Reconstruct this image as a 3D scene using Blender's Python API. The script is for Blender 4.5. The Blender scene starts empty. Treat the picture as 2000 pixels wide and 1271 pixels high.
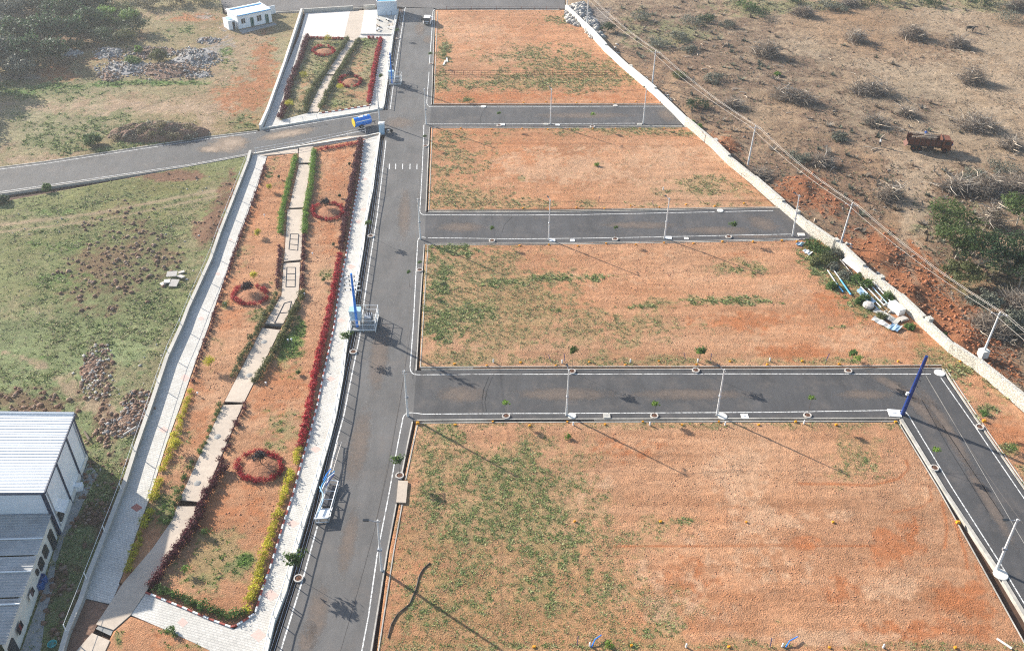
import bpy, math, random
import numpy as np
from mathutils import Matrix, Vector

# ------------------------------------------------------------------ camera, sky, sun, exposure
random.seed(7)
rng = np.random.default_rng(7)
FOC, PITCH, ROLL, HC = 1821.44, math.radians(36.8668), .00919224, 78.0
_fw = np.array([0, math.cos(PITCH), -math.sin(PITCH)])
_r0 = np.array([1.0, 0, 0])
_u0 = np.cross(_r0, _fw)
_r = math.cos(ROLL) * _r0 + math.sin(ROLL) * _u0
_u = -math.sin(ROLL) * _r0 + math.cos(ROLL) * _u0
sc = bpy.context.scene
COL = sc.collection
cam = bpy.data.cameras.new('camera')
cam.sensor_width = 36
cam.lens = FOC * 36 / 2000
cam.clip_end = 4000
camo = bpy.data.objects.new('camera', cam)
COL.objects.link(camo)
camo.matrix_world = Matrix(((_r[0], _u[0], -_fw[0], 0), (_r[1], _u[1], -_fw[1], 0), (_r[2], _u[2], -_fw[2], HC), (0, 0, 0, 1)))
sc.camera = camo

SUN_AZ = math.radians(-53.2)       # sun stands to the north-west, shadows fall to the right and towards us
SUN_EL = math.radians(23.2)
world = bpy.data.worlds.new('World')
sc.world = world
world.use_nodes = True
wn = world.node_tree
bg = wn.nodes['Background']
sky = wn.nodes.new('ShaderNodeTexSky')
sky.sky_type = 'NISHITA'
sky.sun_disc = False
sky.sun_elevation = SUN_EL
sky.sun_rotation = SUN_AZ
sky.air_density = 1.0
sky.dust_density = 1.0
wn.links.new(sky.outputs[0], bg.inputs[0])
bg.inputs[1].default_value = 0.11
sun = bpy.data.lights.new('sun', 'SUN')
sun.energy = 5.0
sun.angle = math.radians(0.6)
sun.color = (1.0, .95, .86)
suno = bpy.data.objects.new('sun', sun)
COL.objects.link(suno)
sd = Vector((math.sin(SUN_AZ) * math.cos(SUN_EL), math.cos(SUN_AZ) * math.cos(SUN_EL), math.sin(SUN_EL)))
suno.rotation_euler = sd.to_track_quat('Z', 'Y').to_euler()
sc.view_settings.view_transform = 'Standard'
sc.view_settings.look = 'None'
sc.view_settings.exposure = 1.1
sc.view_settings.gamma = 1
sc.cycles.pixel_filter_type = 'BLACKMAN_HARRIS'
sc.cycles.filter_width = 1.1
sc.cycles.use_denoising = False

# ------------------------------------------------------------------ survey: photo pixel <-> place on the ground
def G(x, y, z=0.0):
    d = _fw * FOC + _r * (x - 1000) - _u * (y - 635.5)
    t = (z - HC) / d[2]
    return np.array([d[0] * t, d[1] * t, z])

def GL(pts, z=0.0):
    return [G(p[0], p[1], z) for p in pts]

def PX(X, Y):
    d2 = -HC
    dx, dy = X, Y
    zz = dy * _fw[1] + d2 * _fw[2]
    xr = dx * _r[0] + dy * _r[1] + d2 * _r[2]
    yu = dx * _u[0] + dy * _u[1] + d2 * _u[2]
    return 1000 + FOC * xr / zz, 635.5 - FOC * yu / zz

# ------------------------------------------------------------------ noise for masks and relief
def _hash(ix, iy, s):
    h = np.sin(ix * 127.1 + iy * 311.7 + s * 74.7) * 43758.5453
    return h - np.floor(h)

def vnoise(X, Y, s=0):
    ix, iy = np.floor(X), np.floor(Y)
    fx, fy = X - ix, Y - iy
    fx, fy = fx * fx * (3 - 2 * fx), fy * fy * (3 - 2 * fy)
    a, b = _hash(ix, iy, s), _hash(ix + 1, iy, s)
    c, d = _hash(ix, iy + 1, s), _hash(ix + 1, iy + 1, s)
    return (a * (1 - fx) + b * fx) * (1 - fy) + (c * (1 - fx) + d * fx) * fy

def fbm(X, Y, f=1.0, o=4, s=0, g=.55):
    t = 0; amp = 1; n = 0
    for i in range(o):
        t = t + amp * vnoise(X * f, Y * f, s + i * 7); n += amp
        amp *= g; f *= 2.03
    return t / n

# ------------------------------------------------------------------ materials
MAT = {}
def newmat(name):
    m = bpy.data.materials.new(name)
    m.use_nodes = True
    MAT[name] = m
    nt = m.node_tree
    return m, nt, nt.nodes['Principled BSDF']

def nd(nt, t, **k):
    n = nt.nodes.new(t)
    for a, b in k.items():
        if a.startswith('i_'):
            n.inputs[a[2:]].default_value = b
        else:
            setattr(n, a, b)
    return n

def noise(nt, vec, scale, detail=4, rough=.6):
    n = nd(nt, 'ShaderNodeTexNoise')
    n.inputs['Scale'].default_value = scale
    n.inputs['Detail'].default_value = detail
    n.inputs['Roughness'].default_value = rough
    nt.links.new(vec, n.inputs['Vector'])
    return n.outputs['Fac']

def ramp(nt, fac, lo, hi, a, b):
    n = nd(nt, 'ShaderNodeMapRange')
    n.inputs['From Min'].default_value = lo; n.inputs['From Max'].default_value = hi
    n.inputs['To Min'].default_value = a; n.inputs['To Max'].default_value = b
    nt.links.new(fac, n.inputs['Value'])
    return n.outputs[0]

def mul(nt, a, b):
    n = nd(nt, 'ShaderNodeMath', operation='MULTIPLY')
    nt.links.new(a, n.inputs[0]); nt.links.new(b, n.inputs[1])
    return n.outputs[0]

def scalecol(nt, colsock, fac):
    n = nd(nt, 'ShaderNodeVectorMath', operation='SCALE')
    nt.links.new(colsock, n.inputs[0]); nt.links.new(fac, n.inputs['Scale'])
    return n.outputs[0]

def mixcol(nt, fac, a, b):
    n = nd(nt, 'ShaderNodeMix', data_type='RGBA')
    nt.links.new(fac, n.inputs['Factor'])
    for s, v in ((6, a), (7, b)):
        if isinstance(v, tuple): n.inputs[s].default_value = (*v, 1)
        else: nt.links.new(v, n.inputs[s])
    return n.outputs[2]

def bump(nt, bs, h, dist, strength=1.0):
    b = nd(nt, 'ShaderNodeBump')
    b.inputs['Distance'].default_value = dist
    b.inputs['Strength'].default_value = strength
    nt.links.new(h, b.inputs['Height'])
    nt.links.new(b.outputs[0], bs.inputs['Normal'])

def plain(name, col, rough=.7, var=.25, scale=2.0, metal=0.0, bmp=0.0, var2=0.0):
    m, nt, bs = newmat(name)
    tc = nd(nt, 'ShaderNodeTexCoord').outputs['Object']
    rgb = nd(nt, 'ShaderNodeRGB'); rgb.outputs[0].default_value = (*col, 1)
    f = ramp(nt, noise(nt, tc, scale, 5, .65), .25, .75, 1 - var, 1 + var)
    if var2:
        f = mul(nt, f, ramp(nt, noise(nt, tc, scale * .12, 3, .6), .3, .7, 1 - var2, 1 + var2))
    nt.links.new(scalecol(nt, rgb.outputs[0], f), bs.inputs['Base Color'])
    bs.inputs['Roughness'].default_value = rough
    bs.inputs['Metallic'].default_value = metal
    bs.inputs['Specular IOR Level'].default_value = .3
    if bmp:
        bump(nt, bs, noise(nt, tc, scale * 1.5, 4, .6), bmp)
    return m

def soilmat(name, b1=.10, b2=.05):
    m, nt, bs = newmat(name)
    tc = nd(nt, 'ShaderNodeTexCoord').outputs['Object']
    at = nd(nt, 'ShaderNodeAttribute', attribute_name='col')
    n1 = noise(nt, tc, 1.7, 6, .7)
    n2 = noise(nt, tc, 7.0, 3, .7)
    f = mul(nt, ramp(nt, n1, .3, .7, .72, 1.24), ramp(nt, n2, .3, .7, .72, 1.22))
    c = scalecol(nt, at.outputs['Color'], f)
    n3 = ramp(nt, noise(nt, tc, .55, 4, .6), .45, .7, 0, .35)
    c = mixcol(nt, n3, c, mixcol(nt, ramp(nt, n2, .4, .6, 0, 1), c, (.30, .22, .15)))
    nt.links.new(c, bs.inputs['Base Color'])
    bs.inputs['Roughness'].default_value = .95
    bs.inputs['Specular IOR Level'].default_value = .1
    h1 = mul(nt, noise(nt, tc, 6.0, 4, .6), ramp(nt, noise(nt, tc, .22, 3, .6), .38, .62, .25, 1.3))
    h2 = noise(nt, tc, 9.0, 4, .7)
    a = nd(nt, 'ShaderNodeMath', operation='MULTIPLY_ADD')
    nt.links.new(h2, a.inputs[0]); a.inputs[1].default_value = b2 / b1
    nt.links.new(h1, a.inputs[2])
    bump(nt, bs, a.outputs[0], b1 * 2.6)
    return m

def leafmat(name, c1, c2, trans=.35):
    m, nt, bs = newmat(name)
    ge = nd(nt, 'ShaderNodeNewGeometry')
    c = mixcol(nt, ge.outputs['Random Per Island'], c1, c2)
    oi = nd(nt, 'ShaderNodeObjectInfo')
    c = scalecol(nt, c, ramp(nt, oi.outputs['Random'], 0, 1, .8, 1.2))
    nt.links.new(c, bs.inputs['Base Color'])
    bs.inputs['Roughness'].default_value = .65
    bs.inputs['Specular IOR Level'].default_value = .25
    if trans:
        tr = nd(nt, 'ShaderNodeBsdfTranslucent')
        nt.links.new(c, tr.inputs[0])
        mx = nd(nt, 'ShaderNodeMixShader'); mx.inputs[0].default_value = trans
        nt.links.new(bs.outputs[0], mx.inputs[1]); nt.links.new(tr.outputs[0], mx.inputs[2])
        nt.links.new(mx.outputs[0], nt.nodes['Material Output'].inputs[0])
    return m

def attrleaf(name):
    m, nt, bs = newmat(name)
    at = nd(nt, 'ShaderNodeAttribute', attribute_name='col')
    nt.links.new(at.outputs['Color'], bs.inputs['Base Color'])
    bs.inputs['Roughness'].default_value = .8
    bs.inputs['Specular IOR Level'].default_value = .15
    tr = nd(nt, 'ShaderNodeBsdfTranslucent')
    nt.links.new(at.outputs['Color'], tr.inputs[0])
    mx = nd(nt, 'ShaderNodeMixShader'); mx.inputs[0].default_value = .3
    nt.links.new(bs.outputs[0], mx.inputs[1]); nt.links.new(tr.outputs[0], mx.inputs[2])
    nt.links.new(mx.outputs[0], nt.nodes['Material Output'].inputs[0])
    return m

soilmat('soil', .085, .05)
soilmat('rough_soil', .16, .10)
attrleaf('grass_blades')

def asphaltmat():
    m, nt, bs = newmat('asphalt')
    tc = nd(nt, 'ShaderNodeTexCoord').outputs['Object']
    at = nd(nt, 'ShaderNodeAttribute', attribute_name='col')
    mp = nd(nt, 'ShaderNodeMapping'); mp.inputs['Scale'].default_value = (1, .25, 1)
    nt.links.new(tc, mp.inputs[0])
    f = mul(nt, ramp(nt, noise(nt, mp.outputs[0], .5, 6, .65), .3, .7, .82, 1.2), ramp(nt, noise(nt, tc, 9, 4, .8), .3, .7, .82, 1.2))
    f = mul(nt, f, ramp(nt, noise(nt, tc, .12, 4, .6), .3, .7, .86, 1.16))
    c = scalecol(nt, at.outputs['Color'], f)
    st = ramp(nt, noise(nt, tc, .30, 6, .8), .50, .72, 0, .5)
    c = mixcol(nt, st, c, (.17, .14, .12))
    nt.links.new(c, bs.inputs['Base Color'])
    bs.inputs['Roughness'].default_value = .85
    bs.inputs['Specular IOR Level'].default_value = .3
    bump(nt, bs, noise(nt, tc, 12, 3, .7), .01)
asphaltmat()

def pavermat():
    m, nt, bs = newmat('paver')
    tc = nd(nt, 'ShaderNodeTexCoord').outputs['Object']
    mp = nd(nt, 'ShaderNodeMapping'); mp.inputs['Rotation'].default_value = (0, 0, .28)
    nt.links.new(tc, mp.inputs[0])
    br = nd(nt, 'ShaderNodeTexBrick')
    br.inputs['Color1'].default_value = (.60, .56, .50, 1)
    br.inputs['Color2'].default_value = (.53, .495, .44, 1)
    br.inputs['Mortar'].default_value = (.44, .415, .375, 1)
    br.inputs['Scale'].default_value = 1
    br.inputs['Brick Width'].default_value = .42
    br.inputs['Row Height'].default_value = .26
    br.inputs['Mortar Size'].default_value = .025
    nt.links.new(mp.outputs[0], br.inputs[0])
    f = mul(nt, ramp(nt, noise(nt, tc, 2.2, 6, .7), .3, .7, .86, 1.12), ramp(nt, noise(nt, tc, .35, 4, .6), .3, .7, .88, 1.1))
    c = scalecol(nt, br.outputs[0], f)
    d = ramp(nt, noise(nt, tc, 1.1, 6, .75), .62, .72, 0, .55)
    c = mixcol(nt, d, c, (.30, .26, .2))
    nt.links.new(c, bs.inputs['Base Color'])
    bs.inputs['Roughness'].default_value = .8
    bump(nt, bs, br.outputs['Fac'], -.012)
pavermat()

def wallstone():
    m, nt, bs = newmat('wall_stone')
    tc = nd(nt, 'ShaderNodeTexCoord').outputs['Object']
    br = nd(nt, 'ShaderNodeTexVoronoi'); br.feature = 'DISTANCE_TO_EDGE'
    br.inputs['Scale'].default_value = 2.6
    nt.links.new(tc, br.inputs[0])
    vc = nd(nt, 'ShaderNodeTexVoronoi'); vc.inputs['Scale'].default_value = 2.6
    nt.links.new(tc, vc.inputs[0])
    sep = nd(nt, 'ShaderNodeSeparateColor'); nt.links.new(vc.outputs['Color'], sep.inputs[0])
    base = scalecol(nt, mixcol(nt, sep.outputs[0], (.62, .57, .49), (.50, .46, .39)), ramp(nt, noise(nt, tc, 3, 5, .7), .3, .7, .85, 1.12))
    e = ramp(nt, br.outputs['Distance'], 0, .05, .55, 0)
    c = mixcol(nt, e, base, (.33, .29, .24))
    nt.links.new(c, bs.inputs['Base Color'])
    bs.inputs['Roughness'].default_value = .9
    bump(nt, bs, ramp(nt, br.outputs['Distance'], 0, .08, 0, 1), .04)
wallstone()

plain('lime_wash', (.68, .64, .57), .85, .12, 1.3, bmp=.02, var2=.1)
plain('concrete', (.46, .43, .38), .85, .14, 3, bmp=.01, var2=.12)
plain('path_concrete', (.50, .41, .325), .85, .12, 1.6, bmp=.01, var2=.1)
plain('grey_concrete', (.30, .29, .27), .88, .18, 1.2, bmp=.02, var2=.15)
plain('white_floor', (.66, .59, .52), .8, .08, .8, var2=.06)
plain('kerb_concrete', (.42, .385, .335), .9, .25, 1.8, var2=.25)
plain('road_paint', (.74, .72, .68), .7, .12, 3)
_nt = MAT['road_paint'].node_tree; _b = _nt.nodes['Principled BSDF']; _tc = nd(_nt, 'ShaderNodeTexCoord').outputs['Object']
_n = ramp(_nt, noise(_nt, _tc, 2.6, 6, .8), .40, .52, .25, 1.0); _nt.links.new(_n, _b.inputs['Alpha'])
plain('kerb_white', (.75, .73, .70), .6, .1, 3)
plain('kerb_red', (.34, .07, .05), .6, .15, 3)
plain('pink_paver', (.58, .42, .36), .8, .12, 4)
plain('red_paver', (.38, .15, .12), .8, .15, 4)
plain('drain_soil', (.085, .047, .030), .95, .3, 1.5, bmp=.05)
plain('pole_grey', (.62, .62, .61), .55, .1, 2)
plain('steel', (.45, .46, .48), .35, .1, 4, metal=.6)
plain('dark_steel', (.06, .06, .065), .5, .2, 4)
plain('rust', (.20, .06, .035), .8, .3, 4)
plain('dark_trim', (.035, .05, .085), .5, .15, 2)
plain('navy_paint', (.012, .035, .17), .4, .15, 2)
plain('blue_paint', (.02, .22, .72), .4, .12, 2)
plain('light_blue', (.35, .50, .62), .5, .1, 2)
plain('sky_blue', (.08, .33, .62), .5, .1, 2)
plain('white_paint', (.78, .78, .77), .5, .06, 1.5)
plain('white_wall', (.74, .76, .78), .7, .06, .6, var2=.05)
plain('pale_blue_wall', (.50, .58, .66), .75, .06, .8, var2=.06)
plain('roof_white', (.78, .77, .75), .85, .07, .7, var2=.07)
plain('roof_grey', (.40, .39, .37), .85, .2, .9, var2=.2)
plain('window_dark', (.03, .035, .04), .2, .1, 3)
plain('green_door', (.02, .09, .08), .4, .1, 3)
plain('tyre', (.02, .02, .02), .9, .1, 5)
plain('yellow_paint', (.75, .32, .02), .6, .12, 6)
plain('tank_yellow', (.72, .48, .03), .5, .1, 3)
plain('truck_brown', (.12, .045, .028), .6, .25, 2)
plain('truck_dark', (.05, .035, .03), .6, .25, 2)
plain('truck_orange', (.17, .055, .025), .5, .2, 2)
plain('log_pale', (.50, .40, .30), .9, .2, 3)
plain('bark', (.13, .10, .075), .95, .3, 5)
plain('pale_bark', (.45, .39, .32), .9, .2, 5)
plain('twig_grey', (.23, .19, .155), .95, .4, 2.5)
plain('twig_brown', (.16, .10, .065), .95, .4, 2.5)
plain('stone_grey', (.25, .235, .225), .9, .45, 2.3)
plain('stone_brown', (.26, .18, .13), .9, .45, 2.3)
plain('stone_white', (.44, .41, .36), .85, .15, 2.5)
plain('hose_black', (.05, .04, .035), .6, .1, 5)
plain('bank_soil', (.30, .115, .055), .95, .35, 2.5)
plain('skin', (.22, .12, .08), .6, .05, 5)
plain('dark_cloth', (.02, .02, .03), .9, .1, 5)
plain('shirt_cloth', (.4, .38, .36), .9, .1, 5)
plain('white_cloth', (.65, .62, .58), .9, .1, 5)
plain('blue_cloth', (.04, .10, .32), .9, .1, 5)
plain('red_cloth', (.16, .03, .03), .9, .1, 5)
plain('denim', (.12, .2, .36), .9, .1, 5)
plain('black_fur', (.02, .018, .016), .8, .2, 5)
plain('barrel_blue', (.02, .08, .24), .4, .1, 4)
plain('teal_plastic', (.05, .32, .30), .4, .1, 4)
plain('cloth_mix', (.10, .07, .08), .9, .7, 6)
plain('clay_ring', (.50, .45, .40), .85, .15, 5)
plain('soil_dark', (.13, .06, .035), .95, .3, 4, bmp=.04)
plain('soil_red', (.33, .15, .08), .95, .3, 2.5, bmp=.12, var2=.15)
plain('soil_brown', (.19, .11, .075), .95, .4, 2.0, bmp=.12, var2=.2)

leafmat('leaf_green', (.035, .085, .018), (.12, .19, .045))
leafmat('leaf_bright', (.09, .19, .02), (.22, .33, .06))
leafmat('leaf_olive', (.07, .09, .03), (.17, .17, .07))
leafmat('leaf_dark', (.018, .04, .018), (.06, .10, .035))
leafmat('leaf_forest', (.018, .045, .022), (.07, .125, .05))
leafmat('leaf_red', (.20, .010, .016), (.52, .045, .055), .3)
leafmat('leaf_maroon', (.050, .010, .016), (.15, .035, .045), .25)
leafmat('leaf_yellow', (.30, .30, .02), (.60, .52, .06))
leafmat('leaf_black', (.012, .012, .014), (.05, .04, .045), .1)
leafmat('leaf_dry', (.16, .13, .07), (.30, .26, .15))
leafmat('leaf_grey', (.08, .09, .065), (.20, .20, .15), .2)
leafmat('leaf_acacia', (.045, .08, .02), (.13, .17, .055))

# ------------------------------------------------------------------ objects, tags, mesh building
def tag(o, label=None, cat=None, group=None, kind=None):
    if label: o['label'] = label
    if cat: o['category'] = cat
    if group: o['group'] = group
    if kind: o['kind'] = kind
    return o

def link(name, me, parent=None, loc=None, rz=0.0, scale=None):
    o = bpy.data.objects.new(name, me)
    COL.objects.link(o)
    if parent is not None: o.parent = parent
    if loc is not None: o.location = tuple(float(v) for v in loc)
    if rz: o.rotation_euler = (0, 0, rz)
    if scale is not None: o.scale = scale if hasattr(scale, '__len__') else (scale,) * 3
    return o

def empty(name, label, cat, loc=(0, 0, 0), rz=0.0, group=None):
    return tag(link(name, None, None, loc, rz), label, cat, group)

def copy_tree(o, parent=None, loc=None, rz=None):
    c = o.copy(); COL.objects.link(c)
    if parent is not None: c.parent = parent
    if loc is not None: c.location = tuple(float(v) for v in loc)
    if rz is not None: c.rotation_euler = (0, 0, rz)
    for ch in o.children:
        copy_tree(ch, c)
    return c

class MB:
    def __init__(s):
        s.v = []; s.f = []; s.m = []; s.mi = 0
    def add(s, vs, fs):
        n = len(s.v)
        s.v += [tuple(float(c) for c in v) for v in vs]
        for f in fs:
            s.f.append(tuple(i + n for i in f)); s.m.append(s.mi)
        return s
    def box(s, c, d, rz=0.0, tilt=None):
        cx, cy, cz = c; a, b, h = d[0] / 2, d[1] / 2, d[2] / 2
        vs = [(x, y, z) for z in (-h, h) for x, y in ((-a, -b), (a, -b), (a, b), (-a, b))]
        if tilt:
            R = Matrix.Rotation(rz, 3, 'Z') @ Matrix.Rotation(tilt[0], 3, 'X') @ Matrix.Rotation(tilt[1], 3, 'Y')
        else:
            R = Matrix.Rotation(rz, 3, 'Z')
        vs = [tuple(R @ Vector(v) + Vector(c)) for v in vs]
        return s.add(vs, [(3, 2, 1, 0), (4, 5, 6, 7), (0, 1, 5, 4), (1, 2, 6, 5), (2, 3, 7, 6), (3, 0, 4, 7)])
    def prism(s, poly, z0, z1, bottom=True):
        n = len(poly)
        vs = [(p[0], p[1], z0) for p in poly] + [(p[0], p[1], z1) for p in poly]
        a = sum(poly[i][0] * poly[(i + 1) % n][1] - poly[(i + 1) % n][0] * poly[i][1] for i in range(n))
        top = tuple(range(n, 2 * n)); bot = tuple(range(n))[::-1]
        sd_ = [(i, (i + 1) % n, n + (i + 1) % n, n + i) for i in range(n)]
        if a < 0:
            top = top[::-1]; bot = bot[::-1]; sd_ = [f[::-1] for f in sd_]
        return s.add(vs, [top] + ([bot] if bottom else []) + sd_)
    def tube(s, pts, r, n=6, r2=None, cap=True):
        pts = [Vector(tuple(float(c) for c in p)) for p in pts]
        k = len(pts); vs = []
        for i, p in enumerate(pts):
            d = (pts[min(i + 1, k - 1)] - pts[max(i - 1, 0)]).normalized()
            a = d.cross(Vector((0, 0, 1)))
            if a.length < .05: a = d.cross(Vector((0, 1, 0)))
            a.normalize(); b = d.cross(a)
            rr = r if r2 is None else r + (r2 - r) * i / (k - 1)
            for j in range(n):
                t = 2 * math.pi * j / n
                vs.append(tuple(p + a * math.cos(t) * rr + b * math.sin(t) * rr))
        fs = [(i * n + j, i * n + (j + 1) % n, (i + 1) * n + (j + 1) % n, (i + 1) * n + j) for i in range(k - 1) for j in range(n)]
        if cap:
            fs += [tuple(range(n))[::-1], tuple(range((k - 1) * n, k * n))]
        return s.add(vs, fs)
    def lathe(s, prof, c, n=12, axis='z'):
        vs = []
        for r, z in prof:
            for j in range(n):
                t = 2 * math.pi * j / n
                if axis == 'z': vs.append((c[0] + r * math.cos(t), c[1] + r * math.sin(t), c[2] + z))
                elif axis == 'y': vs.append((c[0] + r * math.cos(t), c[1] + z, c[2] + r * math.sin(t)))
                else: vs.append((c[0] + z, c[1] + r * math.cos(t), c[2] + r * math.sin(t)))
        k = len(prof)
        fs = [(i * n + j, i * n + (j + 1) % n, (i + 1) * n + (j + 1) % n, (i + 1) * n + j) for i in range(k - 1) for j in range(n)]
        fs += [tuple(range(n))[::-1], tuple(range((k - 1) * n, k * n))]
        return s.add(vs, fs)
    def mesh(s, name, mats):
        me = bpy.data.meshes.new(name)
        me.from_pydata(s.v, [], s.f)
        if isinstance(mats, str): mats = [mats]
        for m in mats: me.materials.append(MAT[m])
        if len(mats) > 1: me.polygons.foreach_set('material_index', s.m)
        me.update()
        return me
    def build(s, name, mats, parent=None, loc=None, rz=0.0):
        return link(name, s.mesh(name, mats), parent, loc, rz)

def npmesh(name, V, F, mats, col=None, k=3, mi=None):
    V = np.asarray(V, np.float32); F = np.asarray(F, np.int32)
    me = bpy.data.meshes.new(name)
    me.vertices.add(len(V)); me.vertices.foreach_set('co', V.ravel())
    me.loops.add(F.size); me.loops.foreach_set('vertex_index', F.ravel())
    me.polygons.add(len(F))
    me.polygons.foreach_set('loop_start', np.arange(0, F.size, k, dtype=np.int32))
    me.polygons.foreach_set('loop_total', np.full(len(F), k, dtype=np.int32))
    for m in ([mats] if isinstance(mats, str) else mats): me.materials.append(MAT[m])
    if mi is not None: me.polygons.foreach_set('material_index', np.asarray(mi, np.int32))
    me.update(calc_edges=True)
    if col is not None:
        at = me.attributes.new('col', 'FLOAT_COLOR', 'POINT')
        c4 = np.ones((len(V), 4), np.float32); c4[:, :3] = col
        at.data.foreach_set('color', c4.ravel())
    return me

# offset ribbon along a polyline of world points, mitred
def offs(pts, d):
    P = np.array([[p[0], p[1]] for p in pts]); n = len(P)
    out = []
    for i in range(n):
        a = P[i] - P[i - 1] if i > 0 else P[1] - P[0]
        b = P[i + 1] - P[i] if i < n - 1 else P[-1] - P[-2]
        a = a / np.linalg.norm(a); b = b / np.linalg.norm(b)
        na = np.array([a[1], -a[0]]); nb = np.array([b[1], -b[0]])
        m = na + nb; m = m / max(1e-6, np.linalg.norm(m))
        k = 1 / max(.45, m @ na)
        out.append(P[i] + m * d * k)        # +d lies to the right of the direction of travel
    return np.array(out)

def ribbon(mb, pts, d0, d1, z0, z1):
    A, B = offs(pts, d0), offs(pts, d1); n = len(A)
    if abs(z1 - z0) < 1e-6:
        vs = [(*a, z1) for a in A] + [(*b, z1) for b in B]
        mb.add(vs, [(n + i, n + i + 1, i + 1, i) for i in range(n - 1)]); return mb
    vs = [(*a, z0) for a in A] + [(*b, z0) for b in B] + [(*a, z1) for a in A] + [(*b, z1) for b in B]
    fs = []
    for i in range(n - 1):
        fs += [(3 * n + i, 3 * n + i + 1, 2 * n + i + 1, 2 * n + i), (2 * n + i, 2 * n + i + 1, i + 1, i), (n + i, n + i + 1, 3 * n + i + 1, 3 * n + i), (i, i + 1, n + i + 1, n + i)]
    fs += [(0, n, 3 * n, 2 * n), (n - 1, 3 * n - 1, 4 * n - 1, 2 * n - 1)]
    mb.add(vs, fs)
    return mb

def resample(pts, step):
    P = np.array([[p[0], p[1]] for p in pts])
    seg = np.linalg.norm(np.diff(P, axis=0), axis=1); s = np.concatenate([[0], np.cumsum(seg)])
    n = max(1, int(round(s[-1] / step)))
    t = np.linspace(0, s[-1], n + 1)
    return np.stack([np.interp(t, s, P[:, 0]), np.interp(t, s, P[:, 1])], 1)

# ------------------------------------------------------------------ the ground: patches of earth and grass
PAL = dict(soil=(.455, .226, .120), pale=(.53, .315, .19), red=(.42, .155, .065), olive=(.30, .235, .11), green=(.175, .20, .08),
           lush=(.09, .19, .035), brown=(.19, .11, .07), grey=(.34, .31, .29), track=(.44, .31, .21), scrub=(.375, .25, .155),
           scrubd=(.20, .125, .085), turned=(.235, .125, .08), scrubl=(.46, .34, .23), redbank=(.34, .125, .055), ash=(.22, .20, .19), dry=(.30, .25, .14), sage=(.235, .265, .12))

def sstep(x, a, b):
    t = np.clip((x - a) / (b - a), 0, 1)
    return t * t * (3 - 2 * t)

def field(px, py, blobs):
    T = np.zeros_like(px)
    for b in blobs:
        x, y, rx, ry, w = b[:5]
        dx, dy = px - x, py - y
        if len(b) > 5:
            c, s = math.cos(b[5]), math.sin(b[5])
            dx, dy = dx * c + dy * s, -dx * s + dy * c
        T = T + w * np.exp(-((dx / rx) ** 2 + (dy / ry) ** 2))
    return T

def line_field(px, py, pts, w):
    D = np.full_like(px, 1e9)
    for (x0, y0), (x1, y1) in zip(pts[:-1], pts[1:]):
        L = (x1 - x0) ** 2 + (y1 - y0) ** 2
        t = np.clip(((px - x0) * (x1 - x0) + (py - y0) * (y1 - y0)) / L, 0, 1)
        D = np.minimum(D, np.hypot(px - x0 - t * (x1 - x0), (py - y0 - t * (y1 - y0)) * 1.3))
    return np.exp(-(D / w) ** 2)

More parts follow.
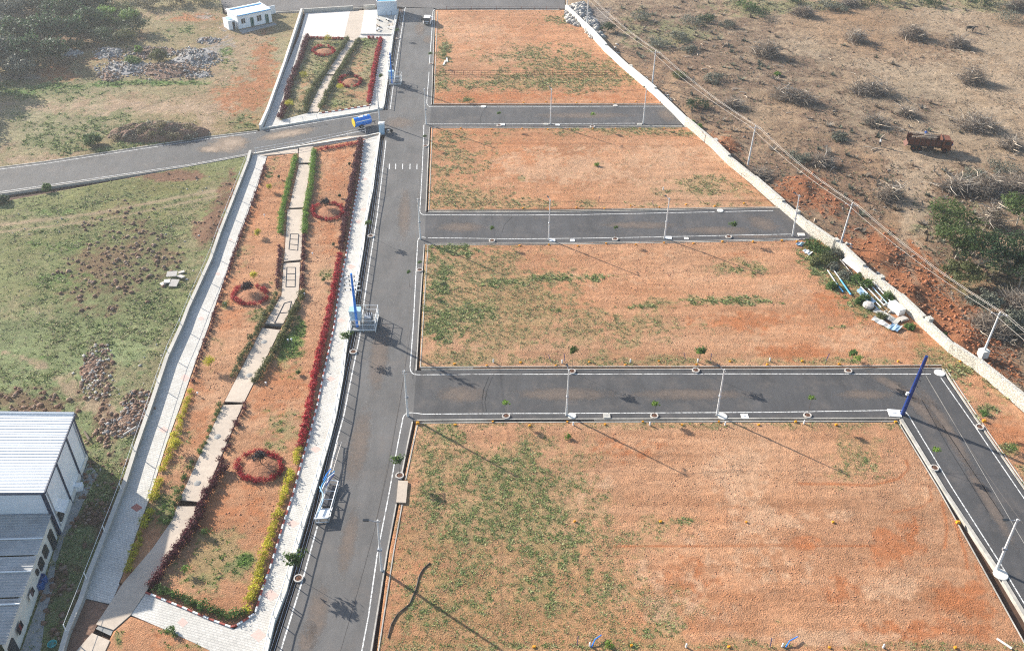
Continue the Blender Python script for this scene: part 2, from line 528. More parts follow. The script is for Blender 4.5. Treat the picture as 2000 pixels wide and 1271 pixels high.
class Patch:
    def __init__(s, name, left, right, res, base, layers, z=0.0, amp=.04, mat='soil', lines=(), humps=(), rough=None, kind='structure'):
        L = resample(GL(left), 2.0); R_ = resample(GL(right), 2.0)
        def at(P, t):
            seg = np.linalg.norm(np.diff(P, axis=0), axis=1); c = np.concatenate([[0], np.cumsum(seg)]); c /= c[-1]
            return np.stack([np.interp(t, c, P[:, 0]), np.interp(t, c, P[:, 1])], 1)
        lenv = max(np.linalg.norm(np.diff(L, axis=0), axis=1).sum(), np.linalg.norm(np.diff(R_, axis=0), axis=1).sum())
        wid = np.linalg.norm(L[0] - R_[0]), np.linalg.norm(L[-1] - R_[-1]), np.linalg.norm(L[len(L) // 2] - R_[len(R_) // 2])
        nv, nu = max(2, int(lenv / res)), max(2, int(max(wid) / res))
        tv = np.linspace(0, 1, nv + 1); A, B = at(L, tv), at(R_, tv)
        tu = np.linspace(0, 1, nu + 1)[None, :, None]
        P = A[:, None] * (1 - tu) + B[:, None] * tu
        s.P = P; X, Y = P[..., 0], P[..., 1]
        s.base, s.layers, s.lines, s.z, s.amp, s.humps = base, layers, lines, z, amp, humps
        col = s.color(X, Y)
        Z = s.height(X, Y)
        edge = np.minimum(np.minimum(np.arange(nv + 1)[:, None], np.arange(nv, -1, -1)[:, None]), np.minimum(np.arange(nu + 1)[None], np.arange(nu, -1, -1)[None]))
        Z = z + (Z - z) * np.clip(edge / 2.0, 0, 1)
        V = np.stack([X, Y, Z], -1).reshape(-1, 3)
        idx = np.arange((nv + 1) * (nu + 1)).reshape(nv + 1, nu + 1)
        F = np.stack([idx[:-1, :-1], idx[:-1, 1:], idx[1:, 1:], idx[1:, :-1]], -1).reshape(-1, 4)
        a = V[F[0, 1]] - V[F[0, 0]]; b = V[F[0, 3]] - V[F[0, 0]]
        if a[0] * b[1] - a[1] * b[0] < 0: F = F[:, ::-1]
        # skirt down to the base ground
        ring = np.concatenate([idx[0, :], idx[1:, -1], idx[-1, -2::-1], idx[-2:0:-1, 0]])
        n0 = len(V); low = V[ring].copy(); low[:, 2] = -.45
        V = np.concatenate([V, low]); m = len(ring); j = np.arange(m); k2 = (j + 1) % m
        F = np.concatenate([F, np.stack([ring[j], ring[k2], n0 + k2, n0 + j], -1)])
        c = col.reshape(-1, 3); c = np.concatenate([c, np.tile(np.array([.13, .075, .05]), (m, 1))])
        me = npmesh(name, V, F, mat, c, 4)
        s.ob = link(name, me); s.ob['kind'] = kind
        s.poly = [tuple(p) for p in L] + [tuple(p) for p in R_[::-1]]
        s.L, s.R, s.at = L, R_, at
    def color(s, X, Y):
        px, py = PX(X, Y)
        n0 = fbm(X, Y, .09, 4, 3)[..., None]
        c = np.array(PAL[s.base]) * (.76 + .48 * n0) * (1 + (fbm(X, Y, .035, 3, 9)[..., None] - .5) * np.array([-.1, -.5, -.8]))
        c = np.broadcast_to(c, X.shape + (3,)).copy()
        st_ = (fbm(X * .05, Y * .9, 1, 4, 71) - .5)[..., None] + .6 * (fbm(X * .22, Y * 1.6, 1, 3, 72) - .5)[..., None]
        c = c * (1 + st_ * (.55 if s.base == 'soil' else .25) * np.array([.8, 1.0, 1.15]))
        s.D = {}
        for i, (k, blobs, st) in enumerate(s.layers):
            T = field(px, py, blobs)
            n = fbm(X, Y, .32, 5, 11 + i * 5, .62)
            n2 = fbm(X, Y, 1.3, 3, 31 + i * 3, .6)
            a = sstep(T + (n - .5) * 2.0 + (n2 - .5) * 1.5, .20, .85) * sstep(T, .06, .25)
            s.D[k] = np.maximum(s.D.get(k, 0), a)
            a = (a * st)[..., None]
            c = c * (1 - a) + np.array(PAL[k]) * (.88 + .24 * n2[..., None]) * a
        for k, pts, w, st in s.lines:
            a = line_field(px, py, pts, w) * (.5 + .8 * fbm(X, Y, .8, 3, 5)) * st
            a = np.clip(a, 0, 1)[..., None]
            c = c * (1 - a) + np.array(PAL[k]) * a
        return c
    def height(s, X, Y):
        px, py = PX(X, Y)
        z = (fbm(X, Y, .35, 4, 21) - .5) * s.amp * 2 + (fbm(X, Y, 1.5, 2, 23) - .5) * s.amp
        for (x, y, rx, ry, h) in s.humps:
            z = z + h * np.exp(-(((px - x) / rx) ** 2 + ((py - y) / ry) ** 2)) * (.6 + .8 * fbm(X, Y, .5, 4, 41))
        return z + s.z
    def sample(s, n, seed):
        r = np.random.default_rng(seed)
        v, u = r.random(n), r.random(n)
        A, B = s.at(s.L, v), s.at(s.R, v)
        P = A * (1 - u[:, None]) + B * u[:, None]
        return P[:, 0], P[:, 1]

# grass and weed tufts: small blades, many, in one object per patch
def tufts(patch, name, n, kinds, cols, size=.22, base=0.0, seed=1, label=None, blades=5, keep=1.0, flat=.55, cut=.15, rej=('turned', 'redbank', 'track', 'brown')):
    X, Y = patch.sample(n, seed)
    patch.color(X, Y)
    dens = np.full(len(X), base, float)
    for k, w in kinds.items():
        if k in patch.D: dens = np.maximum(dens, patch.D[k] * w)
    for k in rej:
        if k in patch.D: dens = dens * (1 - .9 * np.clip(patch.D[k], 0, 1))
    for k, pts_, w_, st_ in patch.lines:
        dens = dens * (1 - .9 * line_field(*PX(X, Y), pts_, w_ * 1.2))
    r = np.random.default_rng(seed + 99)
    clump = fbm(X, Y, 1.9, 3, 77, .8)
    ok = (r.random(len(X)) < np.clip(dens * keep, 0, 1) * sstep(clump, .36, .66))  & (dens > cut * .2)
    X, Y, dens = X[ok], Y[ok], dens[ok]
    m = len(X)
    if m == 0: return
    Z = patch.height(X, Y)
    sz = size * (.55 + .9 * r.random(m)) * (.65 + .5 * dens)
    ci = r.integers(0, len(cols), m)
    cc = np.array(cols)[ci] * (.75 + .5 * r.random((m, 1)))
    k = blades
    a = r.random((m, k)) * 2 * math.pi
    L = sz[:, None] * (.6 + .6 * r.random((m, k)))
    el = r.random((m, k)) * flat + .25
    c0 = np.stack([X, Y, Z - .02], -1)[:, None, :] + np.stack([np.cos(a), np.sin(a), 0 * a], -1) * (sz * .3)[:, None, None] * r.random((m, k, 1))
    d = np.stack([np.cos(a) * np.cos(el), np.sin(a) * np.cos(el), np.sin(el)], -1) * L[..., None]
    w = np.stack([-np.sin(a), np.cos(a), 0 * a], -1) * (L * .34)[..., None]
    V = np.stack([c0 - w, c0 + w, c0 + d], 2).reshape(-1, 3)
    F = np.arange(len(V)).reshape(-1, 3)
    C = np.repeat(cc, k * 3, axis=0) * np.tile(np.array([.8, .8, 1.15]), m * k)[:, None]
    o = link(name, npmesh(name, V, F, 'grass_blades', C))
    o['kind'] = 'stuff'
    if label: tag(o, label, 'grass')
    return m

# the base earth under everything, out to the horizon
mb = MB(); mb.add([(-900, -60, -.42), (900, -60, -.42), (900, 1100, -.42), (-900, 1100, -.42)], [(0, 1, 2, 3)])
b = mb.build('ground', 'drain_soil'); b['kind'] = 'structure'

G1, G2, G3 = (.13, .19, .055), (.26, .30, .11), (.42, .43, .21)
DRY1, DRY2, DRY3 = (.34, .28, .15), (.25, .215, .11), (.42, .36, .22)

# plot A, far
pA = Patch('bare_plot', [(851, 20), (847, 204)], [(1104, 20), (1296, 204)], .42, 'soil', [
    ('pale', [(930, 60, 70, 25, .9), (960, 110, 60, 15, .6)], .6),
    ('red', [(960, 190, 120, 9, .8), (1150, 188, 110, 8, .7)], .8),
    ('olive', [(1050, 110, 110, 22, .8), (1000, 160, 190, 16, .9), (1150, 150, 130, 30, .8), (1090, 40, 60, 18, .6), (860, 120, 14, 60, .6)], .5),
    ('green', [(1010, 160, 120, 6, .75), (1180, 157, 30, 5, .9), (1110, 125, 100, 10, .45), (900, 170, 50, 9, .5), (870, 105, 14, 22, .8), (912, 196, 16, 6, 1)], .5)], amp=.04)
# plot B
pB = Patch('bare_plot', [(842, 250), (836, 411)], [(1345, 249), (1518, 406)], .36, 'soil', [
    ('pale', [(1120, 330, 150, 35, 1), (1350, 300, 90, 25, .5)], .8),
    ('olive', [(900, 300, 70, 50, .75), (900, 380, 100, 30, .9), (1300, 258, 220, 8, .9), (1400, 370, 110, 22, .8), (1050, 400, 300, 8, .8), (1370, 360, 30, 16, .8)], .5),
    ('green', [(880, 260, 40, 10, .6), (940, 262, 60, 8, .5), (1165, 322, 6, 4, 1), (1170, 252, 200, 4, .55), (1020, 348, 7, 5, .8)], .5)], amp=.04)
# plot C
pC = Patch('bare_plot', [(831, 477), (819, 717)], [(1600, 469), (1668, 520), (1745, 580), (1800, 630), (1862, 690), (1893, 716)], .30, 'soil', [
    ('pale', [(1250, 545, 150, 20, .6), (1700, 670, 90, 30, .9), (1450, 670, 40, 14, .6), (1300, 500, 120, 14, .5), (1550, 560, 60, 20, .4)], .7),
    ('red', [(1450, 630, 100, 24, .7), (1550, 690, 90, 14, .9), (1640, 600, 60, 40, .6), (1480, 500, 60, 10, .4)], .85),
    ('olive', [(900, 560, 90, 110, .9), (1000, 640, 200, 70, .7), (1450, 525, 70, 18, .9), (1250, 640, 150, 30, .45), (1010, 560, 120, 60, .6), (1300, 705, 500, 8, .9), (1850, 690, 60, 40, 1.1), (1620, 520, 40, 40, 1.0), (1690, 590, 40, 40, 1.0), (1330, 585, 80, 10, .7)], .55),
    ('green', [(860, 560, 26, 70, .9), (905, 487, 50, 14, .95), (935, 605, 35, 22, 1), (985, 552, 60, 10, 1), (1120, 543, 80, 7, .95), (1250, 597, 60, 6, .8), (1440, 587, 85, 8, 1.15), (870, 640, 40, 30, .6), (1110, 606, 40, 6, .5), (1460, 527, 40, 10, .5), (1600, 500, 38, 26, 1.2), (1650, 560, 40, 30, .8), (1700, 600, 30, 20, .5), (1710, 640, 120, 8, .3), (1672, 704, 12, 8, 1.1)], .5)], amp=.045)
# plot D, near, large
pD = Patch('bare_plot', [(813, 826), (789, 938), (760, 1080), (736, 1271), (726, 1340), (674, 1700)], [(1754, 825), (1831, 950), (1942, 1149), (2000, 1253), (2055, 1340), (2275, 1700)], .24, 'soil', [
    ('pale', [(1440, 930, 60, 90, .7), (1560, 1010, 110, 16, .7), (1400, 1100, 140, 60, .55), (1650, 1240, 160, 16, 1.0), (1750, 1150, 70, 30, .5), (1150, 950, 60, 50, .35), (1300, 1180, 120, 50, .6), (1800, 930, 50, 60, .5), (1600, 1100, 80, 40, .4)], .95),
    ('red', [(1740, 1060, 60, 40, 1.0), (1640, 1150, 40, 30, .5), (1880, 1180, 90, 60, .9), (1570, 1060, 40, 12, .6), (1780, 1230, 120, 25, .8), (1200, 880, 120, 30, .4), (1330, 1130, 90, 60, .35)], .9),
    ('olive', [(860, 870, 60, 60, .9), (980, 950, 170, 90, 1.0), (880, 1050, 160, 120, 1.0), (1080, 1100, 170, 110, .9), (1000, 1200, 260, 60, .8), (1300, 1030, 70, 20, .5), (1670, 900, 60, 50, .8), (1000, 1260, 300, 20, 1.2), (1330, 1262, 250, 10, 1.2), (1850, 1262, 200, 9, 1.2), (1400, 828, 600, 9, 1.0), (1070, 865, 70, 20, .5), (1170, 1190, 140, 50, .7)], .34),
    ('green', [(1000, 1020, 200, 110, .38), (900, 1180, 160, 80, .32), (1000, 930, 80, 40, .95), (960, 1000, 110, 40, .7), (1050, 1000, 70, 40, .65), (870, 860, 40, 30, .6), (840, 950, 20, 60, .6), (1110, 1180, 70, 35, .7), (1190, 1150, 50, 25, .6), (1050, 870, 35, 14, .7), (1680, 905, 45, 32, .7), (900, 1110, 60, 40, .45), (1020, 1060, 100, 40, .55), (1330, 1018, 30, 8, .7), (1290, 1230, 90, 20, .45), (1545, 1212, 25, 10, .6), (1050, 1262, 200, 7, .8), (990, 1160, 60, 30, .4)], .36)],
    lines=[('red', [(1560, 944), (1640, 945), (1700, 948), (1755, 935), (1775, 915), (1770, 900)], 3, 1.3), ('red', [(1785, 1010), (1790, 1035), (1775, 1055)], 3, 1.4), ('red', [(1200, 1067), (1500, 1064), (1700, 1066)], 2.5, 1.1),
           ('red', [(1865, 1020), (1885, 1080), (1890, 1110)], 3, 1.3), ('red', [(1840, 980), (1850, 1030), (1845, 1070)], 3, 1.2), ('red', [(1905, 1100), (1920, 1150), (1900, 1170), (1850, 1175)], 4, .8), ('red', [(1815, 950), (1820, 975), (1800, 990), (1745, 1000)], 3, .8)], amp=.05)
# verge between the right hand lane and the stone wall
pV = Patch('grass_verge', [(1838, 714), (1905, 816), (2000, 949), (2100, 1090)], [(1894, 713), (1930, 745), (2000, 806), (2140, 925)], .35, 'soil', [
    ('olive', [(1870, 720, 60, 50, 1.0), (1960, 800, 30, 30, .5), (1990, 960, 40, 40, .9), (1905, 830, 14, 40, .8)], .8),
    ('red', [(1960, 850, 50, 50, 1.0)], .7),
    ('green', [(1930, 800, 16, 12, .8), (1973, 878, 18, 10, 1.1), (1880, 770, 14, 30, .6)], .8)], amp=.05)

# scrub land beyond the wall
pS = Patch('scrub_land', [(1100, -70), (1106, 20), (1140, 52), (1213, 122), (1278, 184), (1341, 241), (1400, 293), (1515, 389), (1570, 437), (1640, 493), (1752, 587), (1800, 630), (1905, 712), (2000, 790), (2140, 910)],
    [(2250, -70), (2250, 20), (2250, 60), (2240, 120), (2240, 184), (2230, 241), (2220, 293), (2210, 389), (2210, 437), (2210, 493), (2210, 587), (2210, 630), (2210, 712), (2210, 790), (2210, 910)], .45, 'scrub', [
    ('scrubd', [(1620, 230, 60, 40, .6), (1700, 350, 160, 40, .5), (1480, 60, 60, 30, .5), (1880, 60, 60, 20, .4), (1540, 130, 60, 30, .5), (1810, 210, 60, 20, .5), (1300, 100, 130, 80, .7), (1450, 130, 90, 60, .6), (1250, 230, 60, 60, .8), (1400, 240, 80, 50, .8), (1500, 330, 110, 60, .9), (1650, 420, 90, 60, .8), (1860, 500, 120, 60, .9), (1900, 380, 160, 50, .7), (1600, 150, 120, 60, .45), (1750, 250, 120, 50, .4), (1960, 620, 90, 60, .9), (1800, 90, 120, 40, .35), (1300, 30, 160, 30, .7), (1650, 300, 100, 30, .5)], .75),
    ('scrubl', [(1900, 150, 120, 60, .6), (1790, 330, 60, 40, .8), (1780, 410, 30, 60, .9), (1850, 20, 80, 30, .6), (1980, 200, 60, 60, .6), (1560, 90, 60, 30, .3), (1800, 470, 30, 60, .6), (1700, 130, 70, 30, .3)], .8),
    ('redbank', [(1700, 480, 60, 30, .6), (1790, 570, 70, 50, .8), (1900, 690, 60, 40, .9), (1420, 290, 40, 26, .8), (1560, 370, 60, 30, .8), (1610, 400, 60, 30, .6), (1720, 490, 50, 34, .9), (1770, 560, 50, 40, 1.2), (1850, 640, 60, 40, 1.2), (1950, 720, 60, 40, .9), (1350, 260, 30, 30, .5), (1800, 620, 50, 40, 1.0)], .85),
    ('red', [(1800, 530, 30, 60, .9, -.6), (1840, 580, 30, 60, .8, -.6), (1570, 350, 30, 20, .3)], .7),
    ('ash', [(1140, 45, 40, 30, .9), (1170, 30, 30, 20, .6)], .7),
    ('sage', [(1340, 60, 60, 20, .8), (1470, 15, 80, 16, .9), (1280, 85, 60, 16, .6), (1600, 8, 120, 10, .8), (1900, 8, 150, 14, .9), (1240, 40, 30, 30, .5), (1880, 440, 90, 40, .6), (1950, 540, 90, 40, .7)], .6)],
    amp=.10, mat='rough_soil', lines=[('scrubl', [(1790, 560), (1760, 480), (1775, 400), (1790, 340), (1850, 300), (2000, 330)], 9, .6), ('red', [(1776, 470), (1840, 580), (1905, 660), (2000, 750)], 6, .9), ('track', [(1784, 465), (1850, 572), (1920, 655)], 3, .7), ('scrubl', [(1700, 290), (1800, 315), (2000, 300)], 8, .5),
      ('scrubl', [(1750, 60), (1850, 50), (2000, 130)], 10, .5)],
    humps=[(1420, 285, 25, 18, 1.0), (1560, 370, 40, 20, 1.1), (1720, 500, 40, 22, .9), (1775, 575, 36, 24, 1.0), (1250, 215, 30, 25, .8), (1880, 670, 50, 30, .9), (1620, 400, 40, 24, .7), (1350, 235, 22, 14, .6)])

# land to the left: north of the lane
pL1 = Patch('field', [(-260, -70), (-220, 60), (-200, 200), (-170, 355)], [(428, -70), (436, 30), (590, 26), (560, 110), (510, 252)], .45, 'dry', [
    ('scrub', [(450, 130, 90, 60, 1.0), (300, 205, 200, 22, .9), (480, 60, 60, 40, .7), (100, 300, 120, 26, .6), (420, 240, 40, 30, .5), (330, 30, 90, 12, .6), (200, 340, 100, 20, .3)], .85),
    ('track', [(250, 210, 220, 14, .9), (405, 250, 14, 36, 1.2), (40, 312, 60, 10, .6)], .8),
    ('red', [(480, 190, 50, 36, 1.1), (515, 120, 24, 60, .9), (110, 145, 36, 14, 1.2), (370, 35, 60, 8, .7), (230, 115, 60, 8, .5)], .75),
    ('grey', [(30, 150, 36, 9, 1.2), (400, 32, 14, 5, 1), (430, 100, 30, 30, .5), (450, 60, 30, 20, .4)], .8),
    ('green', [(60, 175, 120, 18, 1.1), (150, 240, 140, 30, .5), (230, 225, 30, 12, .7), (300, 290, 160, 14, .8), (90, 285, 60, 22, .7), (470, 255, 30, 25, .7), (350, 60, 60, 14, .5), (440, 120, 25, 30, .4), (120, 330, 150, 12, .5)], .7),
    ('lush', [(110, 168, 40, 6, 1.1), (310, 162, 80, 5, 1.2), (20, 180, 70, 7, .8), (215, 165, 30, 6, .8), (440, 100, 20, 8, .4)], .85),
    ('brown', [(100, 60, 140, 70, 1.2)], .8)], amp=.09, mat='rough_soil')
# south of the lane
pL2 = Patch('field', [(-160, 425), (-130, 640), (-90, 900), (-60, 1340), (-60, 1700)], [(487, 304), (413, 508), (355, 640), (285, 796), (236, 950), (160, 1170), (108, 1340), (10, 1700)], .33, 'sage', [
    ('dry', [(100, 440, 160, 24, .8), (330, 420, 60, 50, .5), (330, 680, 60, 60, .7), (60, 480, 80, 60, .4), (80, 600, 100, 40, .4), (420, 370, 40, 25, .9), (380, 520, 30, 60, .7), (200, 760, 60, 40, .8), (280, 760, 40, 40, .7), (230, 940, 80, 100, .9)], .8),
    ('track', [(50, 700, 70, 8, 1.0, .3), (130, 750, 50, 12, 1.2, .6), (210, 810, 50, 18, 1.4, .5), (290, 840, 26, 10, .5), (180, 597, 30, 6, .8)], .8),
    ('brown', [(250, 500, 90, 90, .85, .5), (180, 540, 60, 60, .7), (300, 470, 24, 24, 1), (70, 790, 90, 26, 1.1), (190, 720, 30, 40, .8), (200, 870, 50, 60, .8), (190, 1000, 50, 90, .6), (140, 1180, 50, 80, .8)], .8),
    ('turned', [(440, 385, 18, 40, 1.5, .3), (405, 455, 28, 38, 1.6, .3), (330, 345, 70, 10, 1.6), (60, 800, 60, 14, .5), (160, 1150, 40, 60, .5)], .95),
    ('green', [(330, 385, 120, 18, .8), (120, 400, 120, 30, .45), (330, 460, 50, 40, .8), (100, 520, 110, 60, .6), (160, 650, 130, 50, .7), (60, 740, 90, 22, .9), (330, 620, 60, 60, .7), (200, 900, 60, 60, .5), (190, 960, 40, 60, 1.1), (110, 1110, 40, 60, .3), (300, 560, 60, 60, .6), (200, 445, 130, 30, .6)], .7),
    ('lush', [(120, 550, 60, 16, .7), (100, 480, 90, 16, .35), (80, 700, 60, 10, .5), (170, 630, 60, 14, .4), (130, 415, 100, 10, .3)], .75)],
    amp=.08, mat='rough_soil', lines=[('track', [(-20, 442), (180, 418), (420, 372)], 4, .8), ('track', [(-20, 456), (200, 430), (430, 382)], 3, .7)],
    humps=[(250, 500, 80, 60, .35), (405, 455, 20, 24, .5), (190, 560, 60, 40, .25)])

# ------------------------------------------------------------------ gardens: planted beds
bedL = [(523, 306), (519, 320), (500, 378), (472, 455), (440, 545), (408, 640), (382, 711), (357, 784), (327, 867), (299, 957), (272, 1033), (241, 1122), (234, 1138)]
pathL = [(583, 300), (584, 320), (565, 407), (561, 411), (555, 511), (553, 514), (550, 577), (517, 634), (514, 638), (439, 785), (435, 791), (360, 960), (351, 976), (348, 988), (333, 1021), (298, 1071), (241, 1138)]
pathR = [(609, 289), (607, 320), (593, 405), (592, 409), (588, 508), (587, 511), (583, 577), (552, 635), (549, 641), (476, 787), (474, 790), (406, 955), (392, 981), (386, 989), (376, 1026), (352, 1054), (285, 1153)]
kerbR = [(709, 273), (701.5, 340), (691, 395.5), (680, 461), (673.5, 501), (661, 562), (650, 640), (631, 725.6), (618, 791), (600.7, 856.5), (583, 917), (572, 960), (550.5, 1026), (528, 1101.5), (510, 1152), (497, 1196)]
bedC = dict(base='soil')
pB1 = Patch('garden_bed', bedL, pathL, .28, 'soil', [
    ('olive', [(540, 330, 16, 30, .6), (470, 480, 30, 60, .35), (400, 700, 40, 60, .35), (300, 1000, 40, 60, .8), (540, 580, 20, 60, .6), (360, 880, 30, 60, .4)], .7),
    ('red', [(450, 600, 30, 50, .6), (380, 800, 40, 60, .6), (500, 420, 20, 50, .5)], .6),
    ('green', [(440, 595, 8, 8, .8), (320, 1000, 20, 40, .7), (500, 610, 20, 20, .5), (525, 340, 10, 20, .4)], .75)], amp=.05)
pB2 = Patch('garden_bed', pathR + [(292, 1162), (300, 1166)], kerbR + [(480, 1205), (455, 1223)], .28, 'soil', [
    ('olive', [(560, 680, 30, 50, 1.0), (560, 820, 50, 40, .7), (440, 1080, 60, 50, 1.0), (380, 1120, 70, 40, .8), (540, 900, 20, 60, .6), (620, 330, 12, 60, .4), (640, 550, 30, 30, .3)], .75),
    ('red', [(520, 780, 50, 60, .8), (660, 330, 26, 60, .7), (640, 470, 30, 60, .6), (420, 950, 40, 60, .6), (500, 1000, 40, 60, .4), (400, 1020, 20, 40, .7), (560, 760, 40, 40, .6)], .65),
    ('green', [(575, 615, 16, 20, .7), (545, 830, 30, 12, .5), (470, 1110, 40, 24, .8), (400, 1130, 40, 26, .6), (470, 1050, 30, 14, .5), (350, 1120, 30, 20, .4)], .75),
    ('lush', [(562, 680, 24, 38, 1.1), (585, 640, 10, 14, .8), (515, 800, 14, 8, .7), (480, 1090, 16, 16, .5)], .85)], amp=.05)
pB3 = Patch('garden_bed', [(255, 1203), (222, 1232), (190, 1300), (50, 1700)], [(328, 1231), (381, 1255), (470, 1300), (395, 1700)], .28, 'soil', [
    ('red', [(300, 1260, 60, 30, .8)], .6), ('green', [(330, 1235, 30, 8, .8), (230, 1250, 12, 16, 1.0)], .8), ('olive', [(370, 1262, 40, 10, .9)], .7)], amp=.05)
pN1 = Patch('garden_bed', [(597, 72), (574, 140), (556, 200), (546, 236)], [(681, 75), (652, 130), (630, 165), (601, 220)], .36, 'dry', [
    ('soil', [(600, 180, 20, 40, .6), (640, 120, 14, 20, .5)], .8), ('olive', [(600, 120, 40, 40, .8), (640, 110, 30, 30, .8), (590, 200, 30, 30, .6)], .8),
    ('green', [(630, 150, 16, 50, .9), (650, 84, 20, 8, .7)], .7)], amp=.05)
pN2 = Patch('garden_bed', [(701, 75), (676, 121), (652, 160), (623, 220)], [(747, 76), (738, 120), (731, 164), (722, 206)], .36, 'dry', [
    ('soil', [(700, 120, 20, 24, .9), (700, 185, 30, 10, .9), (686, 160, 20, 12, .8), (660, 210, 40, 6, 1)], .85), ('olive', [(700, 150, 50, 60, .6), (650, 200, 30, 20, .8)], .8),
    ('green', [(720, 85, 30, 12, .9), (728, 130, 10, 20, .6), (645, 200, 24, 14, .7), (670, 175, 10, 30, .5)], .75), ('lush', [(715, 82, 22, 9, .8)], .8)], amp=.05)

# round mounds inside the two planted rings of each garden get their own relief later

# ------------------------------------------------------------------ paving and slabs
def slab(name, px, z0, z1, mat, kind='structure', parent=None, z=0.0):
    mb = MB(); mb.prism([(g[0], g[1]) for g in GL(px, z)], z0, z1)
    o = mb.build(name, mat, parent)
    if kind: o['kind'] = kind
    return o

wallR_line = [(742, 262), (734, 320), (728, 370), (716.5, 426), (709, 486), (701, 534), (694, 575), (684, 640), (676, 680), (668.7, 740.7), (656, 811), (643.5, 861.5), (618.5, 947), (596, 1018), (576, 1086), (558, 1157), (535, 1215), (521, 1275), (508, 1340), (400, 1700)]
wallL_line = [(490, 300), (484, 322), (430, 461), (413, 511), (368, 610), (357, 640), (328, 703), (297, 796), (267, 882), (245, 952), (207, 1051), (177, 1127), (161, 1177), (134, 1240), (105, 1340)]
slab('paving', [(p[0] + 6, p[1]) for p in kerbR[:1]] + [(kerbR[i][0] + 3, kerbR[i][1]) for i in range(len(kerbR))] + [(458, 1228), (412, 1211), (358.6, 1188), (285, 1158), (256, 1200), (329, 1232), (382, 1256), (475, 1302), (402, 1695)] + [(p[0] - 1, p[1]) for p in wallR_line[::-1][1:]], -.42, .02, 'paver')
slab('paving', [(494, 300)] + [(p[0] + 3, p[1]) for p in wallL_line[1:12]] + [(168, 1168), (217, 1179), (233, 1140)] + [(p[0] - 2, p[1]) for p in bedL[::-1]], -.42, .02, 'paver')
slab('paving', [(494, 300), (487, 304), (523, 303), (582, 299), (582, 290), (640, 282), (711, 272), (742, 264), (741, 259), (655, 270), (560, 290)], -.42, .015, 'path_concrete')
# north garden floor
slab('plaza_floor', [(597, 27), (684, 22), (672, 73), (584, 71)], -.42, .03, 'white_floor')
slab('plaza_floor', [(684, 22), (712, 20.5), (704, 68), (699, 74), (682, 74), (672, 73)], -.42, .02, 'path_concrete')
slab('plaza_floor', [(712, 20.5), (736, 19), (735, 66), (704, 68)], -.42, .03, 'white_floor')
slab('plaza_floor', [(736, 19), (778, 19), (770, 68), (735, 66)], -.42, .025, 'concrete')
slab('paving', [(704, 68), (770, 68), (751, 205), (748, 213), (721, 215), (724.5, 206), (733, 164), (740, 120), (749.5, 76), (699, 74)], -.42, .015, 'paver')
slab('paving', [(584, 71), (597, 72), (574, 140), (556, 200), (546, 236), (601, 221), (623, 221), (660, 217), (722, 207), (721, 215), (748, 213), (640, 234), (515, 252), (524, 228), (556, 140)], -.42, .018, 'paver')

slab('earth_verge', [(167, 1170), (216, 1181), (233, 1142), (240, 1141), (214, 1182), (190, 1219), (180, 1238), (120, 1307), (60, 1345), (128, 1260)], -.42, -.02, 'soil_brown')
# paved pink diamonds let into the strips, 4 mm proud
def diamond(x, y, w, h, mat='pink_paver', lab=None):
    mb = MB(); P = GL([(x - w, y), (x, y + h), (x + w, y), (x, y - h)])
    mb.prism([(p[0], p[1]) for p in P], .018, .0245)
    o = mb.build('paver_diamond', mat); o['kind'] = 'structure'
for x, y, w, h in [(713, 350, 6, 3), (711, 410, 8, 4), (700, 433, 8, 4), (686, 521, 9, 5), (666, 626, 9, 5), (646, 740, 9, 5), (617, 877, 11, 7), (572, 1022, 13, 8), (529, 1162, 16, 12), (505, 1240, 16, 13), (450.6, 468, 4, 2.5), (425.5, 535, 6, 3), (393, 622, 7, 4), (361, 738, 10, 8), (320, 839, 10, 7)]:
    diamond(x, y, w, h)
diamond(267, 991, 12, 8, 'red_paver'); diamond(357, 1215, 11, 10)

# garden path of big cast slabs with gaps over the drain beneath
gp = empty('garden_path', None, None); gp['kind'] = 'structure'
slabs = [
    [(584, 288), (612, 287), (609, 318), (583, 319)],
    [(584, 321.5), (607, 322.5), (593, 405.5), (565, 407)], [(561.5, 410.5), (592, 409), (588.5, 507.5), (555, 511)],
    [(554, 515), (587, 512.5), (583, 577), (552.5, 633.5), (518, 632), (550, 577)],
    [(512.5, 641), (547, 645), (476.5, 786), (439, 784.5)], [(435.5, 791.5), (474.6, 790), (406.5, 952), (391, 980.5), (351, 976)],
    [(347, 989), (386, 989), (376, 1026), (353, 1052), (285, 1156), (255, 1201), (222, 1230), (188, 1219), (214, 1180), (241, 1138), (298, 1071), (333, 1021)],
    [(180, 1236), (215, 1251), (190, 1305), (120, 1305)]]
for s_ in slabs:
    o = slab('path_slab', s_, -.06, .07, 'path_concrete', None, gp)
# dark drain walls show in the gaps
for a, b in [((561, 409), (593, 407)), ((553.5, 513), (588, 510)), ((515, 637.5), (551, 641)), ((437, 788), (476, 788.5)), ((349, 983), (389, 985)), ((185, 1228), (219, 1241))]:
    mb = MB(); ribbon(mb, [G(*a), G(*b)], -.9, -.75, -.4, -.07); ribbon(mb, [G(*a), G(*b)], .75, .9, -.4, -.07); o = mb.build('drain_wall', 'grey_concrete', gp)
gp2 = empty('garden_path', None, None); gp2['kind'] = 'structure'
for s_ in [[(682, 74.5), (700, 74.5), (652, 146), (637, 146)], [(635, 149), (651, 149), (622, 219), (602, 219)]]:
    slab('path_slab', s_, -.06, .07, 'path_concrete', None, gp2)
slab('manhole_cover', [(187, 1226.5), (197, 1214), (222, 1226), (216, 1240)], -.1, -.05, 'grey_concrete', None, gp)

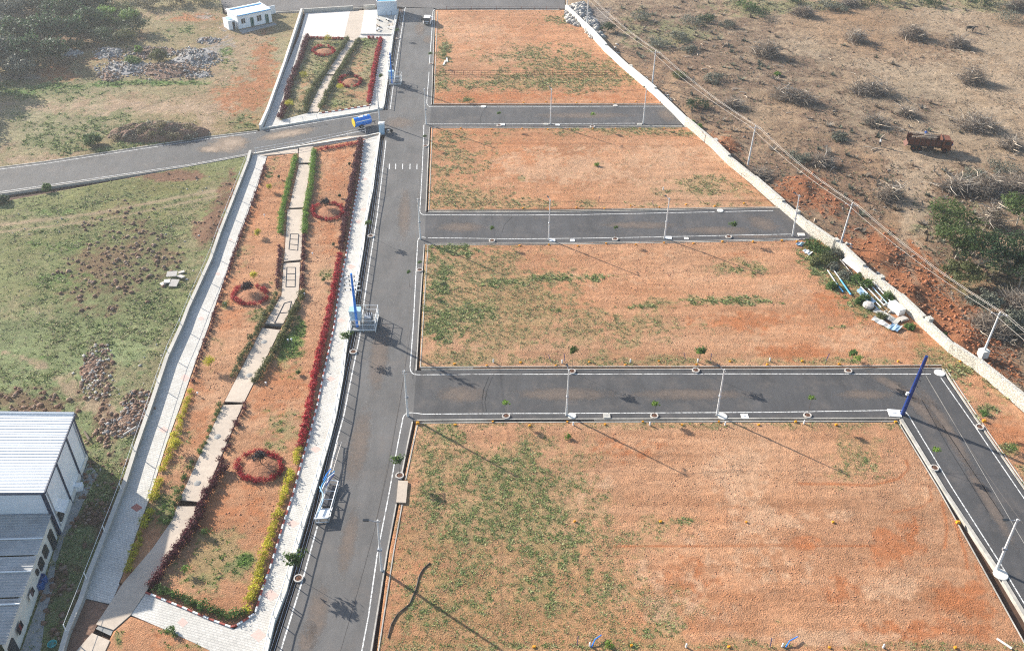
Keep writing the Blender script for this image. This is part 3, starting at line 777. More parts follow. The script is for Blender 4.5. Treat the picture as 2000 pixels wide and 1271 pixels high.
# rusty reinforcement mats lying on two slabs, and a third with a frame
def frame_mat(pts, n, name, lab):
    t = empty(name, lab, 'steel frame')
    P = GL(pts, .09)
    m1 = MB(); m1.tube([P[0], P[3]], .05, 5); m1.build('side_bar', 'dark_steel', t)
    m2 = MB(); m2.tube([P[1], P[2]], .05, 5); m2.build('side_bar', 'dark_steel', t)
    for i in range(n):
        k = i / (n - 1); a = P[0] * (1 - k) + P[3] * k; b = P[1] * (1 - k) + P[2] * k
        m3 = MB(); m3.tube([a, b], .045, 5); m3.build('cross_bar', 'dark_steel', t)
frame_mat([(567, 457), (583, 457), (581, 489), (564, 487)], 4, 'steel_frame', 'dark steel ladder frame lying on the pale path slab with the stripe')
frame_mat([(560, 522), (577, 522), (576, 560), (558, 560)], 4, 'steel_frame', 'dark steel ladder frame lying on the path slab below another')
frame_mat([(555, 592), (569, 588), (560, 632), (536, 631)], 3, 'steel_frame', 'dark steel frame outline on the bent path slab')

# small heaps of ash and mortar on the path
def heap(name, px, py, rx, ry, h, mat, lab, cat='heap', kind=None, n=18, jag=.25, seed=3):
    c = G(px, py); r = random.Random(seed + int(px))
    vs = []; fs = []; R = 6
    for i in range(R + 1):
        for j in range(n):
            t = 2 * math.pi * j / n; k = i / R
            rr = 1 + jag * (r.random() - .5)
            z = h * (1 - k * k) ** 1.3 * (1 + jag * (r.random() - .5)) - (.03 if i == R else 0)
            vs.append((math.cos(t) * rx * k * rr, math.sin(t) * ry * k * rr, z))
    for i in range(R):
        for j in range(n):
            fs.append((i * n + j, (i + 1) * n + j, (i + 1) * n + (j + 1) % n, i * n + (j + 1) % n))
    mb = MB(); mb.add(vs, fs)
    o = mb.build(name, mat, None, (c[0], c[1], .0))
    if kind: o['kind'] = kind
    if lab: tag(o, lab, cat)
    return o
for x, y, l in [(516, 668, 'flat grey ash patch on the pale slab below the drain gap'), (425, 853, 'flat grey ash patch halfway down the long slab'), (386, 944, 'flat grey ash patch near the foot of the long slab'), (487, 733, 'flat grey ash patch on the slab above the second gap')]:
    o = heap('ash_heap', x, y, .45, .5, .08, 'grey_concrete', l, 'ash heap'); o.location.z = .07

# ------------------------------------------------------------------ roads
def road(name, px, z=0.02, col=(.088, .085, .084)):
    P = GL(px); mb = MB(); mb.prism([(g[0], g[1]) for g in P], -.42, z)
    o = mb.build(name, 'asphalt'); o['kind'] = 'structure'
    at = o.data.attributes.new('col', 'FLOAT_COLOR', 'POINT')
    c = np.ones((len(o.data.vertices), 4), np.float32); c[:, :3] = col
    at.data.foreach_set('color', c.ravel())
    return o

lineL = [(791, 18), (782, 75), (773, 133), (762, 214)]
lineL2 = [(754, 274), (749, 320), (736.7, 421), (724, 501), (711.5, 587), (702.7, 656), (686, 738), (671, 814), (657, 864), (621, 1023), (593.4, 1124), (573, 1190), (548, 1271), (525, 1345), (415, 1700)]
A1 = offs(GL(lineL), -.35 - 0); A2 = offs(GL(lineL2), .35)
def px_of(P): return [PX(np.array(p[0]), np.array(p[1])) for p in P]
leftedge1 = [(float(a), float(b)) for a, b in px_of(offs(GL(lineL), .45))]
leftedge2 = [(float(a), float(b)) for a, b in px_of(offs(GL(lineL2), .45))]
if leftedge1[0][0] > lineL[0][0]:
    leftedge1 = [(float(a), float(b)) for a, b in px_of(offs(GL(lineL), -.45))]
    leftedge2 = [(float(a), float(b)) for a, b in px_of(offs(GL(lineL2), -.45))]
rightedge = [(849, 20), (846, 120), (843, 206), (839, 248), (832, 414), (829, 476), (821, 600), (813, 724), (806.5, 822), (795, 878), (783, 938), (757, 1080), (726.5, 1271), (715, 1345), (660, 1700)]
road('road', [(846, 17), (791, 16)] + leftedge1 + [(757, 250)] + leftedge2 + rightedge[::-1][:-1] + [(849, 20)], col=(.115, .108, .103))
road('road', [(400, -75), (440, 24), (520, 23), (592, 20), (735, 12), (789, 14), (846, 16.5), (1104, 17.5), (1098, -75)], .024, (.115, .105, .10))
road('road', [(843, 207), (1301, 207), (1333, 244), (839, 247.5)], .018, (.076, .072, .072))
road('road', [(832, 415), (835, 415), (1070, 416), (1302, 412), (1524, 407), (1570, 450), (1590, 467), (1545, 467), (1300, 470.5), (1072, 474), (829, 475.5)], .018, (.072, .069, .070))
road('road', [(813, 724), (1000, 722.5), (1500, 721.5), (1838, 720), (1838, 724), (1903, 818), (1998, 955), (2120, 1130), (2460, 1640), (2265, 1640), (2060, 1302), (2000, 1203), (1944, 1108), (1840, 954), (1759, 816.5), (1500, 817), (806.8, 820.5)], .018, (.070, .067, .067))
road('road', [(-330, 377), (0, 328), (88, 317), (403, 269), (503, 257), (620, 238), (748, 216), (760, 215), (756, 262), (742, 262), (664, 268), (486, 303), (373, 323), (0, 378), (-300, 425)], .022, (.095, .090, .087))

def dustmat(name, col, k=1.0):
    m, nt, bs = newmat(name)
    tc = nd(nt, 'ShaderNodeTexCoord').outputs['Object']
    at = nd(nt, 'ShaderNodeAttribute', attribute_name='col')
    sep = nd(nt, 'ShaderNodeSeparateColor'); nt.links.new(at.outputs['Color'], sep.inputs[0])
    rgb = nd(nt, 'ShaderNodeRGB'); rgb.outputs[0].default_value = (*col, 1)
    nt.links.new(scalecol(nt, rgb.outputs[0], ramp(nt, noise(nt, tc, 3, 5, .7), .3, .7, .85, 1.15)), bs.inputs['Base Color'])
    bs.inputs['Roughness'].default_value = .95
    a = nd(nt, 'ShaderNodeMath', operation='ADD'); nt.links.new(sep.outputs[0], a.inputs[0]); nt.links.new(ramp(nt, noise(nt, tc, .9, 6, .75), .25, .75, -.55, .25), a.inputs[1])
    f = ramp(nt, a.outputs[0], 0, .8, 0, k)
    nt.links.new(f, bs.inputs['Alpha'])
dustmat('lane_dust', (.34, .25, .18), .95)
dustmat('tan_dust', (.22, .165, .13), .6)
def dust(x, y, rx, ry, rot=0, mat='tan_dust', z=.0225, n=20):
    c_, s_ = math.cos(rot), math.sin(rot); vs = []; al = []
    for k, a_ in ((0, 1.0), (.5, .7), (1.0, 0.0)):
        for i in range(n):
            t_ = 2 * math.pi * i / n; u, v = rx * k * math.cos(t_), ry * k * math.sin(t_)
            g_ = G(x + u * c_ - v * s_, y + u * s_ + v * c_); vs.append((g_[0], g_[1], z)); al.append(a_)
    F = [(r * n + i, r * n + (i + 1) % n, (r + 1) * n + (i + 1) % n, (r + 1) * n + i) for r in (0, 1) for i in range(n)]
    A = np.array(al)[:, None] * np.ones((1, 3))
    o = link('road_dust', npmesh('road_dust', vs, F, mat, A, 4)); o['kind'] = 'structure'
dust(445, 283, 48, 20, -.1, 'lane_dust', .026); dust(455, 278, 36, 14, -.1, 'lane_dust', .0275); dust(560, 262, 70, 10, -.17, 'lane_dust', .026); dust(410, 292, 30, 9, 0, 'lane_dust', .0265)
for q in [(1850, 840, 130, 16, 1.0), (1930, 980, 120, 14, 1.02), (1760, 760, 90, 12, .45), (1800, 800, 70, 14, .8), (1690, 770, 70, 12, 0), (620, 1200, 26, 70, .2), (600, 1250, 22, 40, .2), (820, 58, 14, 16, 0), (835, 78, 12, 10, 0), (1400, 450, 90, 10, 0), (1250, 440, 90, 9, 0), (1100, 770, 120, 16, 0), (900, 770, 60, 20, 0), (1350, 770, 140, 14, 0), (700, 870, 26, 90, .2), (740, 700, 24, 80, .12), (790, 420, 16, 60, .05), (1480, 462, 70, 5, 0), (900, 444, 60, 12, 0), (1140, 226, 120, 7, 0), (780, 240, 40, 14, 0), (1300, 226, 24, 12, .5), (1490, 437, 40, 16, .3), (680, 1060, 20, 80, .2)]:
    dust(q[0], q[1], q[2], q[3], q[4])
# brown dust drifted over the lane where the track crosses it
def decal(name, px, z, mat):
    mb = MB(); P = GL(px); mb.add([(p[0], p[1], z) for p in P], [tuple(range(len(P)))])
    o = mb.build(name, mat); o['kind'] = 'structure'
    return o
plain('road_dust', (.32, .24, .18), .95, .2, .9)

# painted edge lines, 4 mm above the asphalt
def pline(pts, w=.13, z=.0265, name='road_marking', mat='road_paint'):
    w = w * .8 if mat == 'road_paint' else w
    mb = MB(); ribbon(mb, GL(pts), -w / 2, w / 2, z, z)
    o = mb.build(name, mat); o['kind'] = 'structure'
def corner(a, c, b, n=5):
    return [((1 - t) ** 2 * a[0] + 2 * t * (1 - t) * c[0] + t * t * b[0], (1 - t) ** 2 * a[1] + 2 * t * (1 - t) * c[1] + t * t * b[1]) for t in [i / n for i in range(n + 1)]]
pline(lineL, .2, .029); pline(lineL2[:10], .2, .029); pline([(620, 1027)] + lineL2[10:], .2, .029)
pline(corner((785, 14.6), (795, 13), (791, 18)), .15, .029)
pline([(1093, 19.2), (1000, 19.2), (900, 18.6)] + corner((856, 18), (846, 17.6), (845.5, 24)) + [(843.7, 58), (838.6, 126)], .2, .029)
pline([(838, 141), (834, 195)] + corner((833.6, 200), (834, 209.5), (843, 209.3)) + [(1000, 209.7), (1175, 208.4), (1296, 208.2)], .17, .029)
pline([(1240, 241.3), (1000, 242.6), (840, 242.8), (829, 243)], .17, .029)
pline([(828, 244.5), (826.5, 287), (824.8, 330), (822, 380), (820.3, 405)] + corner((820, 411), (820, 419.5), (829, 419.7)) + [(1000, 420.7), (1136, 419.6), (1302, 416.2), (1396, 414.2)], .17, .029)
pline([(1415, 413.8), (1510, 411.7)], .17, .029)
pline([(1545, 457.7), (1500, 458.5), (1310, 462.5)], .17, .029); pline([(1298, 463), (1136, 465.7), (1000, 466.9), (836, 464.6)], .17, .029)
pline(corner((832, 464.4), (818, 461), (816, 470)) + [(813, 521), (807, 640), (802, 705)] + corner((801, 716), (800.5, 731.5), (815, 731.8)) + [(1000, 731), (1300, 730.2), (1500, 730), (1818, 730.4)], .17, .029)
pline([(1837, 737), (1903, 831), (1991, 960), (2110, 1130)], .17, .029)
pline([(1108, 807.3), (1000, 807.4), (827, 808.6)] + corner((805, 806), (787, 804), (786, 822)) + [(778, 861.5), (760.6, 960), (737, 1081), (719.7, 1202.5), (706, 1275), (695, 1345)], .17, .029)
pline([(1122, 807), (1500, 805), (1739, 801.2)] + corner((1760, 801), (1770, 802), (1778, 817)) + [(1858, 950), (1954.5, 1101.5), (2030, 1228), (2080, 1320)], .17, .029)
# lane: edge lines
pline([(-300, 373), (0, 331), (88, 320), (403, 272), (500, 259.5)], .16, .029); pline([(520, 256), (739, 219.5)], .16, .029)
pline([(-280, 419), (0, 375), (176, 350), (372, 321.5), (486, 300.5)], .16, .029); pline([(500, 299), (580, 284), (664, 264.5), (705, 256)], .16, .029)
plain('tyre_mark', (.040, .038, .038), .8, .3, 1.5)
plain('tan_streak', (.125, .10, .085), .9, .3, .8)
for i, pts in enumerate([[(955, 735), (945, 760), (941, 785), (944, 804)], [(962, 736), (951, 762), (947, 786), (950, 804)], [(948, 211), (941, 222), (938, 232), (939, 240)], [(820, 640), (812, 690), (806, 740)], [(1000, 424), (985, 440), (980, 455)], [(1840, 830), (1890, 905), (1960, 1010)], [(1800, 780), (1850, 870), (1930, 1000)]]):
    pline(pts, .10, .0225, 'tyre_mark', 'tyre_mark')
# a row of short white bars across the main road
for x in (760.5, 773, 786.5, 801, 814.5):
    pline([(x, 320.5), (x - .3, 331)], .2, .029)
# tack line on the right lane
pline([(1808, 733), (1880, 855), (1950, 975), (2020, 1095)], .05, .0245, mat='kerb_concrete')
pline([(803, 640), (782, 780), (757, 920), (730, 1040), (700, 1150), (665, 1271)], .035, .027, mat='hose_black')

# ------------------------------------------------------------------ open drains: pale kerb, trench, pale plot edging
def kerb(pts, d0, d1, z1=.10, name='kerb', mat='kerb_concrete', z0=-.42):
    mb = MB(); ribbon(mb, GL(pts), d0, d1, z0, z1)
    o = mb.build(name, mat); o['kind'] = 'structure'
edges = rightedge
# kerbs beside the main road
for seg in ([(850, 22), (846.5, 120), (843.5, 205)], [(839.5, 249.5), (832.5, 413)], [(829.5, 478), (821, 600), (813.8, 723.5)], [(806.5, 824), (795.2, 878), (783.5, 937)], [(775, 985), (757.2, 1080), (726.5, 1271), (715, 1345)]):
    kerb(seg, .0, .15, .08)
for seg in ([(854, 22.5), (850, 120), (846, 204)], [(843.5, 250.5), (837, 411)], [(835, 478), (827, 600), (820, 716)], [(815, 826), (803.5, 878), (791, 937)], [(784, 985), (767, 1080), (737.5, 1271), (727, 1345)]):
    kerb(seg, -.02, -.13, .05)
for seg in ([(843, 206.7), (1000, 206.7), (1299, 206.2)], [(839.5, 247.8), (1000, 247.6), (1333, 246.2)], [(836, 414.6), (1070, 414.6), (1302, 410.8), (1522, 406.5)], [(830, 476.4), (1072, 475.4), (1300, 471.8), (1572, 467)],
            [(823, 722.2), (1000, 721.6), (1500, 720.8), (1839, 719.6)], [(808, 820.4), (1000, 818.6), (1500, 816.6), (1757, 816.4)]):
    kerb(seg, -.06, .07, .07)
for seg in ([(847, 203.4), (1000, 203.4), (1296, 203)], [(843, 250.6), (1000, 250.4), (1345, 249.0)], [(837, 411.2), (1070, 411.4), (1302, 407.6), (1518, 404.5)], [(834, 478.4), (1072, 477.6), (1300, 474.2), (1560, 469.4)],
            [(820, 716.8), (1000, 716), (1500, 715.6), (1839, 713.4)], [(814, 826), (1000, 824.4), (1500, 822.8), (1754, 823)]):
    kerb(seg, -.06, .06, .05)
kerb([(1760, 819), (1844, 957), (1947, 1111), (2004, 1205), (2066, 1330)], -.2, .2, .10)
kerb([(1754, 824), (1831, 951), (1942, 1150), (2000, 1254), (2050, 1345)], -.06, .06, .05)
kerb([(1841, 721), (1906, 818), (2001, 955), (2120, 1128)], -.14, .06, .08)
kerb([(1847, 721), (1914, 822), (2010, 960)], -.02, -.12, .06, mat='clay_ring')
# kerbs along the lane and the top road
kerb([(-300, 369.5), (0, 327), (88, 316), (403, 268), (503, 256)], -.1, .1, .08); kerb([(-280, 423.5), (0, 379), (176, 353.5), (372, 324.5), (486, 303.5)], -.1, .1, .09)
kerb([(590, 22), (735, 14)], -.1, .1, .1, mat='kerb_concrete'); kerb([(500, 26), (586, 22.5)], -.15, .15, .16)
# main road drain beside the garden wall: conduits laid along it
def conduit(pts, d, z=.04, r=.045, mat='steel', lab=None):
    P = offs(GL(pts), d); mb = MB(); mb.tube([(p[0], p[1], z) for p in P], r, 6)
    return mb.build('conduit', mat)
sgn = -1 if offs(GL(lineL2), -.6)[3][0] < GL(lineL2)[3][0] else 1
for i, d in enumerate((.62, .82, 1.0)):
    o = conduit(lineL2, sgn * d, -.05 - .02 * i, .04, ['steel', 'hose_black', 'steel'][i]); tag(o, ['thin grey conduit nearest the white edge line in the south drain', 'black conduit between two grey ones in the south drain', 'grey conduit nearest the garden wall in the south drain'][i], 'conduit', 'conduits in the drain')
    o = conduit(lineL, sgn * d, -.05 - .02 * i, .04, ['steel', 'hose_black', 'steel'][i]); tag(o, ['thin grey conduit nearest the white edge line in the north drain', 'black conduit between two grey ones in the north drain', 'grey conduit nearest the garden wall in the north drain'][i], 'conduit', 'conduits in the drain')

# ------------------------------------------------------------------ walls
def wall(name, pts, th, z1, mat, lab, cap=None, capmat='lime_wash', side=0, z0=-.42, cat='wall'):
    t = empty(name, lab, cat)
    mb = MB(); ribbon(mb, GL(pts), side - th / 2, side + th / 2, z0, z1); mb.build('masonry', mat, t)
    if cap:
        mb = MB(); ribbon(mb, GL(pts), side - th / 2 - .04, side + th / 2 + .04, z1 + .001, z1 + cap); mb.build('coping', capmat, t)
    return t
wall('garden_wall', wallR_line, .22, .30, 'lime_wash', 'long low white garden wall curving beside the main road drain', .06)
wall('garden_wall', wallL_line, .40, .62, 'grey_concrete', 'grey boundary wall on the field side of the long garden', .08, 'concrete')
wall('garden_wall', [(590, 24), (556, 130), (524, 220), (509, 253)], .40, .85, 'lime_wash', 'pale boundary wall on the field side of the north garden', .08, 'lime_wash')
wall('garden_wall', [(594, 24.5), (690, 18.5)], .35, .8, 'concrete', 'grey back wall of the white plaza, left of the gap', .08, 'concrete')
wall('garden_wall', [(711, 17.5), (733, 16)], .35, .8, 'concrete', 'short grey back wall of the plaza beside the tower', .08, 'concrete')
wall('garden_wall', [(778, 20), (767, 73), (750, 205), (748, 212)], .22, .30, 'lime_wash', 'low white wall between the north garden and the road', .06)
wall('garden_wall', [(704, 68.5), (769, 69)], .2, .3, 'lime_wash', 'low white step wall below the exercise corner', .04)
wall('garden_wall', [(512, 252), (560, 245), (622, 234), (700, 222), (747, 213)], .2, .22, 'lime_wash', 'low white edge of the north garden along the lane', .04)
wall('garden_wall', [(494, 302), (560, 291), (640, 279), (712, 268), (740, 262)], .2, .22, 'path_concrete', 'low edge of the long garden along the lane', .04)

stone_line = [(1104, 21), (1140, 56), (1151, 68), (1181, 101), (1226.6, 143.5), (1277, 186), (1337, 244), (1390, 289.5), (1420, 320), (1470, 361), (1525, 409), (1570.5, 448), (1638.5, 495), (1681, 536.5), (1751.8, 592), (1797, 636), (1852.5, 688), (1903, 722), (2000, 801), (2100, 885), (2180, 950)]
sw = empty('stone_wall', 'long pale rubble stone boundary wall between the plots and the scrub land', 'wall')
gl = GL(stone_line)
lx = offs(gl, -.4)
side = .22 if offs(gl, .3)[8][0] > gl[8][0] else -.22
for i in range(len(gl) - 1):
    seg = [gl[i], gl[i + 1]]
    mb = MB(); hgt = 1.6 + .18 * ((i * 37) % 5 - 2) / 2
    ribbon(mb, seg, side - .28, side + .30, -.42, hgt); o = mb.build('wall_section', 'wall_stone' if i > 5 else 'lime_wash', sw)
for x, y in [(1226, 143), (1390, 289), (1548, 430), (1623, 486), (1710, 559), (1803, 641), (1990, 793)]:
    c = G(x, y); mb = MB(); mb.box((c[0] + .5, c[1] + .15, .5), (.8, .8, 2.5), .35); mb.build('buttress', 'wall_stone', sw)

# ------------------------------------------------------------------ railings
def railing(name, lab, pts, z0, h, step, rails, mat='white_paint', r=.025, double=4):
    t = empty(name, lab, 'railing')
    P = resample(GL(pts), step)
    for k, zz in enumerate(rails):
        mb = MB(); mb.tube([(p[0], p[1], z0 + zz) for p in P], r, 5); mb.build('rail', mat, t)
    mb = MB(); mb.box((0, 0, h / 2), (.075, .075, h)); me = mb.mesh('post', mat)
    for i, p in enumerate(P):
        link('post', me, t, (p[0], p[1], z0))
        if double and i % double == 1 and i + 1 < len(P):
            link('post', me, t, (p[0] + (P[i + 1][0] - p[0]) * .14, p[1] + (P[i + 1][1] - p[1]) * .14, z0))
    return t
railing('railing', 'white steel railing on top of the long curving garden wall', wallR_line[1:], .36, .95, 2.3, (.93,), r=.05)
railing('railing', 'white railing on the low wall between north garden and road', [(773, 40), (767, 73), (756, 160), (749, 210)], .36, .95, 2.3, (.93,), r=.05)
railing('boundary_railing', 'thin white rail fence along the field side of the long garden', [(x - 1, y) for x, y in wallL_line[1:14]], .70, 1.0, 6.0, (.98,), r=.022, double=0)
railing('lane_railing', 'long white rail fence along the near side of the lane', [(500, 302), (586, 287.5), (650, 275), (714, 262)], .2, 1.1, 3.6, (1.08, .55), r=.03, double=0)
railing('lane_railing', 'short white rail fence at the foot of the north garden path', [(565, 244), (620, 236)], .2, 1.1, 3.4, (1.08,), r=.03, double=0)
railing('rusty_fence', 'low rusty steel frame fence standing across the farthest plot', [(853, 147), (1000, 147), (1200, 146.5)], 0, 1.05, 1.9, (1.02, .5, .06), mat='rust', r=.03, double=0)
railing('rusty_fence', 'row of low rusty posts at the far edge of the farthest plot', [(872, 20.5), (1000, 20.5), (1092, 21)], 0, 1.0, 3.2, (.9,), mat='rust', r=.02, double=0)
# mesh fence panels on the left wall
# ------------------------------------------------------------------ lamp poles and wires
def lamp_pole(h=7.3, r=.11, lamp=1, mat='pole_grey', arms=1):
    t = empty('lamp_pole', None, None)
    mb = MB(); mb.lathe([(r * 1.25, 0), (r, h * .45), (r * .7, h)], (0, 0, 0), 8); mb.build('pole', mat, t)
    mb = MB(); mb.box((0, 0, h * .42), (r * 3, r * 2.6, .10)); mb.box((r * 1.4, 0, h * .42), (.16, .16, .28)); mb.build('junction_box', 'steel', t)
    if lamp:
        mb = MB(); mb.tube([(0, 0, h - .35), (lamp * .5, 0, h - .1), (lamp * .75, 0, h - .05)], .035, 5); mb.build('lamp_arm', 'steel', t)
        mb = MB(); mb.box((lamp * .95, 0, h - .05), (.5, .2, .1)); mb.build('lamp_head', 'window_dark', t)
    for k in range(arms):
        mb = MB(); mb.box((0, 0, h - .25 - .35 * k), (.5, .06, .06)); mb.lathe([(.05, 0), (.06, .08), (.03, .14)], (-.22, 0, h - .22 - .35 * k), 6); mb.lathe([(.05, 0), (.06, .08), (.03, .14)], (.22, 0, h - .22 - .35 * k), 6); mb.build('insulator_bracket', 'steel', t)
    return t
lp0 = lamp_pole(); lp1 = lamp_pole(7.3, .12, 0, 'pole_grey', 2)
POLES = [((1106, 811), 0, 'slender grey lamp pole on near side of the near cross lane, beside a round apron', -.15), ((1400, 811), 0, 'grey lamp pole near the middle of the near cross lane, right of its twin', .3),
    ((796.6, 812.5), 1, 'grey pole with iron brackets on corner where near cross lane meets main road', 0), ((746, 1114), 2, 'stout grey lamp pole beside the main road drain near the hose', 0), ((821, 467), 1, 'grey pole on the corner where the middle cross lane meets the main road', 0),
    ((832.3, 243), 1, 'grey pole on corner where the far cross lane meets the main road', 0), ((1071.5, 468.5), 0, 'grey lamp pole on the middle cross lane, first from the main road', 0), ((1297.8, 466), 0, 'grey lamp pole on the middle cross lane beside a white apron', .2),
    ((1547.8, 461), 0, 'leaning grey pole at the dead end of the middle cross lane', .3), ((1074.8, 243), 0, 'grey lamp pole on the far cross lane, nearer the main road', 0), ((1256, 241.7), 0, 'grey lamp pole on the far cross lane, nearer the stone wall', 0),
    ((1946.5, 1111.6), 2, 'tall grey lamp pole at the edge of the slanting lane, lower right', 2.6), ((1107, 20), 1, 'grey pole behind the far end of the stone wall', 0), ((741.7, 240.4), 1, 'thin grey pole behind the gate pillar at the lane mouth', 0)]
TOPS = {}
usedp = [0, 0]
lean = {8: (.05, .0), 1: (.02, 0), 3: (-.02, .03), 11: (.05, 0), 0: (0, 0)}
for i, (px, k, lab, rz) in enumerate(POLES):
    src = lp1 if k == 1 else lp0
    j = 1 if k == 1 else 0
    c = G(*px)
    o = src if not usedp[j] else copy_tree(src)
    usedp[j] += 1
    o.location = tuple(c)
    o.rotation_euler = (0, lean.get(i, (0, 0))[0], (math.pi if k == 2 else rz) + (1.9 if k == 0 else 0))
    if k == 2: o.scale = (1.2, 1.2, 1.06)
    tag(o, lab, 'lamp pole', 'grey poles along the lanes')
    TOPS[i] = (c[0] + 7.1 * lean.get(i, (0, 0))[0], c[1], 7.1)
# boundary poles carrying three wires beyond the wall
WP = [((1146, 53.4), 0), ((1273.7, 167.4), 0), ((1460.7, 322), .02), ((1641, 478.6), .03), ((1916.7, 699), .01), ((2270, 985), 0)]
wt = []
for i, (px, ln) in enumerate(WP):
    c = G(*px)
    t = empty('wire_pole', ['pale wire pole beside the rubble at the far end of the wall', 'pale wire pole behind the wall, beside the farthest plot', 'pale wire pole behind the wall opposite the second plot', 'pale wire pole behind the wall near the dead end', 'pale wire pole on concrete block behind the wall, lower right', 'wire pole at the far lower right beyond the wall'][i], 'wire pole', c, 0, 'poles carrying wires beyond the wall')
    t.rotation_euler = (0, ln, 0)
    mb = MB(); mb.lathe([(.17, 0), (.14, 3), (.10, 7.6)], (0, 0, 0), 8); mb.build('pole', 'pole_grey', t)
    mb = MB(); mb.box((.0, 0, 7.2), (2.1, .08, .08), -.35); mb.build('cross_arm', 'steel', t)
    for q in (-.9, .47, .85):
        mb = MB(); mb.lathe([(.05, 0), (.07, .1), (.03, .18)], (q * math.cos(-.35), q * math.sin(-.35), 7.24), 6); mb.build('insulator', 'white_paint', t)
    wt.append((c[0] + 7.3 * ln, c[1]))
    if i == 4:
        mb = MB(); mb.box((c[0], c[1], .5), (1.1, 1.0, 1.8), .3); tag(mb.build('pole_footing', 'lime_wash'), 'white concrete block at the foot of a wire pole behind the wall', 'footing')
for w_, q in enumerate((-.95, .5, .9)):
    mb = MB()
    a0 = G(1060, -60)
    pts0 = [(a0[0], a0[1])] + wt
    for a, b_ in zip(pts0[:-1], pts0[1:]):
        k = 10
        mb.tube([(a[0] * (1 - t / k) + b_[0] * t / k + q * .94, a[1] * (1 - t / k) + b_[1] * t / k - q * .34, 7.42 - .75 * 4 * (t / k) * (1 - t / k)) for t in range(k + 1)], .024, 4, cap=False)
    o = mb.build('overhead_wire', 'clay_ring')
    tag(o, ['overhead wire nearest the plots, strung pole to pole beyond the wall', 'middle overhead wire of three strung beyond the wall', 'overhead wire farthest from the plots, strung beyond the wall'][w_], 'wire', 'overhead wires beyond the wall')
def cable(a, b_, sag, lab, r=.018, mat='hose_black'):
    k = 14; mb = MB()
    mb.tube([(a[0] * (1 - t / k) + b_[0] * t / k, a[1] * (1 - t / k) + b_[1] * t / k, a[2] * (1 - t / k) + b_[2] * t / k - sag * 4 * (t / k) * (1 - t / k)) for t in range(k + 1)], r, 4, cap=False)
    tag(mb.build('cable', mat), lab, 'cable', 'cables slung between lane poles')
cable(TOPS[2], TOPS[0], .5, 'slack cable over the near cross lane from the corner pole to the next')
cable(TOPS[0], TOPS[1], .5, 'slack cable between the two lamp poles of the near cross lane')
cable(TOPS[1], (G(1762, 809)[0], G(1762, 809)[1], 8), .5, 'slack cable from the second lamp pole to the navy pole')
cable(TOPS[4], TOPS[6], .5, 'slack cable from the corner pole of the middle cross lane to the next')
cable(TOPS[6], TOPS[7], .5, 'slack cable between the middle pair of poles on the middle lane')
cable(TOPS[7], TOPS[8], .5, 'slack cable to the leaning pole at the dead end of the middle lane')
cable(TOPS[5], TOPS[9], .5, 'slack cable from the corner pole of the far cross lane to the next')
cable(TOPS[9], TOPS[10], .5, 'slack cable between the two lamp poles of the far cross lane')
cable((G(1762, 809)[0], G(1762, 809)[1], 8), TOPS[11], .6, 'slack cable from the navy pole down the slanting lane')
cable(TOPS[2], TOPS[3], .6, 'slack cable from the corner pole to the stout pole by the main road')
cable(TOPS[5], TOPS[4], .6, 'slack cable between the far and middle corner poles')
cable(TOPS[4], TOPS[2], .6, 'slack cable between the middle and near corner poles')

# navy monopole at the bend
c = G(1762, 809)
t = empty('blue_pole', 'tall navy blue steel pole with short pegs at the bend of the lane', 'pole', c); t.rotation_euler = (0, .055, 0)
mb = MB(); mb.lathe([(.27, 0), (.23, 5), (.19, 9.3)], (0, 0, 0), 12); mb.build('pole', 'navy_paint', t)
for z in (4.6, 5.6, 6.2, 6.9, 7.3):
    mb = MB(); mb.box((.38, 0, z), (.35, .07, .05), .4 * z); mb.build('peg', 'dark_steel', t)
mb = MB(); mb.box((-.42, 0, 3.4), (.3, .25, .4)); mb.build('meter_box', 'white_paint', t)

# ------------------------------------------------------------------ aprons, covers, rings
def cover(px, w, d, h, mat, lab, rz=0, rnd=False, z=.02):
    c = G(*px); mb = MB()
    if rnd: mb.lathe([(w / 2, 0), (w / 2, h), (w / 2 - .06, h + .02)], (0, 0, 0), 14)
    else: mb.box((0, 0, h / 2), (w, d, h))
    mb.mi = 1
    if not rnd: mb.box((0, 0, h + .012), (w * .3, .06, .02))
    o = mb.build('manhole_cover' if not rnd else 'round_cover', [mat, 'steel'], None, (c[0], c[1], z), rz)
    tag(o, lab, 'cover')
cover((1746.7, 807), 1.5, 1.3, .08, 'white_paint', 'large square white cover beside the navy pole', -.1)
cover((1454.4, 813), .9, .8, .06, 'white_paint', 'small square white cover right of the second lamp pole of the near lane')
cover((1185, 813), .85, .8, .14, 'concrete', 'raised square concrete frame on the verge between pole and planter ring')
cover((1117, 812.5), 1.1, 1, .09, 'lime_wash', 'round pale apron beside the first lamp pole of the near cross lane', 0, True)
cover((1411, 813.5), 1.2, 1, .09, 'lime_wash', 'round pale apron beside the second lamp pole of the near cross lane', 0, True)
cover((1835, 728.6), 1.4, 1, .07, 'lime_wash', 'round white cover in the outer corner of the bend', 0, True)
cover((1954, 1122), 1.5, 1, .10, 'lime_wash', 'round pale apron at the foot of the lower right lamp pole', 0, True)
cover((1078.8, 469.5), .9, .9, .10, 'white_paint', 'square white cover right of the first pole on the middle cross lane')
cover((1118, 470), .7, .7, .06, 'white_paint', 'small white cover on the near verge of the middle lane, left of a planter ring')
cover((1305.6, 465), 1.0, .8, .10, 'white_paint', 'white apron at foot of the second pole on the middle cross lane')
cover((1340.6, 466), .7, .6, .06, 'lime_wash', 'small pale cover right of the white apron on the middle cross lane')
cover((1406.6, 412), 1.1, 1, .09, 'lime_wash', 'round white cover on the far edge line of the middle cross lane', 0, True)
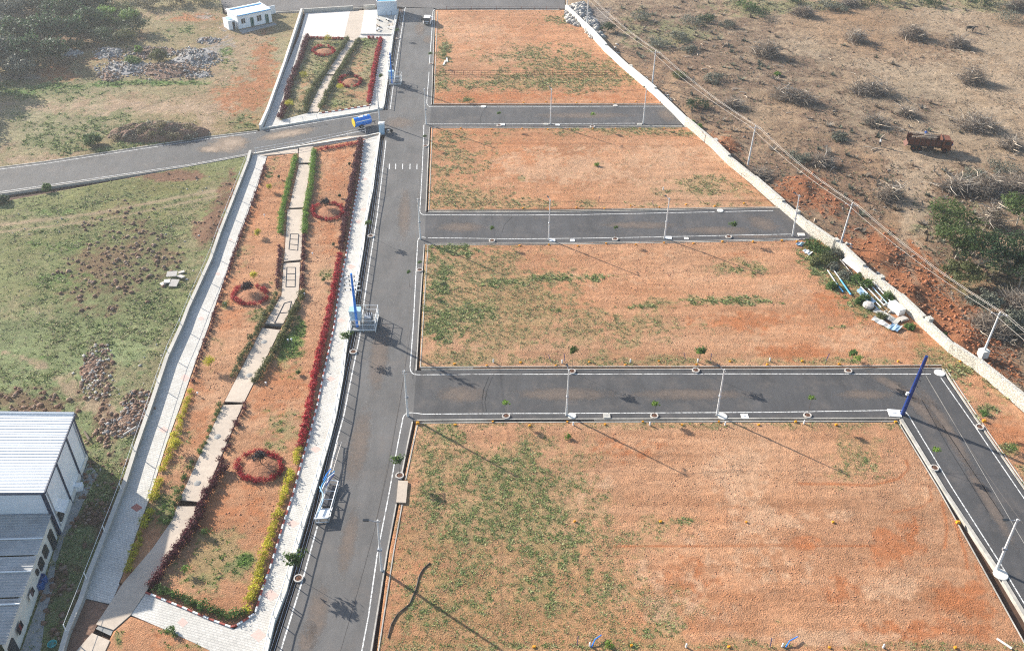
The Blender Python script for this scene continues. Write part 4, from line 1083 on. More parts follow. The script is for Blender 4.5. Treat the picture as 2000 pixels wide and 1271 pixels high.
cover((1565, 459), 1.1, .8, .12, 'lime_wash', 'pale block at the dead end corner of the middle cross lane')
cover((1066.7, 243.4), .9, .7, .12, 'concrete', 'concrete frame left of the first lamp pole on the far cross lane')
cover((1089, 244.7), .8, .6, .08, 'white_paint', 'white cover right of the first lamp pole on the far cross lane')
cover((1249, 243.4), .9, .7, .12, 'concrete', 'concrete frame beside the second lamp pole on the far cross lane')
cover((981, 244), 1.0, .9, .10, 'white_paint', 'white cover on the near verge of the far lane, left end')
cover((944.4, 209), 1.1, 1, .09, 'lime_wash', 'round white cover on the far edge line of the far cross lane', 0, True)
cover((1202, 207), 1.0, 1, .07, 'clay_ring', 'round clay coloured cover on the far edge of the far cross lane', 0, True)
P4 = GL([(778, 940), (797, 941), (793, 983.5), (774, 982.5)]); mb = MB(); mb.prism([(p[0], p[1]) for p in P4], .085, .2)
tag(mb.build('bridge_slab', 'path_concrete'), 'long pale concrete slab bridging the drain by the main road', 'slab')

# ------------------------------------------------------------------ leaves
def leafcloud(n, R, r, leaf, seed, clumps=10, squash=1.0, low=.0, up=.3, shell=.55, lw=.55):
    """n small triangles gathered in clumps spread through an ellipsoid of radii R"""
    g = np.random.default_rng(seed)
    d = g.normal(size=(clumps, 3)); d /= np.linalg.norm(d, axis=1)[:, None]
    d[:, 2] = np.abs(d[:, 2]) * (1 - low) + d[:, 2] * low
    k = shell + (1 - shell) * g.random((clumps, 1)) ** .5
    C = d * k * np.array(R)
    ci = g.integers(0, clumps, n)
    o = g.normal(size=(n, 3)); o /= np.linalg.norm(o, axis=1)[:, None]
    o *= (g.random((n, 1)) ** .45)
    P = C[ci] + o * r * (.7 + .6 * g.random((clumps, 1))[ci]) * np.array([1, 1, squash])
    a = g.normal(size=(n, 3)); a /= np.linalg.norm(a, axis=1)[:, None]
    nn = o + np.array([0, 0, up]) + g.normal(size=(n, 3)) * .6
    b_ = np.cross(nn, a); b_ /= np.linalg.norm(b_, axis=1)[:, None] + 1e-9
    a = np.cross(b_, nn); a /= np.linalg.norm(a, axis=1)[:, None] + 1e-9
    L = leaf * (.6 + .8 * g.random((n, 1)))
    V = np.stack([P - b_ * L * lw, P + b_ * L * lw, P + a * L * 1.5], 1).reshape(-1, 3)
    return V, np.arange(n * 3).reshape(-1, 3)

def bushmesh(name, n, R, r, leaf, seed, mat, **k):
    V, F = leafcloud(n, R, r, leaf, seed, **k)
    V[:, 2] += R[2] * .35 + r * .4
    V[:, 2] = np.maximum(V[:, 2], .0)
    return npmesh(name, V, F, mat)

BUSH = {}
def bush_set(key, mat, size, h, n=150, leaf=.11, k=4):
    BUSH[key] = [bushmesh('bush', n, (size * .35, size * .35, h * .45), size * .45, leaf, 100 + i + hash_(key), mat, clumps=7) for i in range(k)]
def hash_(s_): return sum(ord(ch) * (i + 1) for i, ch in enumerate(s_)) % 997
bush_set('red', 'leaf_red', .82, .7, 220, .12)
bush_set('redlow', 'leaf_red', .7, .5, 130, .10)
bush_set('maroon', 'leaf_maroon', 1.0, .9, 240, .12)
bush_set('maroonlow', 'leaf_maroon', .6, .4, 110, .09)
bush_set('yellow', 'leaf_yellow', .9, .6, 200, .11)
bush_set('green', 'leaf_green', .9, .6, 190, .11)
bush_set('bright', 'leaf_bright', 1.1, .8, 240, .12)
bush_set('olive', 'leaf_olive', 1.0, .7, 200, .12)

_bn = [0]
def hedge(name, lab, pts, key, step=.6, jit=.12, smin=.8, smax=1.15, skip=0.0, off=0.0, cat='hedge'):
    t = empty(name, lab, cat)
    P = resample(GL(pts), step)
    r = random.Random(hash_(lab))
    for p in P:
        if r.random() < skip: continue
        me = BUSH[key][r.randrange(len(BUSH[key]))]
        s_ = r.uniform(smin, smax)
        link('bush', me, t, (p[0] + off + r.uniform(-jit, jit), p[1] + r.uniform(-jit, jit), -.02), r.uniform(0, 6.28), (s_, s_, s_ * r.uniform(.85, 1.15)))
    return t
hedge('hedge', 'long scarlet hedge along the striped kerb of the long garden', [(665, 500), (655, 552), (646, 600), (636, 645), (620, 716), (608, 776), (597, 833), (588, 872)], 'red', .78, .07, .85, 1.2)
hedge('hedge', 'dark maroon hedge above the long scarlet hedge, along the striped kerb', [(705, 278), (695, 325), (686, 375), (675, 432), (667, 488)], 'maroon', .7, .15, .85, 1.2)
hedge('hedge', 'yellow hedge in a row below the long scarlet hedge', [(585, 882), (572, 917), (558, 958), (547, 996), (537, 1022), (524, 1054), (518, 1084), (507, 1114), (500, 1146), (494, 1160), (482, 1190)], 'yellow', .85, .1, .8, 1.15, .06)
hedge('hedge', 'low green hedge along the foot of the long garden', [(475, 1197), (449.5, 1207), (404, 1192), (353.5, 1167), (310, 1150)], 'green', .7, .2, .85, 1.25)
hedge('hedge', 'thick maroon hedge beside the lower garden path', [(297, 1147), (323, 1104), (361, 1061), (386, 1015), (404, 972), (418, 944), (437, 916)], 'maroon', .55, .16, .85, 1.2)
hedge('hedge', 'bright green hedge on the left of the upper garden path', [(578, 308), (573, 325), (560, 378), (550, 420), (548, 458)], 'bright', .62, .08, .7, .95)
hedge('hedge', 'bright green hedge on the right of the upper garden path', [(614, 297), (611, 328), (606, 372), (597, 416), (596, 456)], 'bright', .62, .08, .75, 1.0)
hedge('hedge', 'sparse yellow shrubs in a row along the paved strip, lower left', [(376, 758), (362.5, 797), (352.5, 822), (340, 855), (330, 893), (317, 920), (305, 960), (293, 995), (275, 1043), (265, 1081), (252.5, 1112)], 'yellow', .95, .12, .7, 1.05, .08)
hedge('hedge', 'low dark red row along the upper left edge of the long garden', [(519, 325), (500, 382), (472, 459), (442, 545), (411, 642), (386, 712), (378, 745)], 'maroonlow', .62, .15, .7, 1.2, .12)
hedge('hedge', 'patchy dark red row left of the middle garden path', [(548, 484), (545, 520), (542, 562)], 'maroonlow', .6, .15, .9, 1.4, .1)
hedge('hedge', 'patchy dark red row right of the middle garden path', [(594, 462), (592, 500), (591, 560)], 'maroonlow', .6, .15, .9, 1.4, .15)
hedge('hedge', 'olive hedge along the outer bend of the garden path', [(592, 572), (580, 602), (565, 634), (555, 655), (535, 690), (515, 722), (500, 745)], 'olive', .62, .16, .8, 1.15)
hedge('hedge', 'olive hedge left of the bent path slab', [(543, 572), (530, 597), (515, 625), (505, 643), (490, 668), (470, 705), (455, 735)], 'olive', .75, .16, .6, 1.0, .1)
hedge('hedge', 'sparse dark green shrubs on the left of the lower path', [(430, 795), (412, 835), (395, 870), (370, 920), (350, 965), (335, 1005), (320, 1035)], 'green', .9, .25, .5, .95, .15)
hedge('hedge', 'sparse dusky shrubs on the right of the lower path', [(480, 790), (462, 830), (445, 870), (430, 900)], 'maroonlow', .8, .25, .8, 1.4, .15)
hedge('hedge', 'scarlet hedge along the road side of the north garden', [(744, 79), (734, 121), (727, 163), (720, 201)], 'red', .62, .1, .85, 1.2)
hedge('hedge', 'maroon hedge along the field side of the north garden', [(601, 74), (586, 121), (568, 164), (549, 232)], 'maroon', .75, .15, .9, 1.3)
hedge('hedge', 'short scarlet row at the top left of the north garden', [(608, 76), (640, 77), (668, 77.5)], 'red', .75, .1, .65, .95, .1)
hedge('hedge', 'short scarlet row at the top right of the north garden', [(722, 76), (744, 76.5)], 'red', .8, .1, .65, .95)
hedge('hedge', 'short scarlet row across the head of the long garden', [(620, 295), (650, 290), (700, 281)], 'redlow', .7, .1, .8, 1.1)
hedge('hedge', 'olive hedge left of the north garden path', [(679, 79), (651, 118), (631, 146), (601, 191), (596, 219)], 'olive', .7, .15, .8, 1.2)
hedge('hedge', 'olive hedge right of the north garden path', [(701, 79), (676, 121), (651, 163), (626, 212)], 'olive', .7, .15, .9, 1.2)
# planting rings
def ring(cx, cy, rx, ry, lab, key='redlow', skip=.06, shrub=None, skips=()):
    pts = [(cx + rx * math.cos(a), cy + ry * math.sin(a)) for a in np.linspace(0, 2 * math.pi, 30)]
    hedge('planting_ring', lab, pts, key, .6, .08, .85, 1.15, skip, cat='flower ring')
    heap('soil_mound', cx, cy, rx / G_scale(cx, cy) * .9, rx / G_scale(cx, cy) * .9, .35, 'soil_red', 'low mound of red earth inside ' + shrub[2] if shrub else 'low mound of red earth inside the far left flower ring', 'mound', n=22, jag=.12)
    if shrub:
        V, F = leafcloud(900, (.6, .6, .6), .5, .11, int(cx), clumps=14, up=.2)
        V[:, 2] += 1.15
        t = empty('dark_shrub', shrub[3], 'shrub', G(shrub[0], shrub[1]))
        link('crown', npmesh('crown', V, F, 'leaf_black'), t); mb = MB(); mb.tube([(0, 0, 0), (.03, 0, .9)], .05, 6); mb.build('stem', 'bark', t)
def G_scale(x, y):
    return abs(PX(G(x, y)[0] + 1, G(x, y)[1])[0] - x)
ring(507, 912, 43, 29, 'ring of red flowering shrubs around a dark bush, lower garden', 'redlow', .05, (510, 908, 'the lowest flower ring', 'near black round bush in the centre of the lowest flower ring'))
ring(641, 414, 30, 16, 'ring of red shrubs beside the maroon hedge, upper garden', 'redlow', .08, (637, 408, 'the flower ring by the maroon hedge', 'near black bush in the flower ring beside the maroon hedge'))
ring(489, 578, 33, 18, 'ring of red shrubs left of the bent path, middle of garden', 'redlow', .1, (487, 572, 'the flower ring left of the bent path', 'near black bush in the flower ring left of the bent path'))
ring(632, 101, 20, 9, 'red shrub ring without a bush, upper left of north garden', 'redlow', .03)
ring(684, 160, 21, 11, 'red shrub ring with a dark bush, right bed of north garden', 'redlow', .05, (684, 156, 'the flower ring of the north garden', 'near black bush in the flower ring of the north garden'))

# yellow leaved small trees and single shrubs
def shrub(px, mat, R, h, lab, n=500, leaf=.1, cat='shrub', name='garden_shrub', stem='bark'):
    t = empty(name, lab, cat, G(*px))
    V, F = leafcloud(n, (R * .55, R * .55, h * .3), R * .45, leaf, int(px[0] * 3 + px[1]), clumps=9, up=.3)
    V[:, 2] += h * .6
    link('crown', npmesh('crown', V, F, mat), t)
    mb = MB(); mb.tube([(0, 0, -.02), (.02, .03, h * .35), (-.02, 0, h * .6)], .035, 5); mb.build('stem', stem, t)
    for a in range(3):
        mb = MB(); mb.tube([(0, 0, h * .3), (R * .4 * math.cos(a * 2.1), R * .4 * math.sin(a * 2.1), h * .7)], .02, 4); mb.build('branch', stem, t)
    return t
for x, y, R, h, l in [(526, 374, .8, 1.3, 'small yellow shrub high in the left garden bed'), (505, 462, .8, 1.3, 'small yellow shrub left of the laddered path slabs'), (497, 548, .8, 1.4, 'yellow shrub just above the middle flower ring'),
        (412, 720, 1.1, 1.9, 'yellow small tree beside the paved strip, middle left'), (346, 880, 1.0, 1.6, 'yellow shrub bulging from the row along the lower paved strip'), (642, 84, 1.4, 1.8, 'bright yellow shrub above the far flower ring'),
        (596, 155, 1.3, 1.7, 'yellow shrub in the middle of the left north bed'), (567, 212, 1.3, 1.7, 'yellow shrub at the lower left of the north garden'), (664, 180, 1.2, 1.6, 'yellow shrub below the far dark bush of the north garden')]:
    shrub((x, y), 'leaf_yellow', R, h, l)
for x, y, m, R, h, l in [(584, 732, 'leaf_green', .5, .6, 'small round dark shrub on bare soil below the lush patch'), (633, 549, 'leaf_green', .5, .6, 'small round shrub in the bed left of the scarlet hedge'), (663, 386, 'leaf_dark', .4, .6, 'tiny dark shrub right of the upper ring'),
        (443, 597, 'leaf_green', .7, .6, 'pale green shrub left of the middle flower ring'), (683, 324, 'leaf_dark', .4, .6, 'tiny dark shrub near the head of the maroon hedge'), (652, 480, 'leaf_olive', .35, .5, 'tiny brown shrub near the top of the scarlet hedge'),
        (405, 1045, 'leaf_green', .7, .8, 'green shrub right of the thick maroon hedge'), (366, 1118, 'leaf_bright', .6, 1.0, 'light green slender shrub in the lowest bed'), (336, 1234, 'leaf_green', .6, .6, 'green shrub on the kerb of the bottom bed'), (545, 350, 'leaf_dark', .4, .7, 'tiny dark shrub left of the bright hedge'),
        (913, 200, 'leaf_green', 1.4, 1.0, 'green bush on the near edge of the farthest plot'), (868, 112, 'leaf_green', 1.0, .9, 'green weeds beside pale boards at the farthest plot'), (1166, 324, 'leaf_bright', .6, .5, 'single light green tuft in the bare middle of the second plot'),
        (1673, 706, 'leaf_bright', .9, .8, 'bright green bush on verge between blue stake and round ring'), (1974, 882, 'leaf_green', 1.1, .9, 'pale green bush on the red verge right of the slanting lane'), (1190, 1262, 'leaf_bright', .7, .6, 'light green bush in the bottom grass strip'),
        (1108, 855, 'leaf_bright', .6, .5, 'little light green weed below the near lane in the large plot'), (1921, 808, 'leaf_green', .6, .5, 'green weed beside the planter ring on the right verge')]:
    shrub((x, y), m, R, h, l, 260, .09, 'shrub', 'small_shrub')

# striped kerb stones along the long garden bed
gk = empty('striped_kerb', 'red and white striped kerb around the long garden bed', 'kerb')
mbr = MB(); mbr.box((0, 0, .06), (.16, .62, .2)); mr = mbr.mesh('kerb_stone', 'kerb_red'); mw = mbr.mesh('kerb_stone', 'kerb_white')
def kerbstones(pts, parent, i0=0):
    P = resample(GL(pts), .66)
    for i in range(len(P) - 1):
        m = (P[i] + P[i + 1]) / 2; d = P[i + 1] - P[i]
        link('kerb_stone', (mr, mw)[(i + i0) % 2], parent, (m[0], m[1], 0), math.atan2(d[1], d[0]) - math.pi / 2)
kerbstones([(p[0] + 2, p[1]) for p in kerbR] , gk)
kerbstones([(497, 1199), (455, 1226), (412, 1210), (358.6, 1187), (285, 1157)], gk, 1)
gk2 = empty('striped_kerb', 'red and white striped kerb along the scarlet hedge of the north garden', 'kerb')
kerbstones([(749, 77), (740, 120), (733, 164), (724.5, 206), (660, 217), (622, 222)], gk2)

# ------------------------------------------------------------------ saplings in rings
ringm = MB(); ringm.lathe([(.50, 0), (.50, .16), (.36, .16), (.36, .05)], (0, 0, 0), 16); RM = ringm.mesh('planter_ring', 'clay_ring')
soilm = MB(); soilm.lathe([(.35, 0), (.35, .1), (.05, .14)], (0, 0, 0), 12); SM = soilm.mesh('soil_plug', 'soil_dark')
CR = []
for q in range(4):
    V, F = leafcloud(190, (.45, .45, .35), .32, .15, 400 + q, clumps=8, up=.2); CR.append(npmesh('crown', V, F, 'leaf_bright' if q == 1 else 'leaf_green'))
def sapling(px, h, lab, q=0, s_=1.0, lean_=(0, 0), ringlab=None):
    c = G(*px)
    if ringlab:
        rr = link('planter_ring', RM, None, (c[0], c[1], .02)); tag(rr, ringlab, 'planter ring', 'concrete planter rings along the lanes'); link('soil_plug', SM, rr)
    t = empty('sapling', lab, 'sapling', c, q * 1.3, 'young trees along the lanes')
    mb = MB(); mb.tube([(0, 0, 0), (lean_[0] * .5, lean_[1] * .5, h * .55), (lean_[0], lean_[1], h)], .028, 5, .015); mb.build('stem', 'bark', t)
    link('crown', CR[q % 4], t, (lean_[0], lean_[1], h), 0, s_)
    return t
SAP = [((690, 688), 2.6, 'sapling in the drain side ring just below the platform', 0, 1.3, (-.6, .3)), ((583, 1130), 2.6, 'lowest sapling beside the main road, casting a leafy shadow', 0, 1.7, (0, .6)), ((724, 462), 2.8, 'sapling leaning by the upper main road drain', 2, 1.0, (-.3, .5)),
    ((745, 168), 2.2, 'sapling beside the northern transformer cage', 3, .9, (0, 0)), ((777, 76), 2.0, 'small sapling in the far drain beside the white step', 2, .9, (0, 0)), ((780.7, 929.5), 2.3, 'sapling in the ring right of the main road above the bridge slab', 0, 1.2, (0, .4)),
    ((988.4, 813.2), 2.2, 'first sapling from the corner on the near cross lane', 1, .8, (0, 0)), ((1277.7, 812.7), 1.9, 'sapling in the ring between the two lamp poles of the near lane', 1, .85, (.1, 0)), ((1576.8, 811.7), 2.9, 'sapling in the ring right of the small white cover, near lane', 1, .75, (0, 0)),
    ((1117, 726), 3.6, 'tall thin sapling on the far verge above the first lamp pole', 3, 1.1, (0, 0)), ((1358.8, 724), 3.4, 'tall thin sapling on the far verge left of the second lamp pole', 0, 1.15, (.4, 0)), ((1656.6, 725), 3.0, 'tall thin sapling on the far verge near the bend', 2, 1.1, (0, 0)),
    ((1824.8, 914.4), 2.4, 'sapling in the ring left of the slanting lane', 1, .8, (.5, .3)), ((1913, 834.6), 2.0, 'sapling in the ring right of the slanting lane', 2, .6, (0, 0)), ((820, 528.5), 2.0, 'sapling in the reddish ring beside the main road', 2, .6, (-.6, .6)),
    ((961, 471), 2.4, 'faint sapling at the left end of the middle cross lane', 3, .7, (0, 0)), ((1201.4, 468), 2.2, 'sapling in the ring between the two middle lane poles', 2, .65, (0, 0)), ((1423, 463.5), 2.4, 'spreading sapling in the ring right of the middle lane apron', 0, 1.05, (.5, 0)),
    ((1157, 248), 2.6, 'light green sapling between the two far lane poles', 1, .8, (0, 0)), ((975, 246), 2.6, 'small sapling at the left end of the far cross lane', 2, .75, (0, 0)), ((842, 126), 2.4, 'sapling on the verge beside the farthest plot', 2, .85, (0, 0)), ((831, 286), 2.0, 'sapling on the verge beside the second plot', 2, .7, (0, 0)),
    ((800, 560), 2.6, 'bare topped sapling right of the upper main road near its edge line', 3, .6, (0, 0)), ((1366, 698), .9, 'low green sapling in the grass above the far verge ring', 1, .9, (0, 0))]
NORING = {3, 22, 23}
for i, s_ in enumerate(SAP):
    sapling(s_[0], s_[1], s_[2], s_[3], s_[4], s_[5], None if i in NORING else 'planter ring around the ' + ' '.join(s_[2].split(',')[0].split()[:12]))

# ------------------------------------------------------------------ yellow marker stones, white pegs, blue stakes
ms = MB(); ms.box((0, 0, .14), (.42, .30, .28)); ms.box((0, 0, .30), (.26, .18, .08)); MS = ms.mesh('marker_stone', 'yellow_paint')
rows = [('below the near cross lane', [(889, 830), (962.7, 824), (1034.7, 831), (1108, 824), (1181.8, 829), (1255.5, 824), (1332, 830), (1404, 824), (1482, 830), (1554, 824), (1633, 830), (1749, 824.5)]),
    ('above the near cross lane', [(887.7, 711), (950.6, 714.5), (1017, 708), (1085.6, 714), (1151, 707.5), (1221.5, 713), (1287, 706), (1360, 712.5), (1426, 706), (1498.5, 712.5), (1566.7, 706), (1639, 712), (1754, 706), (1875, 706)]),
    ('below the middle cross lane', [(1015, 480), (1072, 478.5), (1128.4, 481), (1183.8, 476), (1241.7, 478), (1297, 475), (1354.5, 476), (1411, 472.5), (1470.8, 473), (1527, 470.5), (1556, 472)]),
    ('above the middle cross lane', [(1021.4, 407), (1072, 410), (1126, 406), (1180.5, 408), (1231.6, 403), (1288, 406), (1340, 400), (1396, 403.5), (1453, 398)]),
    ('below the far cross lane', [(900, 252), (960, 253), (1020, 252), (1070, 253.5), (1113, 252.5), (1158, 252), (1202.7, 252), (1250, 251.5), (1297, 251)]),
    ('above the far cross lane', [(1022.7, 201.5), (1066, 199.5), (1126, 201.5), (1153.6, 200), (1199, 201.4), (1241.7, 199)]),
    ('in the bottom grass strip', [(1043.4, 1263), (1233.6, 1260.6), (1423.7, 1263), (1620, 1264.4), (1865.7, 1264.4)]),
    ('across the large near plot', [(1122.5, 1018.5), (1290, 1018.5), (1457.6, 1019.5), (1627, 1019.5)])]
ordn = ['first', 'second', 'third', 'fourth', 'fifth', 'sixth', 'seventh', 'eighth', 'ninth', 'tenth', 'eleventh', 'twelfth', 'thirteenth', 'fourteenth']
for lab, pts in rows:
    for i, p in enumerate(pts):
        c = G(*p); r_ = random.Random(i + len(lab))
        o = link('marker_stone', MS, None, (c[0], c[1], -.03), r_.uniform(-.4, .4), (r_.uniform(.5, .8), r_.uniform(.5, .8), r_.uniform(.5, .8)))
        tag(o, 'yellow marker stone %s, %s from its main road end' % (lab, ordn[i]), 'marker stone', 'yellow marker stones around the plots')
for p, l in [((816, 827.5), 'yellow marker stone at the main road corner of the large near plot'), ((1921.7, 823), 'yellow marker stone on the verge right of the slanting lane'), ((1870.5, 1021), 'yellow marker stone at the right edge of the large near plot')]:
    c = G(*p); tag(link('marker_stone', MS, None, (c[0], c[1], 0)), l, 'marker stone', 'yellow marker stones around the plots')
pg = MB(); pg.lathe([(.10, 0), (.09, .5), (.03, .56)], (0, 0, 0), 8); PGM = pg.mesh('white_peg', 'white_paint')
for p, l in [((1119.6, 830), 'below the near lane beside the first lamp pole'), ((1269, 830), 'below the near lane near the middle sapling ring'), ((1416, 830), 'below the near lane beside the second lamp pole'), ((1570, 827), 'below the near lane near the right sapling ring'), ((963.5, 707.5), 'above the near lane toward the main road'),
    ((1097.7, 708.5), 'above the near lane beside a blue stake'), ((1231, 707.5), 'above the near lane between two yellow stones'), ((1362.5, 706.5), 'above the near lane beside the low green sapling'), ((1503, 705), 'above the near lane right of the low sapling'), ((1152, 1261), 'in the bottom grass strip beside bent blue pipe'), ((1340, 1263), 'in the bottom grass strip between two yellow stones'), ((1725, 1264), 'in the bottom grass strip, right part'), ((1528, 1262), 'at the foot of the right bent blue pipe'),
    ((1295, 371), 'above the middle lane beside its second lamp pole')]:
    c = G(*p); tag(link('white_peg', PGM, None, (c[0], c[1], 0)), 'short white peg ' + l, 'peg', 'short white pegs in the verges')
for p, d, l in [((1076, 706), (-.35, .2, 1.0), 'leaning blue stake left of the tall sapling'), ((1103, 706), (-.1, .1, 1.2), 'upright blue stake beside the tall sapling'), ((1339, 702), (-.3, .2, 1.0), 'leaning blue stake left of the low green sapling'), ((1387.7, 703), (0, 0, 1.1), 'upright blue stake right of the low green sapling'), ((1614, 704), (.2, .1, 1.1), 'blue stake leaning right near a bright bush'),
    ((1127, 1259), (.05, .1, 1.3), 'upright blue stake in the bottom grass strip'), ((1504, 1262), (0, .1, 1.2), 'upright blue stake in the bottom strip, right part'), ((1169, 394), (.1, 0, 1.0), 'thin pale stake above the middle lane left of the lamp pole'), ((1276, 402), (-.2, 0, 1.0), 'thin stake leaning above the middle lane')]:
    c = G(*p); mb = MB(); mb.tube([(0, 0, 0), d], .04, 5); tag(mb.build('blue_stake', 'navy_paint', None, c), l, 'stake')
for a, b_, c_, l in [((1155, 1264), (1162, 1252), (1174, 1243), 'bent blue pipe rising from the bottom grass strip'), ((1534, 1264), (1541, 1255), (1557, 1246), 'bent blue pipe in the bottom strip, right part')]:
    A, B_, C_ = G(*a), G(*b_), G(*c_); mb = MB(); mb.tube([(A[0], A[1], .05), (B_[0], B_[1], .35), (C_[0], C_[1], .3)], .06, 6); tag(mb.build('blue_pipe', 'blue_paint'), l, 'pipe')
HP = [(757.6, 1245.5), (762.6, 1222.7), (777.8, 1197.5), (800.5, 1178.5), (810.6, 1157), (818, 1127), (826, 1112), (839.6, 1099)]
mb = MB(); P = resample(GL(HP), .5); mb.tube([(p[0] + .03 * math.sin(i), p[1], .07) for i, p in enumerate(P)], .06, 7); tag(mb.build('hose', 'hose_black'), 'thick black hose curving over the grass of the large near plot', 'hose')

# ------------------------------------------------------------------ buildings
def panel_wall(t, name, A, B, z0, z1, mat, th=.12, ztop2=None):
    """upright slab between two ground points; ztop2 gives a sloping top"""
    A = np.array(A[:2]); B = np.array(B[:2]); d = B - A; d = d / np.linalg.norm(d); n = np.array([-d[1], d[0]]) * th
    z2 = z1 if ztop2 is None else ztop2
    vs = [(*A, z0), (*B, z0), (*(B + n), z0), (*(A + n), z0), (*A, z1), (*B, z2), (*(B + n), z2), (*(A + n), z1)]
    mb = MB(); mb.add(vs, [(3, 2, 1, 0), (4, 5, 6, 7), (0, 1, 5, 4), (1, 2, 6, 5), (2, 3, 7, 6), (3, 0, 4, 7)])
    return mb.build(name, mat, t)

def on_wall(t, name, A, B, s, w, zc, h, mat, proud=.04, side=1, parent=None):
    """flat box set on the wall line A-B at distance s (metres) from A"""
    A = np.array(A[:2]); B = np.array(B[:2]); d = (B - A) / np.linalg.norm(B - A); n = np.array([d[1], -d[0]]) * side
    c = A + d * s + n * proud / 2
    mb = MB(); mb.box((c[0], c[1], zc), (w, proud, h), math.atan2(d[1], d[0]))
    return mb.build(name, mat, parent or t)

def corrugated(name, quad, pitch, amp, mat, parent, th=.03):
    """quad: 4 points; ridges run from edge 0-1 direction; profile steps along 0->3"""
    q = [np.array(p, float) for p in quad]
    L = np.linalg.norm(q[3] - q[0]); n = int(L / pitch)
    vs = []; fs = []
    up = np.array([0, 0, 1.0])
    k = 0
    for i in range(n):
        for (f, h) in ((0, 0), (.55, 0), (.68, amp), (.87, amp)):
            t_ = (i + f) / n
            a = q[0] * (1 - t_) + q[3] * t_ + up * h; b_ = q[1] * (1 - t_) + q[2] * t_ + up * h
            vs += [tuple(a), tuple(b_)]
    vs += [tuple(q[3]), tuple(q[2])]
    for i in range(len(vs) // 2 - 1): fs.append((2 * i, 2 * i + 1, 2 * i + 3, 2 * i + 2))
    mb = MB(); mb.add(vs, fs)
    return mb.build(name, mat, parent)

# big white shed, lower left
t = empty('warehouse', 'large white metal shed with a ribbed white roof at the lower left', 'shed')
cA = G(169, 893); cB = G(116, 1043); HE = 6.6
dv = (cB - cA) / np.linalg.norm(cB - cA)
wv = np.array([-abs(dv[1]), -abs(dv[0]) * 0, 0]); wv = np.array([dv[1], -dv[0], 0]);
if wv[0] > 0: wv = -wv
W_ = 24.0
cC = cB + wv * W_; cD = cA + wv * W_
rise = 1.3
rdrop = lambda p: p
panel_wall(t, 'side_wall', cA, cB, -.1, HE - .05, 'white_wall')
mid = (cB + cC) / 2; midA = (cA + cD) / 2
mb = MB(); mb.add([(cB[0], cB[1], -.1), (cC[0], cC[1], -.1), (cC[0], cC[1], HE), (mid[0], mid[1], HE + rise), (cB[0], cB[1], HE - .02)], [(0, 1, 2, 3, 4)]); mb.build('gable_wall', 'white_wall', t)
mb = MB(); mb.add([(cA[0], cA[1], -.1), (cD[0], cD[1], -.1), (cD[0], cD[1], HE), (midA[0], midA[1], HE + rise), (cA[0], cA[1], HE - .02)], [(4, 3, 2, 1, 0)]); mb.build('gable_wall', 'white_wall', t)
o3 = .25
rA = cA - dv * o3 - wv * .3; rB = cB + dv * o3 - wv * .3
corrugated('roof', [(rA[0], rA[1], HE), (midA[0] - dv[0] * o3, midA[1] - dv[1] * o3, HE + rise), (mid[0] + dv[0] * o3, mid[1] + dv[1] * o3, HE + rise), (rB[0], rB[1], HE)], .42, .045, 'roof_white', t)
rC = cC + dv * o3 + wv * .3; rD = cD - dv * o3 + wv * .3
corrugated('roof', [(rD[0], rD[1], HE), (midA[0] - dv[0] * o3, midA[1] - dv[1] * o3, HE + rise), (mid[0] + dv[0] * o3, mid[1] + dv[1] * o3, HE + rise), (rC[0], rC[1], HE)], .42, .07, 'roof_white', t)
mb = MB(); mb.tube([(rA[0] - wv[0] * .1, rA[1] - wv[1] * .1, HE - .02), (rB[0] - wv[0] * .1, rB[1] - wv[1] * .1, HE - .02)], .13, 6); mb.build('gutter', 'dark_trim', t)
mb = MB(); mb.tube([(rB[0], rB[1], HE - .1), (mid[0] + dv[0] * .3, mid[1] + dv[1] * .3, HE + rise - .1)], .13, 5); mb.build('verge_trim', 'dark_trim', t)
mb = MB(); mb.tube([(rA[0], rA[1], HE + .02), (midA[0] - dv[0] * .3, midA[1] - dv[1] * .3, HE + rise + .05)], .2, 5); mb.build('verge_trim', 'roof_white', t)
for c_ in (cA, cB):
    mb = MB(); mb.box((c_[0] - wv[0] * .06, c_[1] - wv[1] * .06, HE / 2), (.28, .28, HE)); mb.build('corner_trim', 'dark_trim', t)
Lw = np.linalg.norm(cB - cA)
sgnw = 1 if np.dot(np.array([dv[1], -dv[0]]), -wv[:2]) > 0 else -1
for s_ in (.28, .62):
    on_wall(t, 'downpipe', cA, cB, s_ * Lw, .12, HE / 2, HE, 'dark_trim', .30, sgnw)
on_wall(t, 'base_stain', cA, cB, Lw / 2, Lw - .4, .35, .7, 'lime_wash', .27, sgnw)
on_wall(t, 'window', cA, cB, Lw - 1.4, 1.1, 1.6, 1.2, 'window_dark', .32, sgnw)
cw = cA + dv * (Lw - 1.6) - wv * .55
corr = [cA + dv * (Lw - 2.4) - wv * .05, cA + dv * (Lw - 2.4) - wv * 1.0, cA + dv * (Lw - .6) - wv * 1.0, cA + dv * (Lw - .6) - wv * .05]
corrugated('window_canopy', [(corr[0][0], corr[0][1], 3.1), (corr[1][0], corr[1][1], 2.6), (corr[2][0], corr[2][1], 2.6), (corr[3][0], corr[3][1], 3.1)], .25, .03, 'roof_white', t)
for s_ in (.05, .95):
    on_wall(t, 'wall_seam', cA, cB, s_ * Lw, .05, HE / 2, HE, 'steel', .265, sgnw)
